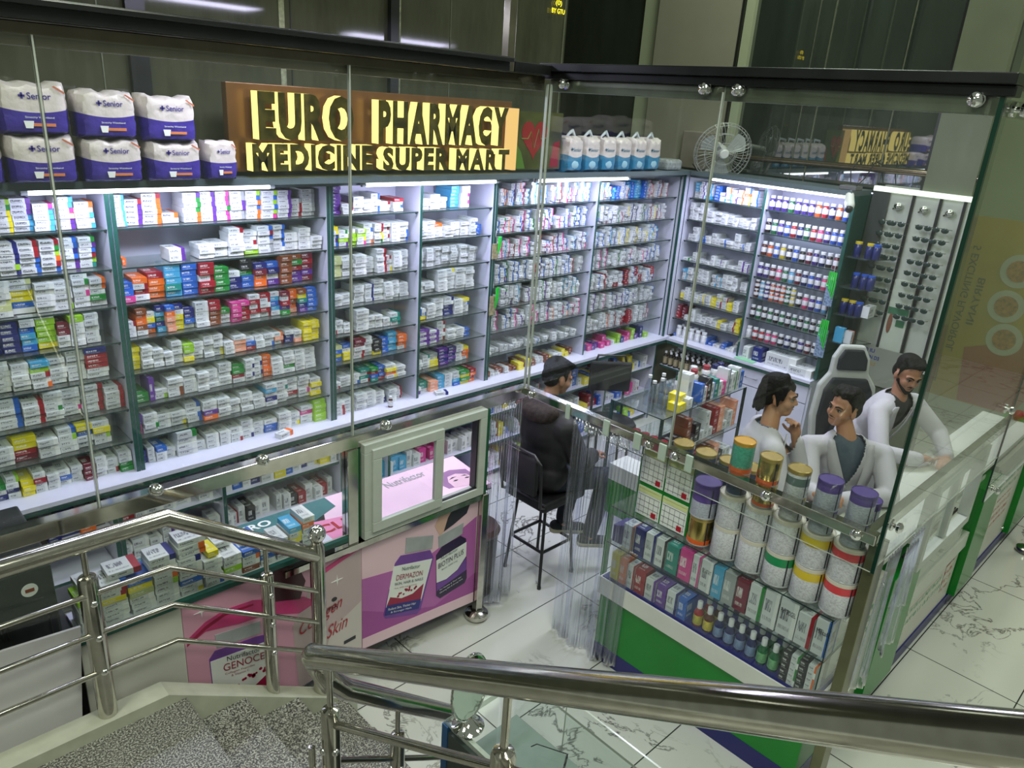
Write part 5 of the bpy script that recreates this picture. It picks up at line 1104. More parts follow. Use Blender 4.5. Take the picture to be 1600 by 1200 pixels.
# ------------------------------------------------------------------ tins
ZT = 1.0355
def tin_mat(nm, body, band=None, z0=0.0, z1=0.0):
    mt, nt = new_mat('tin_' + nm)
    b = node(nt, 'ShaderNodeBsdfPrincipled', i_Roughness=0.3); out = node(nt, 'ShaderNodeOutputMaterial'); L(nt, b.outputs[0], out.inputs[0])
    tc = node(nt, 'ShaderNodeTexCoord'); sp = node(nt, 'ShaderNodeSeparateXYZ'); L(nt, tc.outputs['Object'], sp.inputs[0])
    # rows of tiny print
    w = node(nt, 'ShaderNodeTexNoise', i_Scale=1.0, i_Detail=2.0); mp = node(nt, 'ShaderNodeMapping'); mp.inputs['Scale'].default_value = (90, 90, 260); L(nt, tc.outputs['Object'], mp.inputs[0]); L(nt, mp.outputs[0], w.inputs['Vector'])
    r = node(nt, 'ShaderNodeValToRGB'); L(nt, w.outputs[0], r.inputs[0]); r.color_ramp.elements[0].position = 0.42; r.color_ramp.elements[1].position = 0.52
    r.color_ramp.elements[0].color = tuple(c * 0.74 for c in body[:3]) + (1,); r.color_ramp.elements[1].color = body
    last = r.outputs[0]
    if band:
        a = node(nt, 'ShaderNodeMath', operation='GREATER_THAN', n1=z0); L(nt, sp.outputs[2], a.inputs[0]); c2 = node(nt, 'ShaderNodeMath', operation='LESS_THAN', n1=z1); L(nt, sp.outputs[2], c2.inputs[0])
        mu = node(nt, 'ShaderNodeMath', operation='MULTIPLY'); L(nt, a.outputs[0], mu.inputs[0]); L(nt, c2.outputs[0], mu.inputs[1])
        mx = node(nt, 'ShaderNodeMixRGB'); L(nt, mu.outputs[0], mx.inputs[0]); L(nt, last, mx.inputs[1]); mx.inputs[2].default_value = band; last = mx.outputs[0]
    L(nt, last, b.inputs['Base Color']); return mt
TW = srgb(206, 208, 214)
TM = {'white': tin_mat('white', TW), 'green': tin_mat('green', TW, srgb(30, 130, 80), 0.11, 0.16), 'yellow': tin_mat('yellow', TW, srgb(200, 176, 50), 0.11, 0.16), 'red': tin_mat('red', TW, srgb(196, 62, 70), 0.115, 0.17),
      'purple': tin_mat('purple', srgb(180, 184, 200), srgb(90, 70, 140), 0.09, 0.2), 'blue': tin_mat('blue', srgb(60, 76, 110), srgb(150, 160, 170), 0.05, 0.09), 'teal': tin_mat('teal', srgb(80, 170, 150)), 'greyg': tin_mat('greyg', TW, srgb(90, 110, 110), 0.06, 0.10)}
GOLDT = plain('gold_tin', (0.55, 0.42, 0.14), 0.22, 1.0, 0.1, 20); LIDP = plain('purple_lid', srgb(74, 56, 124), 0.35, noise=0.04); LIDG = plain('gold_lid', srgb(176, 152, 88), 0.3, 0.5, 0.05, 20); LIDW = plain('cream_lid', srgb(200, 194, 180), 0.35, noise=0.03); LIDO = plain('orange_band', srgb(216, 96, 40), 0.35, noise=0.03); LIDY = plain('amber_lid', srgb(200, 150, 50), 0.3, 0.3, .05, 20)
def tin(lab, x, y, z, r, h, mat, lid, band=None, grp='formula tins on the green case', stripe=True):
    t = thing('formula_tin', lab, 'tin', (0, 0, 0), grp)
    m = MB(); m.lathe([(r * 0.97, 0), (r, 0.004), (r, h - 0.012), (r * 0.98, h - 0.006)], (0, 0, 0), 28); m.build('tin_body', mat, t, True)
    m = MB(); m.lathe([(r * 1.015, h - 0.02), (r * 1.02, h - 0.002), (r * 0.97, h), (r * 0.93, h - 0.004), (0, h - 0.004)], (0, 0, 0), 28); m.build('tin_lid', lid, t, True)
    m = MB(); m.lathe([(r * 1.01, 0), (r * 1.012, 0.006), (r * 0.98, 0.008)], (0, 0, 0), 28); m.build('bottom_rim', SILV, t, True)
    if band: m = MB(); m.lathe([(r * 1.008, 0.006), (r * 1.008, h * 0.2)], (0, 0, 0), 28); m.build('colour_band', band, t, True)
    if stripe:
        m = MB(); a0 = math.atan2(-0.72, -0.69) + 0.25
        for (da, mat_) in ((0, 0),):
            b = len(m.v)
            for a in (a0 - 0.05, a0 + 0.05): m.v += [(r * 1.012 * math.cos(a), r * 1.012 * math.sin(a), h * 0.06), (r * 1.012 * math.cos(a), r * 1.012 * math.sin(a), h * 0.88)]
            m.face((b, b+2, b+3, b+1))
        m.build('dark_stripe', INK, t)
        m = MB(); b = 0
        for a in (a0 + 0.5, a0 + 0.7, a0 + 0.85): m.v += [(r * 1.012 * math.cos(a), r * 1.012 * math.sin(a), h * 0.07), (r * 1.012 * math.cos(a), r * 1.012 * math.sin(a), h * 0.18)]
        m.face((0, 2, 3, 1)); m.face((2, 4, 5, 3)); m.build('barcode', INK, t)
    t.location = (x, y, z); t.rotation_euler = (0, 0, rnd(-.15, .15)); return t
RB_, HB_ = 0.072, 0.175
cols = [(3.135, 1.625), (3.135, 1.475), (3.135, 1.32), (3.135, 1.165), (3.14, 1.01)]
tin('gold tin at the left end of the tins, bottom', 3.13, 1.675, ZT, 0.062, 0.16, GOLDT, LIDG, LIDO); tin('white and navy tin with purple lid on a gold tin', 3.13, 1.675, ZT + 0.161, 0.068, 0.19, TM['purple'], LIDP)
spec = [((3.14, 1.525), 'white', 'white'), ((3.135, 1.368), 'white', 'white'), ((3.14, 1.205), 'green', 'white'), ((3.14, 1.062), 'yellow', 'yellow'), ((3.15, 0.997 - 0.03), 'red', 'red')]
nm = ['second column from the price lists', 'third column from the price lists', 'fourth column from the price lists', 'fifth column from the price lists', 'corner column']
spec = [((3.14, 1.53), 'white', 'white'), ((3.14, 1.378), 'white', 'white'), ((3.14, 1.226), 'green', 'white'), ((3.145, 1.074), 'yellow', 'yellow'), ((3.245, 0.985), 'red', 'red')]
spec = [((3.135, 1.525), 'white', 'white'), ((3.135, 1.382), 'white', 'white'), ((3.135, 1.24), 'green', 'white'), ((3.135, 1.095), 'yellow', 'yellow')]
for (xy, a, b), n_ in zip(spec, nm):
    tin('large white tin%s, bottom of the %s' % ({'white': '', 'green': ' with green band', 'yellow': ' with yellow band', 'red': ' with red band'}[a], n_), xy[0], xy[1], ZT, RB_, HB_, TM[a], LIDW)
    tin('large white tin%s, middle of the %s' % ({'white': '', 'yellow': ' with yellow band', 'red': ' with red band'}[b], n_), xy[0], xy[1], ZT + HB_, RB_, HB_, TM[b], LIDW)
tin('large red-banded white tin, bottom at the case corner', 3.14, 0.95, ZT, RB_, HB_, TM['red'], LIDW); tin('large red-banded white tin, second at the case corner', 3.14, 0.955 - 0.005, ZT + HB_, RB_, HB_, TM['red'], LIDW)
tin('large red-banded white tin, bottom of the back corner column', 3.36, 0.99, ZT, RB_, HB_, TM['red'], LIDW); tin('large red-banded white tin, middle of the back corner column', 3.36, 0.99, ZT + HB_, RB_, HB_, TM['red'], LIDW)
tin('small purple-lidded tin topping the back corner column', 3.36, 0.99, ZT + 2 * HB_, 0.056, 0.13, TM['purple'], LIDP)
Z2 = ZT + 2 * HB_; ZA = Z2 + 0.116
tin('blue tin with orange lid under the green tin', 3.135, 1.525, Z2, 0.05, 0.115, TM['blue'], LIDO); tin('tall sea-green tin with amber lid topping its column', 3.135, 1.525, ZA, 0.052, 0.165, TM['teal'], LIDY, LIDO, stripe=False)
tin('gold tin with orange foot, lower of two', 3.135, 1.382, Z2, 0.052, 0.115, GOLDT, LIDG, LIDO); tin('gold tin with orange foot, upper of two', 3.135, 1.382, ZA, 0.052, 0.14, GOLDT, LIDG, LIDO)
tin('white and grey tin with gold lid, lower of two', 3.135, 1.24, Z2, 0.052, 0.115, TM['greyg'], LIDG); tin('white and grey tin with gold lid, upper of two', 3.135, 1.24, ZA, 0.052, 0.135, TM['greyg'], LIDG)
tin('purple-lidded tin, lower of two over the yellow-banded tins', 3.135, 1.095, Z2, 0.054, 0.115, TM['purple'], LIDP); tin('purple-lidded tin, upper of two over the yellow-banded tins', 3.135, 1.095, ZA, 0.054, 0.14, TM['purple'], LIDP)
tin('purple-lidded tin, lower of two over the red-banded corner tins', 3.14, 0.955 - 0.005, Z2, 0.054, 0.115, TM['purple'], LIDP); tin('purple-lidded tin, upper of two over the red-banded corner tins', 3.14, 0.955 - 0.005, ZA, 0.054, 0.14, TM['purple'], LIDP)
for k, (x, y) in enumerate([(3.29, 1.94), (3.29, 1.80), (3.31, 1.67), (3.33, 1.55)]):
    for lv in range(3): tin('blue and white tin with gold lid, %s of the %s stack behind the price lists' % (['bottom', 'middle', 'top'][lv], ORD2[k]), x, y, ZT + lv * 0.14, 0.055, 0.139, TM['blue'], LIDG, grp='gold-lidded tins behind the price lists')
# ------------------------------------------------------------------ island case inside
t = thing('glass_island', 'low glass display island in the middle of the shop', 'display case', (5.0, 3.0, 0))
IX0, IX1, IY0, IY1 = 4.40, 5.60, 2.80, 3.29
for z in (0.30, 0.65, 1.0):
    m = MB(); m.box(IX0, IX1, IY0, IY1, z - 0.008, z, 0, {2: 1, 5: 1}); m.build('glass_shelf', [SHELFG, GLASSEDGE], t)
m = MB(); m.box(IX0, IX1, IY0 + .01, IY1 - .01, 0, 0.10); m.build('white_base', WHITELAM, t)
for (a, b_) in ((IX0, IY0), (IX1 - 0.02, IY0), (IX0, IY1 - 0.02), (IX1 - 0.02, IY1 - 0.02)):
    m = MB(); m.box(a, a + .02, b_, b_ + .02, 0.10, 0.99); m.build('post', GLASSEDGE, t)
PLAS = glass('clear_plastic', (0.80, 0.84, 0.88), 0.08, 1.6)
wb = thing('water_bottle', 'empty clear plastic bottle on the glass island, nearest the camera', 'bottle', (0, 0, 0), 'clear bottles on the island')
m = MB(); m.lathe([(0.03, 0), (0.034, 0.01), (0.034, 0.12), (0.03, 0.15), (0.014, 0.205), (0.012, 0.225)], (0, 0, 0), 16); m.build('bottle_body', PLAS, wb, True)
m = MB(); m.lathe([(0.015, 0.22), (0.015, 0.24), (0, 0.24)], (0, 0, 0), 12); m.build('bottle_cap', CAPW, wb, True); wb.location = (4.47, 2.96, 1.0)
for k, (x, y) in enumerate([(4.55, 3.06), (4.57, 2.96), (4.67, 3.02)]): dup(wb, (x, y, 1.0), ['empty clear plastic bottle on the island, back left', 'empty clear plastic bottle on the island, middle', 'empty clear plastic bottle on the island, right'][k])
for k, (x0, w, y, h, code, nm) in enumerate([(4.60, 0.10, 2.86, 0.06, 'Y', 'yellow box on the front corner of the island'), (4.66, 0.09, 2.90, 0.11, 'Y', 'yellow and green box behind the front corner of the island'), (4.80, 0.08, 2.93, 0.24, 'w', 'tall white box on the island beside the clear bottles'), (4.72, 0.07, 2.86, 0.08, 'w', 'low white box on the island')]):
    carton('island_box', nm, 'box', x0, x0 + w, y - 0.05, y + 0.05, 1.0, 1.0 + h, code, None, 0.1, 70 + k)
for k, (code, h) in enumerate([('B', .15), ('r', .12), ('D', .18), ('b', .13), ('T', .15), ('w', .12), ('P', .11), ('n', .20), ('w', .15), ('g', .16), ('w', .18), ('B', .14)]):
    x = 4.92 + k * 0.054; carton('island_box', '%s carton, %s in the row on the island' % (col_of(code)[2], ORD2[k]), 'box', x, x + 0.05, 2.83, 2.93, 1.0, 1.0 + h, code, 'cartons in a row on the island', rnd(-.1, .1), 80 + k)
jar = None
for k, (x, y, cm) in enumerate([(4.90, 3.02, 'G'), (5.02, 3.05, 'W'), (5.15, 3.05, 'R'), (5.22, 3.10, 'W'), (5.33, 3.05, 'R'), (5.42, 3.02, 'N'), (5.50, 3.02, 'N')]):
    o = bottle_proto('tonic_bottle', 0.036, 0.17, BM['W'], BM[cm], LABW, 'bottle with %s cap, %s in the back row on the island' % (BN[cm], ORD2[k]), 'bottle', 'bottles on the island'); o.location = (x, y, 1.0)
rc = None
for k in range(8):
    loc = (4.445 + (k // 4) * 0.075, 3.13 - (k % 4) * 0.085 - (k // 4) * 0.03, 0.65); l = 'red-capped white jar on the middle shelf of the island, %s in the %s row' % (ORD2[k % 4], ['front', 'back'][k // 4])
    if rc is None: rc = bottle_proto('red_cap_jar', 0.035, 0.13, BM['W'], BM['R'], LABW, l, 'jar', 'red-capped jars', 1.0, 0.24, 0.76); rc.location = loc
    else: dup(rc, loc, l)
isl = MB(); sd_ = 5
for z, h in ((0.65, 0.09), (0.30, 0.1)):
    x = 4.66 if z > .5 else 4.45
    while x < 5.55:
        w = rnd(0.05, 0.08); cd = R_.choice('DKwRDKwS')
        for i in range(R_.randint(1, 3)): boxes_quads(isl, (x + w / 2, 2.90, z + 0.045 + i * 0.075), (w / 2 - 0.001, 0.07, 0.036), 0, cd, sd_); sd_ += 1
        x += w + 0.003
so_ = isl.build('stacked_cartons', PACK); tag(so_, 'mass of small dark cartons filling the lower shelves of the island', 'cartons', None, 'stuff')

# ------------------------------------------------------------------ ribbed strip curtains
RIB = glass('ribbed_plastic', (0.93, 0.94, 0.985), 0.12, 1.5, haze=0.03)
def curtain(lab, fn, u0, u1, z0s, z1, nstrip, billow):
    t = thing('strip_curtain', lab, 'curtain', fn((u0 + u1) / 2, z1, 0))
    w = (u1 - u0) / nstrip
    for k in range(nstrip):
        m = MB(); nr = 40; nz = 10; a = u0 + k * w; zb = z0s[0] + (z0s[1] - z0s[0]) * k / max(1, nstrip - 1)
        ph = rnd(0, 6); sw = rnd(-0.01, 0.01)
        for j in range(nz + 1):
            f = j / nz; z = z1 + (zb - z1) * f
            for i in range(nr + 1):
                g = i / nr; u = a - 0.01 + (w + 0.02) * g
                dd = 0.006 * math.sin(g * 2 * PI * 5) + 0.020 * math.sin(g * PI * 2 + ph) * f + (0.012 if k % 2 else -0.012) + billow * f * f
                m.v.append(fn(u + sw * f, z, dd))
        for j in range(nz):
            for i in range(nr): q = j * (nr + 1) + i; m.face((q, q + 1, q + nr + 2, q + nr + 1))
        o = m.build('strip', RIB, t, True); s_ = o.modifiers.new('thick', 'SOLIDIFY'); s_.thickness = 0.002
    return t
curtain('ribbed clear plastic strip curtain left of the doorway', lambda u, v, d_: (u, PL + 0.0 - d_, v), 2.79, 3.03, (0.04, 0.05), 1.46, 3, 0.0)
curtain('ribbed clear plastic strip curtain right of the doorway, over the green case end', lambda u, v, d_: (PR - 0.03 - d_, u, v), 2.02, 2.50, (0.03, 0.0), 1.47, 5, 0.0)
curtain('ribbed plastic curtain hanging outside the side pane by the corner', lambda u, v, d_: (u, 0.79 - d_, v), 3.20, 3.62, (0.62, 0.95), 1.36, 3, 0.0)
# ------------------------------------------------------------------ side base modules
def print_mat(nm, ink):
    if nm in _m: return _m[nm]
    mt, nt = new_mat(nm)
    b = node(nt, 'ShaderNodeBsdfPrincipled', i_Roughness=0.4); out = node(nt, 'ShaderNodeOutputMaterial'); L(nt, b.outputs[0], out.inputs[0])
    tc = node(nt, 'ShaderNodeTexCoord'); sp = node(nt, 'ShaderNodeSeparateXYZ'); L(nt, tc.outputs['Object'], sp.inputs[0])
    mp = node(nt, 'ShaderNodeMapping'); mp.inputs['Scale'].default_value = (70, 1, 22); L(nt, tc.outputs['Object'], mp.inputs[0])
    nz = node(nt, 'ShaderNodeTexNoise', i_Scale=1.0, i_Detail=1.0); L(nt, mp.outputs[0], nz.inputs['Vector'])
    g = node(nt, 'ShaderNodeMath', operation='GREATER_THAN', n1=0.5); L(nt, nz.outputs[0], g.inputs[0])
    w = node(nt, 'ShaderNodeMath', operation='DIVIDE', n1=0.07); L(nt, sp.outputs[2], w.inputs[0]); fr_ = node(nt, 'ShaderNodeMath', operation='FRACT'); L(nt, w.outputs[0], fr_.inputs[0])
    r = node(nt, 'ShaderNodeMath', operation='LESS_THAN', n1=0.5); L(nt, fr_.outputs[0], r.inputs[0])
    mu = node(nt, 'ShaderNodeMath', operation='MULTIPLY'); L(nt, g.outputs[0], mu.inputs[0]); L(nt, r.outputs[0], mu.inputs[1])
    mx = node(nt, 'ShaderNodeMixRGB'); L(nt, mu.outputs[0], mx.inputs[0]); mx.inputs[1].default_value = srgb(206, 206, 196); mx.inputs[2].default_value = ink
    L(nt, mx.outputs[0], b.inputs['Base Color']); _m[nm] = mt; return mt
def marks(t, x0, x1, z, n_, mat):
    m = MB(); m.box(x0, x1, 0.9425, 0.9435, z, z + n_ * 0.07); m.build('faded_print', mat, t)
GPR = print_mat('green_print', srgb(70, 140, 100)); RPR = print_mat('red_print_rows', srgb(170, 60, 60))
def side_mod(lab, x0, x1, kind):
    t = thing('side_counter', lab, 'counter', ((x0 + x1) / 2, 1.1, 0))
    m = MB(); m.box(x0, x1, 0.936, 1.25, 0, 0.09); m.build('blue_plinth', BLUEB, t)
    if kind == 'case':
        m = MB(); m.box(x0, x1, 0.925, 1.25, 0.49, 0.60); m.build('white_band', WHITEP, t)
        m = MB(); m.box(x0 + .02, x1 - .02, 0.945, 1.25, 0.09, 0.49); m.build('white_board', plain('white_board', (0, 0, 0)), t)
        m = MB(); m.box(x0, x1, 0.936, 0.942, 0.60, 1.03); m.build('front_glass', CASEG, t)
        m = MB(); m.box(x0, x1, 1.22, 1.25, 0.60, 1.03); m.build('back_board', WHITEP, t)
        marks(t, x0 + .1, x1 - .3, 0.25, 2, GPR); marks(t, x1 - .26, x1 - .1, 0.22, 3, RPR)
    elif kind == 'poster':
        m = MB(); m.box(x0, x1, 0.945, 0.975, 0.09, 0.95); m.build('white_board', plain('white_board', (0, 0, 0)), t)
        marks(t, x0 + .1, x1 - .1, 0.62, 3, GPR); marks(t, x0 + .1, x1 - .2, 0.36, 3, RPR)
        for (xx, zz) in ((x0 + .05, 0.15), (x1 - .05, 0.15), (x0 + .05, .9), (x1 - .05, .9)):
            m = MB(); m.lathe([(0.014, 0), (0.012, 0.012), (0, 0.014)], (xx, 0.944, zz), 10, M=Matrix.Rotation(PI / 2, 3, 'X')); m.build('fixing_stud', CHROME, t, True)
    else:
        m = MB(); m.box(x0, x1, 0.90, 1.25, 0.09, 0.92); m.build('green_panel', GREEN, t)
side_mod('white poster board with green and red print on the side counter by the corner', 3.25, 3.80, 'poster')
side_mod('narrow green pier of the side counter left of its white band', 3.80, 4.25, 'pier')
side_mod('glass-fronted side counter section with a white band', 4.26, 5.38, 'case')
side_mod('narrow green pier of the side counter right of its white band', 5.39, 5.78, 'pier')
side_mod('far poster board of the side counter', 5.80, 6.70, 'poster')
side_mod('far green pier of the side counter', 6.71, 7.2, 'pier')
m = MB(); m.box(3.10, 3.20, 0.82, 0.87, 0.0, 1.44); tag(m.build('corner_post', plain('olive_steel', srgb(112, 112, 84), 0.3, 0.6, 0.1, 10), None, bevel=0.003), 'flat steel post at the outer corner of the shop', 'post')
t = thing('floor_stand', 'steel leg with round foot beside the far side counter', 'leg', (6.7, 0.75, 0))
m = MB(); m.tube([(6.7, 0.75, 0.05), (6.7, 0.75, 1.2)], 0.025, 14); m.build('leg_tube', STEEL, t, True)
m = MB(); m.lathe([(0.06, 0), (0.075, 0.015), (0.07, 0.04), (0.03, 0.06)], (6.7, 0.75, 0), 20); m.build('round_foot', STEEL, t, True)
wnd = thing('sliding_window', 'grey aluminium sliding window in the side wall of the shop', 'window', (4.3, 0.87, 0.93))
m = MB(); x0, x1, z0, z1, b = 3.95, 4.80, 0.93, 1.44, 0.05
for q in [(x0, x1, z1 - b, z1), (x0, x1, z0, z0 + b), (x0, x0 + b, z0 + b, z1 - b), (x1 - b, x1, z0 + b, z1 - b)]: m.box(q[0], q[1], 0.85, 0.91, q[2], q[3])
m.box(4.35, 4.40, 0.86, 0.90, z0 + b, z1 - b); m.build('outer_frame', ALU, wnd, bevel=0.003)
m = MB(); m.box(x0 + b, 4.35, 0.875, 0.880, z0 + b, z1 - b); m.build('sash_pane', CASEG, wnd)
m = MB(); m.box(3.95, 4.8, 0.915, 0.925, 0.98, 0.99); m.box(3.95, 4.8, 0.93, 0.94, 0.98, 0.99); m.build('track', BLACKM, wnd)
m = MB(); m.box(3.57, 6.6, 0.95, 1.30, 1.03, 1.06); m.box(3.60, 6.55, 1.0, 1.28, 0.62, 1.03); tag(m.build('side_worktop', WHITEP, None), 'pale counter top inside the shop along its side wall', 'worktop')
# ------------------------------------------------------------------ sunglasses wall and posters beyond
t = thing('sunglasses_stand', 'tall white lit display wall of sunglasses beyond the shelves', 'display', (7.0, 2.2, 1.2))
m = MB(); m.box(6.84, 6.86, 1.82, 2.60, 1.15, 2.63); m.build('back_panel', plain('white_metal_sheet', srgb(186, 192, 180), 0.35, 0.2, 0.06, 3), t)
m = MB(); m.box(6.80, 6.86, 1.82, 2.60, 2.60, 2.64); m.build('top_light_box', emis('white_light_box', (0.9, 1.0, 0.86), 1.6), t)
for y in (2.48, 2.27, 2.06, 1.88):
    m = MB(); m.box(6.815, 6.835, y - 0.010, y + 0.010, 1.2, 2.61); m.build('black_rod', BLACKM, t)
m = MB(); m.box(6.825, 6.838, 2.08, 2.26, 1.16, 1.9); m.build('poster_strip', plain('white_poster', srgb(180, 188, 172), 0.4), t)
m = MB(); m.box(6.822, 6.824, 2.085, 2.255, 1.60, 1.66); m.box(6.822, 6.824, 2.10, 2.17, 1.50, 1.56); m.build('poster_green_print', plain('poster_green', srgb(60, 110, 80), 0.4), t)
m = MB(); m.ell((6.82, 2.22, 1.52), (0.004, 0.02, 0.09)); m.build('poster_face_print', plain('poster_brown', srgb(120, 80, 60), 0.4), t)
for k, y in enumerate((2.37, 2.165, 1.97)):
    m = MB(); m.ell((6.80, y, 2.50), (0.035, 0.035, 0.03)); m.tube([(6.80, y, 2.50), (6.84, y + .05, 2.47)], 0.008, 6); m.build('spot_lamp', CHROME, t, True)
def shades(loc, lab):
    o = thing('sunglasses', lab, 'sunglasses', (0, 0, 0), 'sunglasses on the display wall')
    m = MB()
    for s_ in (-1, 1): m.ell((0, s_ * 0.034, 0), (0.006, 0.030, 0.022), None, 12)
    m.build('lenses', plain('dark_lens', (0.02, 0.035, 0.03), 0.08), o, True)
    m = MB(); m.tube([(0, -0.068, 0.012), (0, 0, 0.016), (0, 0.068, 0.012)], 0.003, 6)
    for s_ in (-1, 1): m.tube([(0, s_ * 0.068, 0.012), (0.05, s_ * 0.07, 0.008)], 0.0025, 6)
    m.build('frame', BLACKM, o, True); o.location = loc; return o
sg = None
COLN = ['left', 'second', 'third', 'right']
for c_, y in enumerate((2.42, 2.33, 2.12, 1.99)):
    for k in range(9):
        loc = (6.755, y, 2.36 - k * 0.095); l = 'dark sunglasses, %s down in the %s column of the display wall' % (ORD2[k], COLN[c_])
        if sg is None: sg = shades(loc, l)
        else: dup(sg, loc, l)
# glass corner shelves with blue tubs at the end panel
t = thing('corner_rack', 'open glass corner rack with blue tubs beyond the supplement shelves', 'rack', (6.7, 2.45, 1.3))
for z in (2.06, 1.80, 1.56, 1.31):
    m = MB(); m.prism([(6.52, 2.60), (6.80, 2.60), (6.80, 2.32), (6.52, 2.42)], lambda u, v, d_: (u, v, d_), z - 0.008, z, 0, 1); m.build('glass_shelf', [SHELFG, GLASSEDGE], t)
m = MB(); m.box(6.805, 6.825, 2.46, 2.60, 0.95, 2.6); m.build('back_post', plain('dark_grey_panel', srgb(58, 62, 60), 0.4), t)
tub = None
for k, (y, z, lid) in enumerate([(2.54, 2.06, 'Y'), (2.44, 2.06, 'Y'), (2.38, 2.06, 'B'), (2.50, 1.80, 'B'), (2.43, 1.80, 'B'), (2.37, 1.80, 'B'), (2.55, 1.56, 'Y'), (2.48, 1.56, 'Y'), (2.42, 1.56, 'B')]):
    o = bottle_proto('blue_tub', 0.032, 0.13, BM['N'], BM[lid], None, 'blue tub with %s lid on the corner rack, %s shelf, %s' % ({'Y': 'yellow', 'B': 'blue'}[lid], {2.06: 'top', 1.80: 'second', 1.56: 'third'}[z], ORD2[k % 3]), 'tub', 'blue tubs on the corner rack', 0.95, 0.16, 0.78); o.location = (6.60, y, z)
carton('rack_box', 'light blue carton on the lowest shelf of the corner rack', 'box', 6.55, 6.60, 2.48, 2.56, 1.31, 1.44, 'C'); carton('rack_box', 'white and orange cartons on the lowest shelf of the corner rack', 'box', 6.58, 6.64, 2.42, 2.48, 1.31, 1.42, 'o'); carton('rack_box', 'white carton on the third shelf of the corner rack', 'box', 6.60, 6.74, 2.33, 2.39, 1.56, 1.66, 'w')
t = thing('vitamin_poster', 'grey poster reading 2000 IU VITAMIN D3 SOFTGELS beyond the shelves', 'poster', (6.78, 2.3, 1.0))
m = MB(); m.box(6.79, 6.80, 1.98, 2.44, 0.95, 1.29); m.build('sheet', plain('grey_poster', srgb(128, 132, 120), 0.45, 0, .06, 4), t)
def pt(s_, y, z, w, h, mat): return text('printed_lettering', s_, (6.788, y, z), (0, -1, 0), (0, 0, 1), w, h, mat, t, bold=0.02)
pt('2000 IU', 2.42, 1.235, 0.15, 0.035, NAVYP); pt('VITAMIN D3', 2.42, 1.175, 0.20, 0.035, NAVYP); pt('SOFTGELS', 2.41, 1.12, 0.17, 0.033, plain('mustard_ink', srgb(150, 128, 60), 0.4))
# biryani banner
t = thing('food_banner', 'yellow and red banner with biryani plates and reversed lettering at the right edge', 'banner', (9.0, 1.9, 0.5))
m = MB(); m.box(9.0, 9.02, 0.6, 2.52, 0.35, 2.32); m.build('yellow_sheet', plain('mustard_banner', srgb(164, 140, 48), 0.4, 0, .1, 2), t)
m = MB(); m.prism([(2.50, 2.32), (2.50, 0.5), (2.30, 0.5), (2.36, 2.32)], lambda u, v, d_: (9.0 - d_, u, v), 0.001, 0.003); m.build('olive_edge', plain('olive_banner', srgb(116, 96, 40), 0.4), t)
m = MB(); m.prism([(2.05, 0.36), (2.12, 0.95), (1.6, 1.15), (0.6, 1.1), (0.6, 0.36)], lambda u, v, d_: (9.0 - d_, u, v), 0.001, 0.004); m.build('red_field', plain('red_banner', srgb(150, 52, 40), 0.4), t)
m = MB(); m.prism([(1.5, 2.3), (1.62, 2.0), (1.2, 1.9), (1.1, 2.3)], lambda u, v, d_: (9.0 - d_, u, v), 0.001, 0.004); m.build('brown_field', plain('brown_banner', srgb(140, 90, 50), 0.4), t)
for k, (y, z) in enumerate([(1.83, 1.83), (1.85, 1.46), (1.78, 1.12)]):
    m = MB(); m.lathe([(0.15, 0), (0.17, 0.006), (0, 0.006)], (8.998, y, z), 24, M=Matrix.Rotation(-PI / 2, 3, 'Y')); p_ = m.build('plate_print', plain('plate_white', srgb(176, 178, 160), 0.4), t)
    m = MB(); m.lathe([(0.11, 0.006), (0.11, 0.009), (0, 0.010)], (8.998, y, z), 16, M=Matrix.Rotation(-PI / 2, 3, 'Y')); m.build('rice_print', plain('rice_brown', srgb(150, 96, 50), 0.6, 0, .6, 30), t)
DKB = plain('dark_banner_ink', srgb(70, 44, 30), 0.5, noise=0)
# the banner is seen from its reverse: lettering runs upward and mirrored
text('reversed_lettering', '5 EXCITING FLAVORFUL', (8.99, 2.22, 2.02), (0, 0, -1), (0, 1, 0), 1.15, 0.075, DKB, t, bold=0.01)
text('reversed_lettering', 'BIRYANI', (8.99, 2.10, 1.70), (0, 0, -1), (0, 1, 0), 0.5, 0.07, DKB, t, bold=0.01)
# ================================================================== chairs, bin
FAB = plain('black_upholstery', srgb(22, 22, 26), 0.6, 0, 0.2, 40)
t = thing('bar_stool', 'black steel bar stool the seated man sits on in the doorway', 'stool', (3.435, 3.03, 0))
feet = [(3.27, 3.20), (3.27, 2.86), (3.60, 3.20), (3.60, 2.86)]
for (x, y) in feet:
    m = MB(); tx, ty = 3.435 + (x - 3.435) * 0.75, 3.03 + (y - 3.03) * 0.75; m.tube([(x, y, 0.015), (tx, ty, 0.60)], 0.011, 10); m.lathe([(0.014, 0), (0.014, 0.02)], (x, y, 0), 10); m.build('leg', BLACKM, t, True)
m = MB(); zr = 0.27; q = [(3.435 + (x - 3.435) * 0.89, 3.03 + (y - 3.03) * 0.89, zr) for x, y in (feet[0], feet[1], feet[3], feet[2])]
for a, b_ in zip(q, q[1:] + q[:1]): m.tube([a, b_], 0.011, 8)
m.build('foot_rung', BLACKM, t, True)
m = MB(); m.box(3.23, 3.64, 2.84, 3.22, 0.60, 0.665); m.build('seat', FAB, t, bevel=0.02)
m = MB(); m.tube([(3.28, 2.86, 0.62), (3.20, 2.85, 0.66), (3.16, 2.84, 0.98), (3.155, 2.90, 1.03), (3.155, 3.16, 1.03), (3.16, 3.22, 0.98), (3.20, 3.21, 0.66), (3.28, 3.20, 0.62)], 0.011, 10); m.build('back_frame', BLACKM, t, True)
m = MB(); m.box(3.148, 3.185, 2.87, 3.19, 0.74, 1.0); m.build('backrest', FAB, t, bevel=0.012)
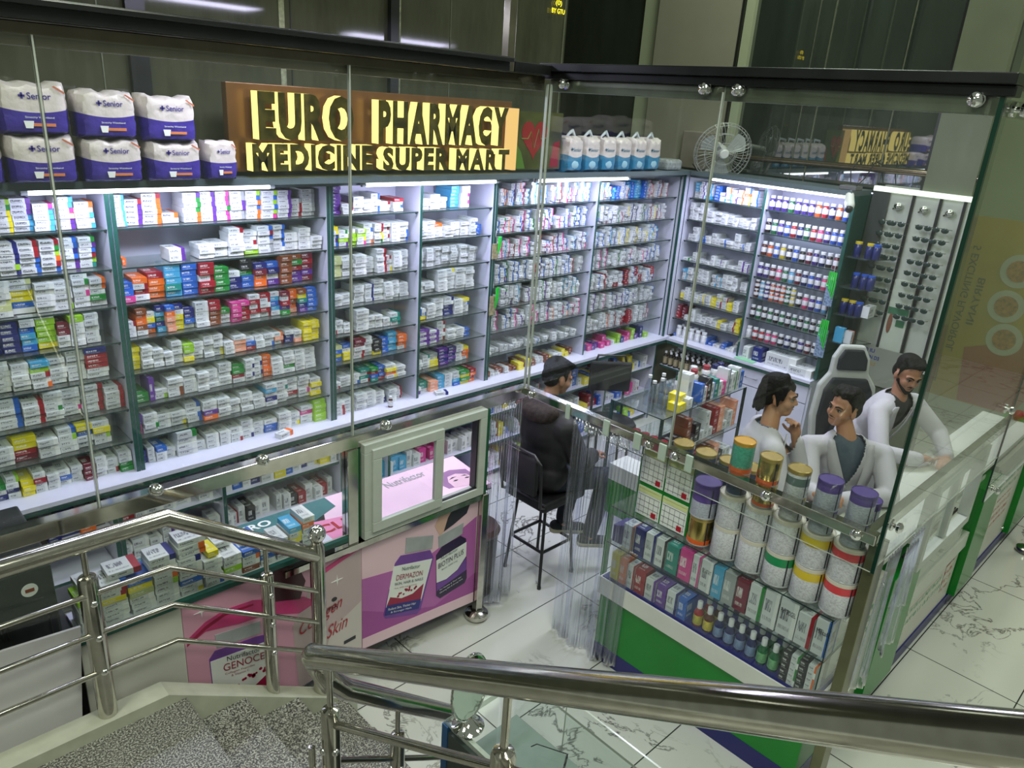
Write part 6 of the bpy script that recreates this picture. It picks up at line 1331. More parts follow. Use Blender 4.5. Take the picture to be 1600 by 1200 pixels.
t = thing('office_chair', 'black padded chair with tube frame near the middle of the shop', 'chair', (5.05, 3.75, 0))
m = MB(); m.lathe([(0.0, 0.46), (0.22, 0.46), (0.235, 0.485), (0.22, 0.51), (0, 0.515)], (5.0, 3.72, 0), 24); m.build('seat', FAB, t, True)
Mr = Matrix.Rotation(math.radians(-40), 3, 'Z')
def oc(x, y, z): v = Mr @ Vector((x, y, 0)); return (5.0 + v.x, 3.72 + v.y, z)
m = MB(); m.obox(oc(0, 0.20, 0.86), 0.19, 0.02, 0.14, Mr); m.build('backrest', FAB, t, bevel=0.018)
for s_ in (-1, 1):
    m = MB(); m.tube([oc(s_ * .14, 0.16, 0.0), oc(s_ * .14, 0.20, 0.48), oc(s_ * .14, 0.22, 0.80)], 0.012, 8); m.build('leg', BLACKM, t, True)
    m = MB(); m.tube([oc(s_ * .14, -0.2, 0.0), oc(s_ * .14, -0.14, 0.46)], 0.012, 8); m.build('leg', BLACKM, t, True)
m = MB(); m.tube([oc(-.14, .22, .98), oc(-.12, .22, 1.05), oc(.12, .22, 1.05), oc(.14, .22, .98)], 0.011, 8); m.build('back_loop', BLACKM, t, True)
t = thing('gaming_chair', 'white and black high-back swivel chair behind the two young men', 'chair', (5.55, 2.05, 0))
Mg = Matrix.Rotation(math.radians(-42), 3, 'Z')
def gp(x, y, z): v = Mg @ Vector((x, y, 0)); return (5.74 + v.x * 0.92, 2.02 + v.y * 0.92, z)
shell = [(-0.10, 1.52), (-0.16, 1.42), (-0.17, 1.30), (-0.25, 1.20), (-0.28, 0.95), (-0.24, 0.62), (0.24, 0.62), (0.28, 0.95), (0.25, 1.20), (0.17, 1.30), (0.16, 1.42), (0.10, 1.52)]
m = MB(); m.prism(shell, lambda u, v, d_: gp(u, d_ + (v - 0.6) * 0.12, v), 0.0, 0.05); m.build('back_shell', plain('white_shell', srgb(176, 178, 176), 0.35), t, bevel=0.015)
m = MB(); m.prism([(-0.08, 1.495), (-0.125, 1.42), (-0.13, 1.33), (0.13, 1.33), (0.125, 1.42), (0.08, 1.495)], lambda u, v, d_: gp(u, d_ + (v - 0.6) * 0.12, v), -0.03, 0.0); m.build('headrest', plain('black_leather', srgb(26, 28, 36), 0.35), t, bevel=0.015)
m = MB(); m.prism([(-0.15, 1.27), (-0.21, 1.17), (-0.235, 0.95), (-0.20, 0.66), (0.20, 0.66), (0.235, 0.95), (0.21, 1.17), (0.15, 1.27)], lambda u, v, d_: gp(u, d_ + (v - 0.6) * 0.12, v), -0.035, 0.0); m.build('back_cushion', _m['black_leather'], t, bevel=0.015)
m = MB(); m.obox(gp(0, -0.2, 0.50), 0.26, 0.25, 0.05, Mg); m.build('seat', _m['black_leather'], t, bevel=0.02)
m = MB(); m.tube([gp(0, -0.2, 0.08), gp(0, -0.2, 0.45)], 0.03, 12)
for k in range(5):
    a = k * 2 * PI / 5; v = gp(0.3 * math.cos(a), -0.2 + 0.3 * math.sin(a), 0.06); m.tube([gp(0, -.2, .1), v], [0.03, 0.018], 8); m.ell((v[0], v[1], 0.028), 0.028)
m.build('star_base', BLACKM, t, True)
t = thing('pedal_bin', 'brown round-topped bin beside the pink counter in the doorway', 'bin', (2.93, 3.14, 0))
m = MB(); m.lathe([(0.115, 0.0), (0.125, 0.02), (0.135, 0.46)], (2.93, 3.14, 0), 24); m.build('bin_body', plain('dark_brown_weave', srgb(46, 26, 22), 0.4, 0, 0.5, 60), t, True)
m = MB(); m.lathe([(0.145, 0.455), (0.15, 0.475), (0.13, 0.505), (0, 0.515)], (2.93, 3.14, 0), 24); m.build('bin_lid', plain('brown_lid', srgb(96, 62, 58), 0.3), t, True)
# ================================================================== stairs
STW = plain('white_stair_plaster', srgb(170, 172, 156), 0.5, 0, 0.10, 12)
YI = 2.70; YO = 2.80; YJ = 1.62
m = MB(); m.box(-1.2, 0.868, YJ - 0.1, YI, 0.575, 0.62); struct('trim_%d' % n, m, GRANITE); n += 1
m = MB(); m.box(-1.2, 0.86, YJ - 0.1, YI, 0.0, 0.575); struct('trim_%d' % n, m, STW); n += 1
for k, (xa, xb, z) in enumerate([(0.868, 1.127, 0.465), (1.127, 1.385, 0.31), (1.385, 1.64, 0.155)]):
    m = MB(); m.box(xa - 0.0, xb, YJ - 0.1, YI, z - 0.03, z, 0); m.box(xa, xb - 0.01, YJ - 0.1, YI, 0, z - 0.03, 1); struct('trim_%d' % n, m, [GRANITE, STW]); n += 1
def curb(pts, y0, y1):
    m = MB(); m.prism(pts, lambda u, v, d_: (u, d_, v), y0, y1); global n; struct('trim_%d' % n, m, STW); n += 1
curb([(-1.2, 0), (-1.2, 0.675), (0.80, 0.675), (1.60, 0.175), (1.72, 0.10), (1.72, 0)], YI, YO)
# ascending flight towards the camera (y from 1.6 down), granite treads
for k in range(6):
    z = 0.62 + 0.165 * (k + 1); y1 = 1.60 - 0.28 * k
    m = MB(); m.box(-0.25, 0.93, y1 - 0.28, y1, z - 0.04, z, 0); m.box(-0.25, 0.93, y1 - 0.27, y1 - 0.01, 0.0, z - 0.04, 1)
    if k < 6 : struct('trim_%d' % n, m, [GRANITE, STW]); n += 1
# ------------------------------------------------------------------ railings
rl = thing('stair_railing', 'stainless stair railing in front of the left counter, ending in a ball post', 'railing', (0.9, 2.76, 0.6))
YR = 2.755
m = MB(); m.tube([(-1.2, YR, 1.475), (0.882, YR, 1.475), (1.535, YR, 1.035)], 0.036, 20); m.build('handrail', STEEL, rl, True)
for (x, zb, zt, h, ext) in [(0.58, 0.67, 1.335, 0.036, 1.46), (1.285, 0.36, 1.045, 0.030, 1.20)]:
    m = MB(); m.lathe([(h, zb), (h, zt - 0.02), (h * 0.85, zt - 0.005), (h * 0.45, zt), (0.011, zt), (0.011, ext)], (x, YR, 0), 20); p_ = m.build('post', STEEL, rl, True)
    m = MB()
    for dz in (0.11, 0.27, 0.43): m.ell((x + 0.002, YR - h, zt - dz), (0.014, 0.010, 0.014))
    m.build('collar', CHROME, p_, True)
m = MB(); m.lathe([(0.036, 0.10), (0.036, 1.08), (0.026, 1.10), (0.026, 1.112)], (1.54, YR, 0), 20); p_ = m.build('newel_post', STEEL, rl, True)
m = MB(); m.ell((1.54, YR, 1.15), 0.044, None, 24, 0, 14); m.build('ball_finial', CHROME, p_, True)
for dz in (0.215, 0.395, 0.575):
    m = MB(); m.tube([(-1.2, YR - 0.02, 1.475 - dz), (0.868, YR - 0.02, 1.475 - dz), (1.535, YR - 0.02, 1.035 - dz + 0.02)], 0.012, 10); m.build('cross_bar', STEEL, rl, True)
fr = thing('foreground_railing', 'thick stainless railing crossing the foreground with a U-bend at its left end', 'railing', (0.96, 1.8, 0.6))
XF_ = 0.96
def up(y): return 1.39 + (1.80 - y) * 0.587
pts = [(XF_, -0.5, up(-0.5)), (XF_, 0.6, up(0.6)), (XF_, 1.64, up(1.64))]
bend = []
for k in range(1, 8):
    a = PI * k / 8; bend.append((XF_ + 0.03 * (1 - math.cos(a)) , 1.70 + 0.085 * math.sin(a) + 0.05 * k / 8, up(1.70) - 0.02 - 0.075 * (1 - math.cos(a)) * 1.05))
low0 = bend[-1]
pts += bend + [(1.10, 1.81, 1.165), (1.62, 1.85, 0.70)]
m = MB(); m.tube(pts, 0.0375, 24); m.build('handrail', STEEL, fr, True)
posts = [(XF_, 0.90, 0.99, 1.72, up(0.90)), (XF_ - 0.005, 1.655, 0.62, 1.285, up(1.66)), (1.345, 1.83, 0.31, 0.79, 0.93)]
for (x, y, zb, zt, ext) in posts:
    m = MB(); h = 0.030; m.lathe([(h, zb), (h, zt - 0.02), (h * 0.85, zt - 0.005), (h * 0.45, zt), (0.010, zt + 0.001), (0.010, ext)], (x, y, 0), 22); p_ = m.build('post', STEEL, fr, True)
    m = MB()
    for dz in (0.16, 0.36): m.ell((x - 0.002, y - h, zt - dz), (0.013, 0.010, 0.013)); m.ell((x - h, y, zt - dz), (0.010, 0.013, 0.013))
    m.build('collar', CHROME, p_, True)
m = MB(); m.tube([(XF_, 1.70, 1.19), (XF_, 0.90, 1.66), (XF_, 0.2, 2.07)], 0.0135, 12); m.build('cross_bar', STEEL, fr, True)
m = MB(); m.tube([(1.02, 1.80, 0.90), (1.345, 1.83, 0.66), (1.62, 1.85, 0.46)], 0.012, 10); m.build('cross_bar', STEEL, fr, True)
m = MB(); m.tube([(XF_ - 0.06, 1.68, 1.14), (XF_ - 0.06, 1.68, 0.94)], 0.011, 10); m.ell((XF_ - 0.05, 1.66, 1.04), 0.016); m.build('short_bar', STEEL, fr, True)
# ================================================================== optical counter below
oc_ = thing('optical_counter', 'blue-framed glass counter with spectacles at the foot of the stairs', 'counter', (1.9, 1.2, 0))
CX0, CY1 = 1.45, 1.68
m = MB(); m.box(CX0, 1.83, 0.4, CY1, 0.0, 0.62); m.build('base', plain('grey_base', srgb(72, 78, 76), 0.5), oc_)
m = MB(); m.box(CX0 - 0.004, CX0 + 0.012, 0.4, CY1 - 0.03, 0.62, 0.865); m.build('dark_side', plain('dark_side_panel', srgb(62, 70, 68), 0.35), oc_)
m = MB(); m.box(CX0 - 0.008, CX0 + 0.012, CY1 - 0.03, CY1 + 0.002, 0.0, 0.89); m.build('blue_side', plain('blue_side_panel', srgb(40, 90, 140), 0.35), oc_)
m = MB(); m.box(CX0, 1.84, 0.4, CY1, 0.888, 0.90, 0, {4: 1, 3: 1, 5: 1}); m.build('glass_top', [CASEG, EDGEC], oc_)
m = MB(); m.box(CX0 + 0.015, 1.83, 0.4, CY1 - 0.02, 0.70, 0.705); m.build('mint_shelf', plain('mint_liner', srgb(108, 122, 114), 0.5), oc_)
m = MB(); m.box(CX0 + 0.012, CX0 + 0.03, 0.4, CY1, 0.865, 0.888); m.box(CX0, 1.84, CY1 - 0.015, CY1, 0.86, 0.888); m.build('alu_edge', ALU, oc_)
m = MB(); m.box(1.836, 1.842, 0.4, CY1, 0.62, 0.888); m.build('front_pane', CASEG, oc_)
m = MB(); m.box(1.90, 1.908, 0.3, 1.46, 0.10, 0.90, 0, {1: 1, 4: 1}); tag(m.build('glass_partition', [CASEG, EDGEC], None), 'upright clear glass sheet beside the optical counter', 'glass sheet')
mr = thing('table_mirror', 'round chrome table mirror standing on the optical counter', 'mirror', (1.50, 1.56, 0.90))
mx, my = 1.50, 1.60
m = MB(); m.lathe([(0.060, 0), (0.062, 0.006), (0.045, 0.014), (0.018, 0.040), (0.010, 0.05)], (mx, my, 0.901), 32); m.build('mirror_base', CHROME, mr, True)
mn = Vector((0.26, -0.92, 0.16)).normalized(); MM = mn.to_track_quat('Z', 'Y').to_matrix(); mc = Vector((mx, my, 1.085))
m = MB(); m.tube([mc + MM @ Vector((0.115 * math.cos(2 * PI * k / 32), 0.121 * math.sin(2 * PI * k / 32), 0)) for k in range(32)], 0.006, 8, closed=True); m.tube([(mx, my, 0.955), (mx, my, 0.97)], 0.008, 8); m.build('mirror_ring', CHROME, mr, True)
m = MB(); m.lathe([(0.98, -0.003), (0.98, 0.003), (0, 0.0035)], mc, 32, M=MM @ Matrix.Diagonal((0.116, 0.122, 1))); m.lathe([(0.98, -0.003), (0, -0.0035)], mc, 32, M=MM @ Matrix.Diagonal((0.116, 0.122, 1))); m.build('mirror_disc', plain('mirror_silver', (0.75, 0.82, 0.77), 0.01, 1.0, 0), mr)
def specs(x, y, z, rz, lab):
    o = thing('spectacles', lab, 'glasses', (0, 0, 0), 'spectacles in the optical counter'); m = MB()
    for s_ in (-1, 1):
        m.tube([(s_ * 0.034 + 0.026 * math.cos(2 * PI * k / 16), 0.004, 0.02 + 0.019 * math.sin(2 * PI * k / 16)) for k in range(16)], 0.0022, 6, closed=True)
        m.tube([(s_ * 0.062, 0.002, 0.024), (s_ * 0.066, 0.12, 0.024), (s_ * 0.062, 0.14, 0.008)], 0.0020, 6)
    m.tube([(-0.008, 0.004, 0.024), (0.008, 0.004, 0.024)], 0.002, 6); m.build('frame', BLACKM, o, True)
    o.location = (x, y, z); o.rotation_euler = (0, 0, rz); return o
specs(1.62, 1.22, 0.902, 0.5, 'black round-rimmed spectacles lying on the counter glass, beside the post'); specs(1.70, 1.12, 0.706, -0.4, 'black-rimmed spectacles inside the optical counter, nearest the shop'); specs(1.60, 1.05, 0.706, 0.9, 'black-rimmed spectacles inside the optical counter, near the stairs')
# hall clutter seen through the side glass
t = thing('hall_stall', 'red and white stall goods past the food banner', 'stall', (8.3, 0.9, 0))
m = MB(); m.box(8.2, 8.6, 0.2, 1.2, 0.0, 0.55); m.build('stall_body', plain('grey_stall', srgb(150, 150, 140), 0.5), t)
m = MB()
for k in range(9): m.ell((8.25, 0.3 + k * 0.1, 0.60), (0.05, 0.05, 0.06))
m.build('red_goods', plain('red_goods', srgb(150, 40, 34), 0.5), t, True)
# ================================================================== people
def fuse(mb, name, mat, parent, voxel=0.011, smooth=4, cut=None, thick=0.0):
    me = bpy.data.meshes.new('tmp'); me.from_pydata(mb.v, [], mb.f); o = bpy.data.objects.new('tmp', me); COL.objects.link(o)
    r = o.modifiers.new('r', 'REMESH'); r.mode = 'VOXEL'; r.voxel_size = voxel; r.use_smooth_shade = True
    if smooth: s_ = o.modifiers.new('s', 'SMOOTH'); s_.factor = 0.5; s_.iterations = smooth
    dg = bpy.context.evaluated_depsgraph_get(); dg.update(); m2 = bpy.data.meshes.new_from_object(o.evaluated_get(dg)); bpy.data.objects.remove(o)
    if cut:
        bm = bmesh.new(); bm.from_mesh(m2); bmesh.ops.delete(bm, geom=[f for f in bm.faces if cut(f.calc_center_median())], context='FACES'); bm.to_mesh(m2); bm.free()
    m2.materials.clear(); m2.materials.append(mat)
    if parent is not None and '_o' in parent:
        org = Vector(parent['_o']); m2.transform(Matrix.Translation(-org))
    m2.polygons.foreach_set('use_smooth', [True] * len(m2.polygons)); m2.name = name
    ob = bpy.data.objects.new(name, m2); COL.objects.link(ob); ob.parent = parent
    if thick: q = ob.modifiers.new('thick', 'SOLIDIFY'); q.thickness = thick
    return ob
def frame(F, U):
    F = Vector(F).normalized(); U = Vector(U); R = F.cross(U).normalized(); U = R.cross(F); return F, R, U
def head_into(mb, c, F, U, neck_to, s=1.0):
    F, R, U = frame(F, U); M = Matrix((R, F, U)).transposed(); c = Vector(c)
    P = lambda r, f, u: c + (R * r + F * f + U * u) * s
    E = lambda r, f, u, a, b_, c_: mb.ell(P(r, f, u), (a * s, b_ * s, c_ * s), M, 18, 0, 12)
    E(0, -0.015, 0.035, 0.073, 0.092, 0.083); E(0, 0.022, -0.025, 0.060, 0.066, 0.080); E(0, 0.040, -0.078, 0.040, 0.042, 0.030)
    E(0, 0.020, -0.060, 0.052, 0.050, 0.036)
    for q in (-1, 1):
        E(q * 0.036, 0.050, -0.028, 0.026, 0.030, 0.026); E(q * 0.075, -0.006, -0.012, 0.010, 0.020, 0.032)
        mb.cap(P(q * 0.012, 0.082, 0.022), P(q * 0.050, 0.066, 0.020), 0.010 * s, 0.008 * s, 8)
    mb.cap(P(0, 0.080, 0.015), P(0, 0.098, -0.022), 0.007 * s, 0.0105 * s, 10)
    for q in (-1, 1): mb.ell(P(q * 0.010, 0.091, -0.025), (0.0072 * s,) * 3, None, 8, 0, 6)
    mb.cap(P(-0.018, 0.078, -0.052), P(0.018, 0.078, -0.052), 0.0075 * s, 0.0075 * s, 8); mb.cap(P(-0.014, 0.077, -0.062), P(0.014, 0.077, -0.062), 0.008 * s, 0.008 * s, 8)
    mb.cap(P(0, -0.02, -0.06), Vector(neck_to), 0.047 * s, 0.054, 14)
    return P, M
def face_bits(parent, P, M, s, beard=False, look=(0, 0)):
    for q in (-1, 1):
        m = MB(); m.ell(P(q * 0.031, 0.070, 0.002), (0.0135 * s, 0.0115 * s, 0.0085 * s), M, 14, 0, 8); e = m.build('eye', plain('eye_white', srgb(150, 140, 132), 0.35, noise=0), parent, True)
        m = MB(); m.ell(P(q * 0.031 + look[0], 0.0785, 0.002 + look[1]), (0.0072 * s, 0.0045 * s, 0.0070 * s), M, 10, 0, 6); m.build('iris', plain('iris_brown', srgb(24, 14, 10), 0.15, noise=0), e, True)
        m = MB(); m.tube([P(q * 0.013, 0.092, 0.022), P(q * 0.033, 0.088, 0.030), P(q * 0.053, 0.072, 0.023)], [0.004, 0.0045, 0.002], 6); m.build('eyebrow', HAIRM, parent, True)
        m = MB(); m.tube([P(q * 0.016, 0.080, 0.006), P(q * 0.031, 0.0835, 0.0115), P(q * 0.047, 0.072, 0.006)], [0.0018, 0.0026, 0.0016], 6); m.build('eyelid_line', HAIRM, parent, True)
    m = MB(); m.tube([P(-0.020, 0.083, -0.056), P(0, 0.088, -0.0565), P(0.020, 0.083, -0.056)], [0.0012, 0.0022, 0.0012], 6); m.build('mouth', plain('lip_brown', srgb(96, 50, 44), 0.4), parent, True)
    m = MB(); m.tube([P(-0.024, 0.079, -0.045), P(0, 0.088, -0.041), P(0.024, 0.079, -0.045)], [0.0015, 0.0032 if not beard else 0.005, 0.0015], 6); m.build('moustache', HAIRM, parent, True)
HAIRM = plain('black_hair', srgb(17, 14, 14), 0.62, 0, 0.4, 90, bump=0.6, spec=0.12); SKIN = plain('brown_skin', srgb(176, 124, 94), 0.5, 0, 0.04, 14); SKIN2 = plain('tan_skin', srgb(160, 112, 88), 0.5, 0, 0.04, 14)
COATM = plain('white_lab_coat', srgb(182, 178, 188), 0.75, 0, 0.03, 9, bump=0.25)
def hair(parent, P, M, s, style, seed_):
    rr = random.Random(seed_); m = MB()
    def E(r, f, u, a, b_, c_): m.ell(P(r, f, u), (a * s, b_ * s, c_ * s), M, 16, 0, 10)
    E(0, -0.030, 0.062, 0.082, 0.092, 0.078); E(0, -0.058, 0.005, 0.074, 0.058, 0.075)
    if style == 'long':
        for k in range(34):
            a = rr.uniform(0.2, PI - 0.2) + PI; r = 0.078
            m.cap(P(r * math.cos(a), -0.035 + 0.075 * math.sin(a), rr.uniform(-0.01, 0.05)), P(1.08 * r * math.cos(a), -0.045 + 0.085 * math.sin(a), rr.uniform(-0.095, -0.05)), 0.018 * s, 0.010 * s, 6)
        for k in range(18):
            q = rr.uniform(-1, 1); m.cap(P(q * 0.03, 0.01, 0.118), P(q * 0.074, 0.070 - abs(q) * 0.03, 0.068 + rr.uniform(-.012, .010)), 0.020 * s, 0.012 * s, 6)
        for q in (-1, 1):
            m.cap(P(q * 0.070, 0.03, 0.07), P(q * 0.080, 0.026, 0.005), 0.018 * s, 0.010 * s, 8); m.cap(P(q * 0.074, -0.01, 0.05), P(q * 0.083, 0.006, -0.035), 0.02 * s, 0.008 * s, 8)
    elif style == 'quiff':
        for k in range(26):
            q = rr.uniform(-1, 1); m.cap(P(q * 0.05, rr.uniform(-0.02, 0.03), 0.12), P(q * 0.064, 0.072 - abs(q) * 0.02 + rr.uniform(-.01, .012), 0.098 + rr.uniform(-.016, .022)), 0.022 * s, 0.011 * s, 6)
        for q in (-1, 1): m.cap(P(q * 0.072, 0.01, 0.06), P(q * 0.078, 0.018, 0.010), 0.014 * s, 0.006 * s, 8)
    else:
        for k in range(18):
            q = rr.uniform(-1, 1); m.cap(P(q * 0.05, 0.0, 0.115), P(q * 0.058, 0.060, 0.098 + rr.uniform(-.008, .01)), 0.022 * s, 0.013 * s, 6)
        for q in (-1, 1): m.cap(P(q * 0.072, 0.01, 0.06), P(q * 0.077, 0.016, 0.0), 0.013 * s, 0.006 * s, 8)
    return fuse(m, 'hair', HAIRM, parent, 0.0065, 2)
def hand_into(mb, wrist, palm_dir, normal, curl, side=1, s=1.0):
    """palm from wrist along palm_dir; fingers curl about the palm normal"""
    D = Vector(palm_dir).normalized(); N = Vector(normal); N = (N - D * N.dot(D)).normalized(); S = D.cross(N) * side; w = Vector(wrist)
    pc_ = w + D * 0.045 * s; M = Matrix((S, D, N)).transposed()
    mb.ell(pc_, (0.040 * s, 0.050 * s, 0.017 * s), M, 12, 0, 8)
    mb.cap(w - D * 0.01, w + D * 0.03, 0.024 * s, 0.026 * s, 10)
    for k, (off, ln) in enumerate([(0.030, 0.070), (0.010, 0.078), (-0.010, 0.072), (-0.029, 0.057)]):
        p = w + D * 0.085 * s + S * off * s; a = curl * (0.75 + 0.12 * k); d = D.copy(); r = 0.0086
        for j, fr_ in enumerate((0.45, 0.32, 0.23)):
            d = (Matrix.Rotation(-a * side if False else 0, 3, S) @ d); ang = a * (j + 0.6) ; dd = (D * math.cos(ang) + N * math.sin(ang)).normalized()
            q = p + dd * ln * fr_ * s; mb.cap(p, q, r * s, (r - 0.0008) * s, 8); p = q; r -= 0.0006
    p = w + D * 0.028 * s + S * 0.032 * s; d1_ = (D * 0.6 + S * 0.7 + N * 0.3).normalized(); q = p + d1_ * 0.036 * s; mb.cap(p, q, 0.011 * s, 0.010 * s, 8); d2_ = (D * 0.85 + S * 0.15 + N * 0.5 * curl).normalized(); mb.cap(q, q + d2_ * 0.030 * s, 0.010 * s, 0.0085 * s, 8)
def arm_into(mb, sh, el, wr, r=(0.048, 0.040, 0.027), extra=0.0, short=0.0):
    sh, el, wr = map(Vector, (sh, el, wr)); w2 = wr + (el - wr).normalized() * short
    mb.cap(sh, el, r[0] + extra, r[1] + extra, 14); mb.cap(el, w2, r[1] + extra * 0.9, r[2] + extra * 0.95, 14)
def torso_into(mb, neck, hip, shl, shr, extra=0.0, R=None, F=None):
    neck, hip, shl, shr = map(Vector, (neck, hip, shl, shr)); ch = neck.lerp(hip, 0.30); wa = neck.lerp(hip, 0.68)
    R = (shr - shl).normalized(); U = (neck - hip).normalized(); F = U.cross(R).normalized(); M = Matrix((R, F, U)).transposed()
    mb.ell(ch, (0.165 + extra, 0.110 + extra, 0.20 + extra), M, 18, 0, 12); mb.ell(wa, (0.140 + extra, 0.100 + extra, 0.19), M, 18, 0, 12); mb.ell(hip, (0.155 + extra, 0.110 + extra, 0.15), M, 18, 0, 12)
    mb.cap(shl, neck + (hip - neck) * 0.06, 0.050 + extra, 0.060 + extra * .5, 14); mb.cap(shr, neck + (hip - neck) * 0.06, 0.050 + extra, 0.060 + extra * .5, 14)
    return R, F, U, M
def button(parent, p, nrm, mat): m = MB(); m.lathe([(0.008, 0), (0.008, 0.003), (0, 0.004)], p, 12, M=Vector(nrm).to_track_quat('Z', 'Y').to_matrix()); m.build('button', mat, parent, True)
def coated(name_lab, head, F, U, s, neck, hip, shl, shr, arms, knees_feet, style, shirt, skin, seed_, beard=False, coat_len=0.5, pants=None, vdepth=0.30, vw=0.085, coatm=None):
    t = thing('person', name_lab, 'person', (hip[0], hip[1], 0))
    body = MB(); P, M = head_into(body, head, F, U, neck, s)
    R, Fw, Up, TM_ = torso_into(body, neck, hip, shl, shr, -0.022)
    for (sh, el, wr, pd, nr, cu_, sd) in arms:
        arm_into(body, sh, el, wr, extra=-0.006); hand_into(body, wr, pd, nr, cu_, sd)
    for (kn, ft) in knees_feet:
        hp = Vector(hip) + R * 0.09 * (1 if (Vector(kn) - Vector(hip)).dot(R) > 0 else -1); body.cap(hp, kn, 0.07, 0.05, 12); body.cap(kn, ft, 0.05, 0.035, 12)
    fuse(body, 'body', skin, t, 0.0062, 2)
    # trousers and shoes
    pm = MB()
    for (kn, ft) in knees_feet:
        hp = Vector(hip) + R * 0.09 * (1 if (Vector(kn) - Vector(hip)).dot(R) > 0 else -1); pm.cap(hp, kn, 0.095, 0.068, 12); pm.cap(kn, Vector(ft) + Vector((0, 0, 0.04)), 0.068, 0.055, 12)
    pm.ell(hip, (0.15, 0.12, 0.13), TM_, 14, 0, 10); fuse(pm, 'trousers', pants or plain('dark_trousers', srgb(34, 36, 44), 0.7), t, 0.014, 2)
    for (kn, ft) in knees_feet:
        sm_ = MB(); f0 = Vector((Fw.x, Fw.y, 0)).normalized(); a = Vector(ft) + Vector((0, 0, -0.02)); sm_.cap(a - f0 * 0.03, a + f0 * 0.15, 0.042, 0.036, 10); fuse(sm_, 'shoe', plain('dark_shoe', srgb(26, 28, 34), 0.5), t, 0.012, 1)
    # shirt then open coat
    st = MB(); torso_into(st, Vector(neck) - Up * 0.02, hip, shl, shr, -0.006); fuse(st, 'shirt', shirt, t, 0.010, 3)
    cm = MB(); torso_into(cm, Vector(neck) - Up * 0.015, hip, shl, shr, 0.016)
    hem = Vector(hip) - Vector((0, 0, coat_len)); M2 = TM_
    cm.cap(hip, hem, 0.17, 0.20, 18)
    for (sh, el, wr, pd, nr, cu_, sd) in arms: arm_into(cm, sh, el, wr, extra=0.020, short=0.03)
    nk = Vector(neck)
    def cut(p):
        q = p - nk; u = q.dot(Up); f = q.dot(Fw); r = q.dot(R)
        if u > 0.0 and abs(r) < 0.085 and f < 0.14: return True
        if f < 0.03: return False
        return -vdepth < u < 0.05 and f < 0.175 and abs(r) < 0.008 + vw * max(0.0, (u + vdepth) / vdepth) ** 0.8
    co = fuse(cm, 'lab_coat', coatm or COATM, t, 0.0095, 3, cut, 0.006)
    # lapels and buttons
    for q in (-1, 1):
        m = MB(); ring = []
        for k in range(7):
            f = k / 6; u = 0.02 - (vdepth + 0.02) * f; rin = 0.010 + vw * max(0.0, (u + vdepth) / vdepth) ** 0.8; wd = 0.035 + 0.035 * math.sin(PI * min(1, f * 1.15) * 0.8)
            for rr_, lift in ((rin, 0.010), (rin + wd, 0.012)):
                base = nk + Up * u + R * q * rr_
                z_ = 0.126 * math.sqrt(max(0.05, 1 - (rr_ / 0.21) ** 2)) * (0.62 + 0.38 * min(1, max(0, -u) / 0.16)); m.v.append(tuple(base + Fw * (z_ + lift)))
        for k in range(6): a = 2 * k; m.face((a, a+1, a+3, a+2))
        o_ = m.build('lapel', coatm or COATM, t, True); w_ = o_.modifiers.new('s', 'SOLIDIFY'); w_.thickness = 0.006
    for k in range(3):
        u = -vdepth - 0.03 - 0.11 * k; button(t, nk + Up * u + R * 0.012 + Fw * 0.135, Fw, plain('coat_button', srgb(150, 150, 150), 0.3))
    face_bits(t, P, M, s, beard)
    hair(t, P, M, s, style, seed_)
    if beard:
        m = MB()
        for k in range(13):
            a = -1 + 2 * k / 12; m.ell(P(a * 0.060, 0.074 - 0.055 * abs(a) ** 1.8, -0.092 + 0.058 * abs(a) ** 1.4), (0.015 * s,) * 3, None, 8, 0, 6)
        m.ell(P(0, 0.074, -0.088), (0.022 * s, 0.014 * s, 0.016 * s), M, 10, 0, 6)
        fuse(m, 'beard', HAIRM, t, 0.006, 2)
    return t, P
BLUES = plain('blue_tee', srgb(40, 84, 130), 0.7); GREYB = plain('slate_blue_jumper', srgb(70, 82, 100), 0.75, 0, 0.08, 30); DKS = plain('charcoal_shirt', srgb(48, 46, 46), 0.75)
# young man with long hair, hand at his chin
coated('young man in white coat with longer black hair, hand raised to his chin', (3.90, 1.745, 1.645), (0.32, -0.94, -0.03), (0.05, 0.05, 1), 0.98, (3.85, 1.75, 1.475), (3.72, 1.80, 0.98),
       (3.99, 1.87, 1.40), (3.70, 1.63, 1.40),
       [((3.70, 1.63, 1.40), (3.62, 1.52, 1.20), (3.80, 1.46, 1.10), (0.9, -0.2, -0.1), (0, 0, -1), 0.5, 1), ((3.98, 1.86, 1.40), (4.01, 1.58, 1.18), (3.962, 1.635, 1.415), (-0.18, 0.12, 1.0), (-0.85, 0.15, 0.1), 0.95, -1)],
       [((3.80, 1.80, 0.50), (3.72, 1.88, 0.06)), ((3.70, 1.68, 0.50), (3.62, 1.72, 0.06))], 'long', BLUES, SKIN, 3)
# young man looking up at him
coated('young man in white coat over a slate jumper, turned left, hands on the counter', (4.30, 1.53, 1.55), (-0.88, 0.30, 0.03), (-0.05, -0.05, 1), 0.98, (4.30, 1.47, 1.375), (4.38, 1.45, 0.92),
       (4.43, 1.30, 1.30), (4.13, 1.62, 1.32),
       [((4.43, 1.30, 1.30), (4.30, 1.17, 1.12), (4.00, 1.32, 1.14), (-0.8, 0.5, 0.0), (0, 0, -1), 0.9, -1), ((4.13, 1.62, 1.32), (3.98, 1.50, 1.12), (3.90, 1.42, 1.16), (0.2, -0.9, 0.1), (0, 0, -1), 0.8, 1)],
       [((4.42, 1.38, 0.50), (4.50, 1.40, 0.06)), ((4.32, 1.56, 0.50), (4.40, 1.60, 0.06))], 'quiff', GREYB, SKIN, 5)
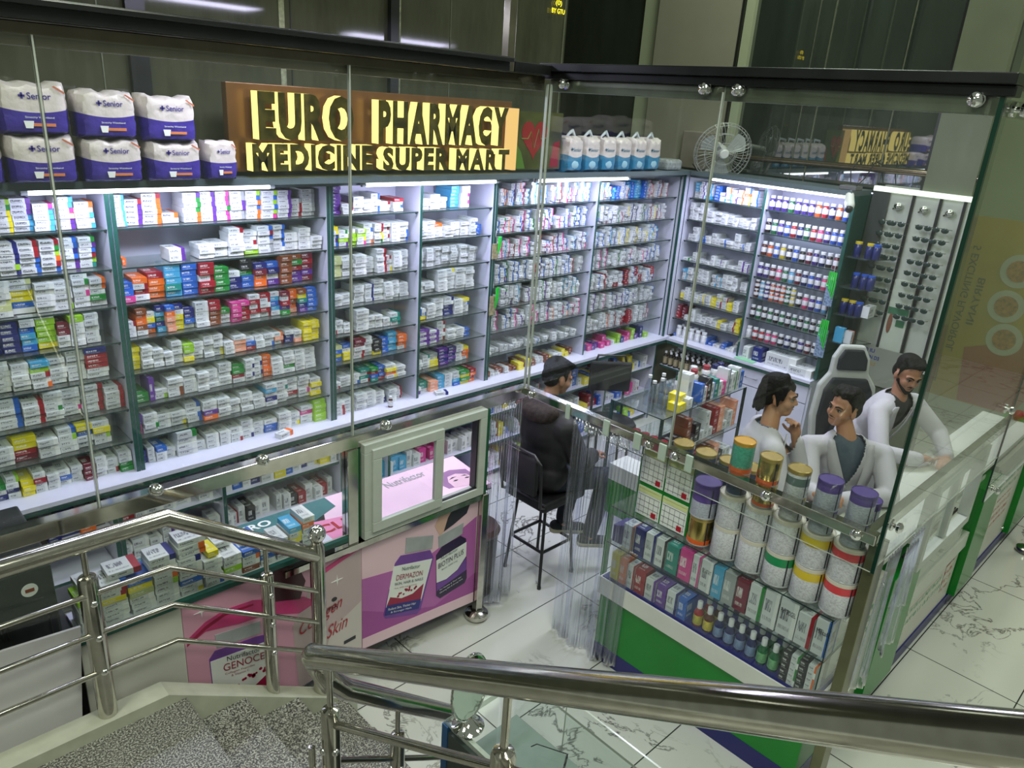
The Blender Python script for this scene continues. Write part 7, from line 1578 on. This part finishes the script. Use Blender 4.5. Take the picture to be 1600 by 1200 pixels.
# bearded man leaning at the side counter
coated('bearded man in white coat leaning forward at the side counter', (5.20, 1.50, 1.585), (-0.62, -0.74, -0.26), (-0.15, -0.35, 1), 1.0, (5.20, 1.52, 1.42), (5.26, 1.74, 1.00),
       (5.37, 1.47, 1.36), (5.01, 1.56, 1.34),
       [((5.37, 1.47, 1.36), (5.43, 1.28, 1.18), (5.20, 1.14, 1.12), (-0.9, -0.1, 0), (0, 0, -1), 0.7, -1), ((5.01, 1.56, 1.34), (4.82, 1.44, 1.15), (5.02, 1.24, 1.12), (0.9, -0.2, 0), (0, 0, -1), 0.7, 1)],
       [((5.38, 1.80, 0.50), (5.40, 1.95, 0.06)), ((5.20, 1.82, 0.50), (5.18, 1.95, 0.06))], 'short', DKS, SKIN2, 8, beard=True)
# man seated on the bar stool, seen from behind
t = thing('person', 'man in black hooded jacket seated on the bar stool with his back turned', 'person', (3.42, 3.03, 0))
JACK = plain('black_puffer', srgb(20, 19, 22), 0.6, 0, 0.35, 9, bump=0.5); JEAN = plain('navy_jeans', srgb(24, 30, 46), 0.8, 0, 0.1, 30)
body = MB(); P, M = head_into(body, (3.50, 3.06, 1.435), (0.88, -0.35, -0.25), (0.1, 0, 1), (3.42, 3.06, 1.26)); torso_into(body, (3.42, 3.06, 1.25), (3.40, 3.04, 0.78), (3.42, 3.24, 1.16), (3.40, 2.87, 1.16), -0.02)
arm_into(body, (3.42, 3.24, 1.16), (3.56, 3.28, 0.93), (3.76, 3.16, 0.88)); hand_into(body, (3.76, 3.16, 0.88), (1, -0.2, 0), (0, 0, -1), 0.6, 1); arm_into(body, (3.40, 2.87, 1.16), (3.50, 2.80, 0.92), (3.74, 2.90, 0.86)); hand_into(body, (3.74, 2.90, 0.86), (1, 0.2, 0), (0, 0, -1), 0.6, -1)
legs = [((3.42, 3.12, 0.76), (3.84, 3.10, 0.70), (3.60, 2.99, 0.33)), ((3.42, 2.95, 0.76), (3.86, 2.84, 0.68), (3.72, 2.83, 0.25))]
for h_, k_, f_ in legs: body.cap(h_, k_, 0.06, 0.05, 12); body.cap(k_, f_, 0.05, 0.035, 12)
fuse(body, 'body', SKIN2, t, 0.0065, 2); face_bits(t, P, M, 1.0); hair(t, P, M, 1.03, 'short', 12)
jm = MB(); torso_into(jm, (3.415, 3.05, 1.235), (3.40, 3.04, 0.80), (3.42, 3.23, 1.15), (3.40, 2.88, 1.15), 0.045); arm_into(jm, (3.42, 3.24, 1.15), (3.56, 3.28, 0.93), (3.76, 3.16, 0.88), extra=0.035, short=0.02); arm_into(jm, (3.40, 2.87, 1.15), (3.50, 2.80, 0.92), (3.74, 2.90, 0.86), extra=0.035, short=0.02)
fuse(jm, 'puffer_jacket', JACK, t, 0.011, 3)
hm = MB(); hm.ell((3.33, 3.05, 1.235), (0.10, 0.15, 0.07)); hm.cap((3.34, 2.95, 1.25), (3.34, 3.16, 1.25), 0.055, 0.055); hm.cap((3.43, 2.93, 1.27), (3.43, 3.18, 1.27), 0.04, 0.04); fuse(hm, 'hood', plain('dark_brown_fleece', srgb(46, 36, 32), 0.8, 0, 0.5, 40, bump=.5), t, 0.011, 3)
pm = MB()
for h_, k_, f_ in legs: pm.cap(h_, k_, 0.095, 0.075, 14); pm.cap(k_, Vector(f_) + Vector((0.01, 0, 0.05)), 0.075, 0.055, 14)
pm.ell((3.42, 3.04, 0.80), (0.15, 0.17, 0.12)); fuse(pm, 'jeans', JEAN, t, 0.012, 3)
for h_, k_, f_ in legs:
    a = Vector(f_) + Vector((0, 0, -0.015)); f0 = Vector((0.8, -0.55, -0.1)).normalized()
    m = MB(); m.cap(a - f0 * 0.05, a + f0 * 0.14, 0.040, 0.034, 12); sh_ = fuse(m, 'shoe', plain('navy_canvas', srgb(24, 28, 38), 0.7), t, 0.009, 2)
    m = MB(); m.cap(a - f0 * 0.055 + Vector((0, 0, -0.028)), a + f0 * 0.145 + Vector((0, 0, -0.026)), 0.036, 0.032, 12); fuse(m, 'shoe_sole', plain('cream_rubber', srgb(176, 172, 150), 0.6), sh_ if False else t, 0.009, 1)
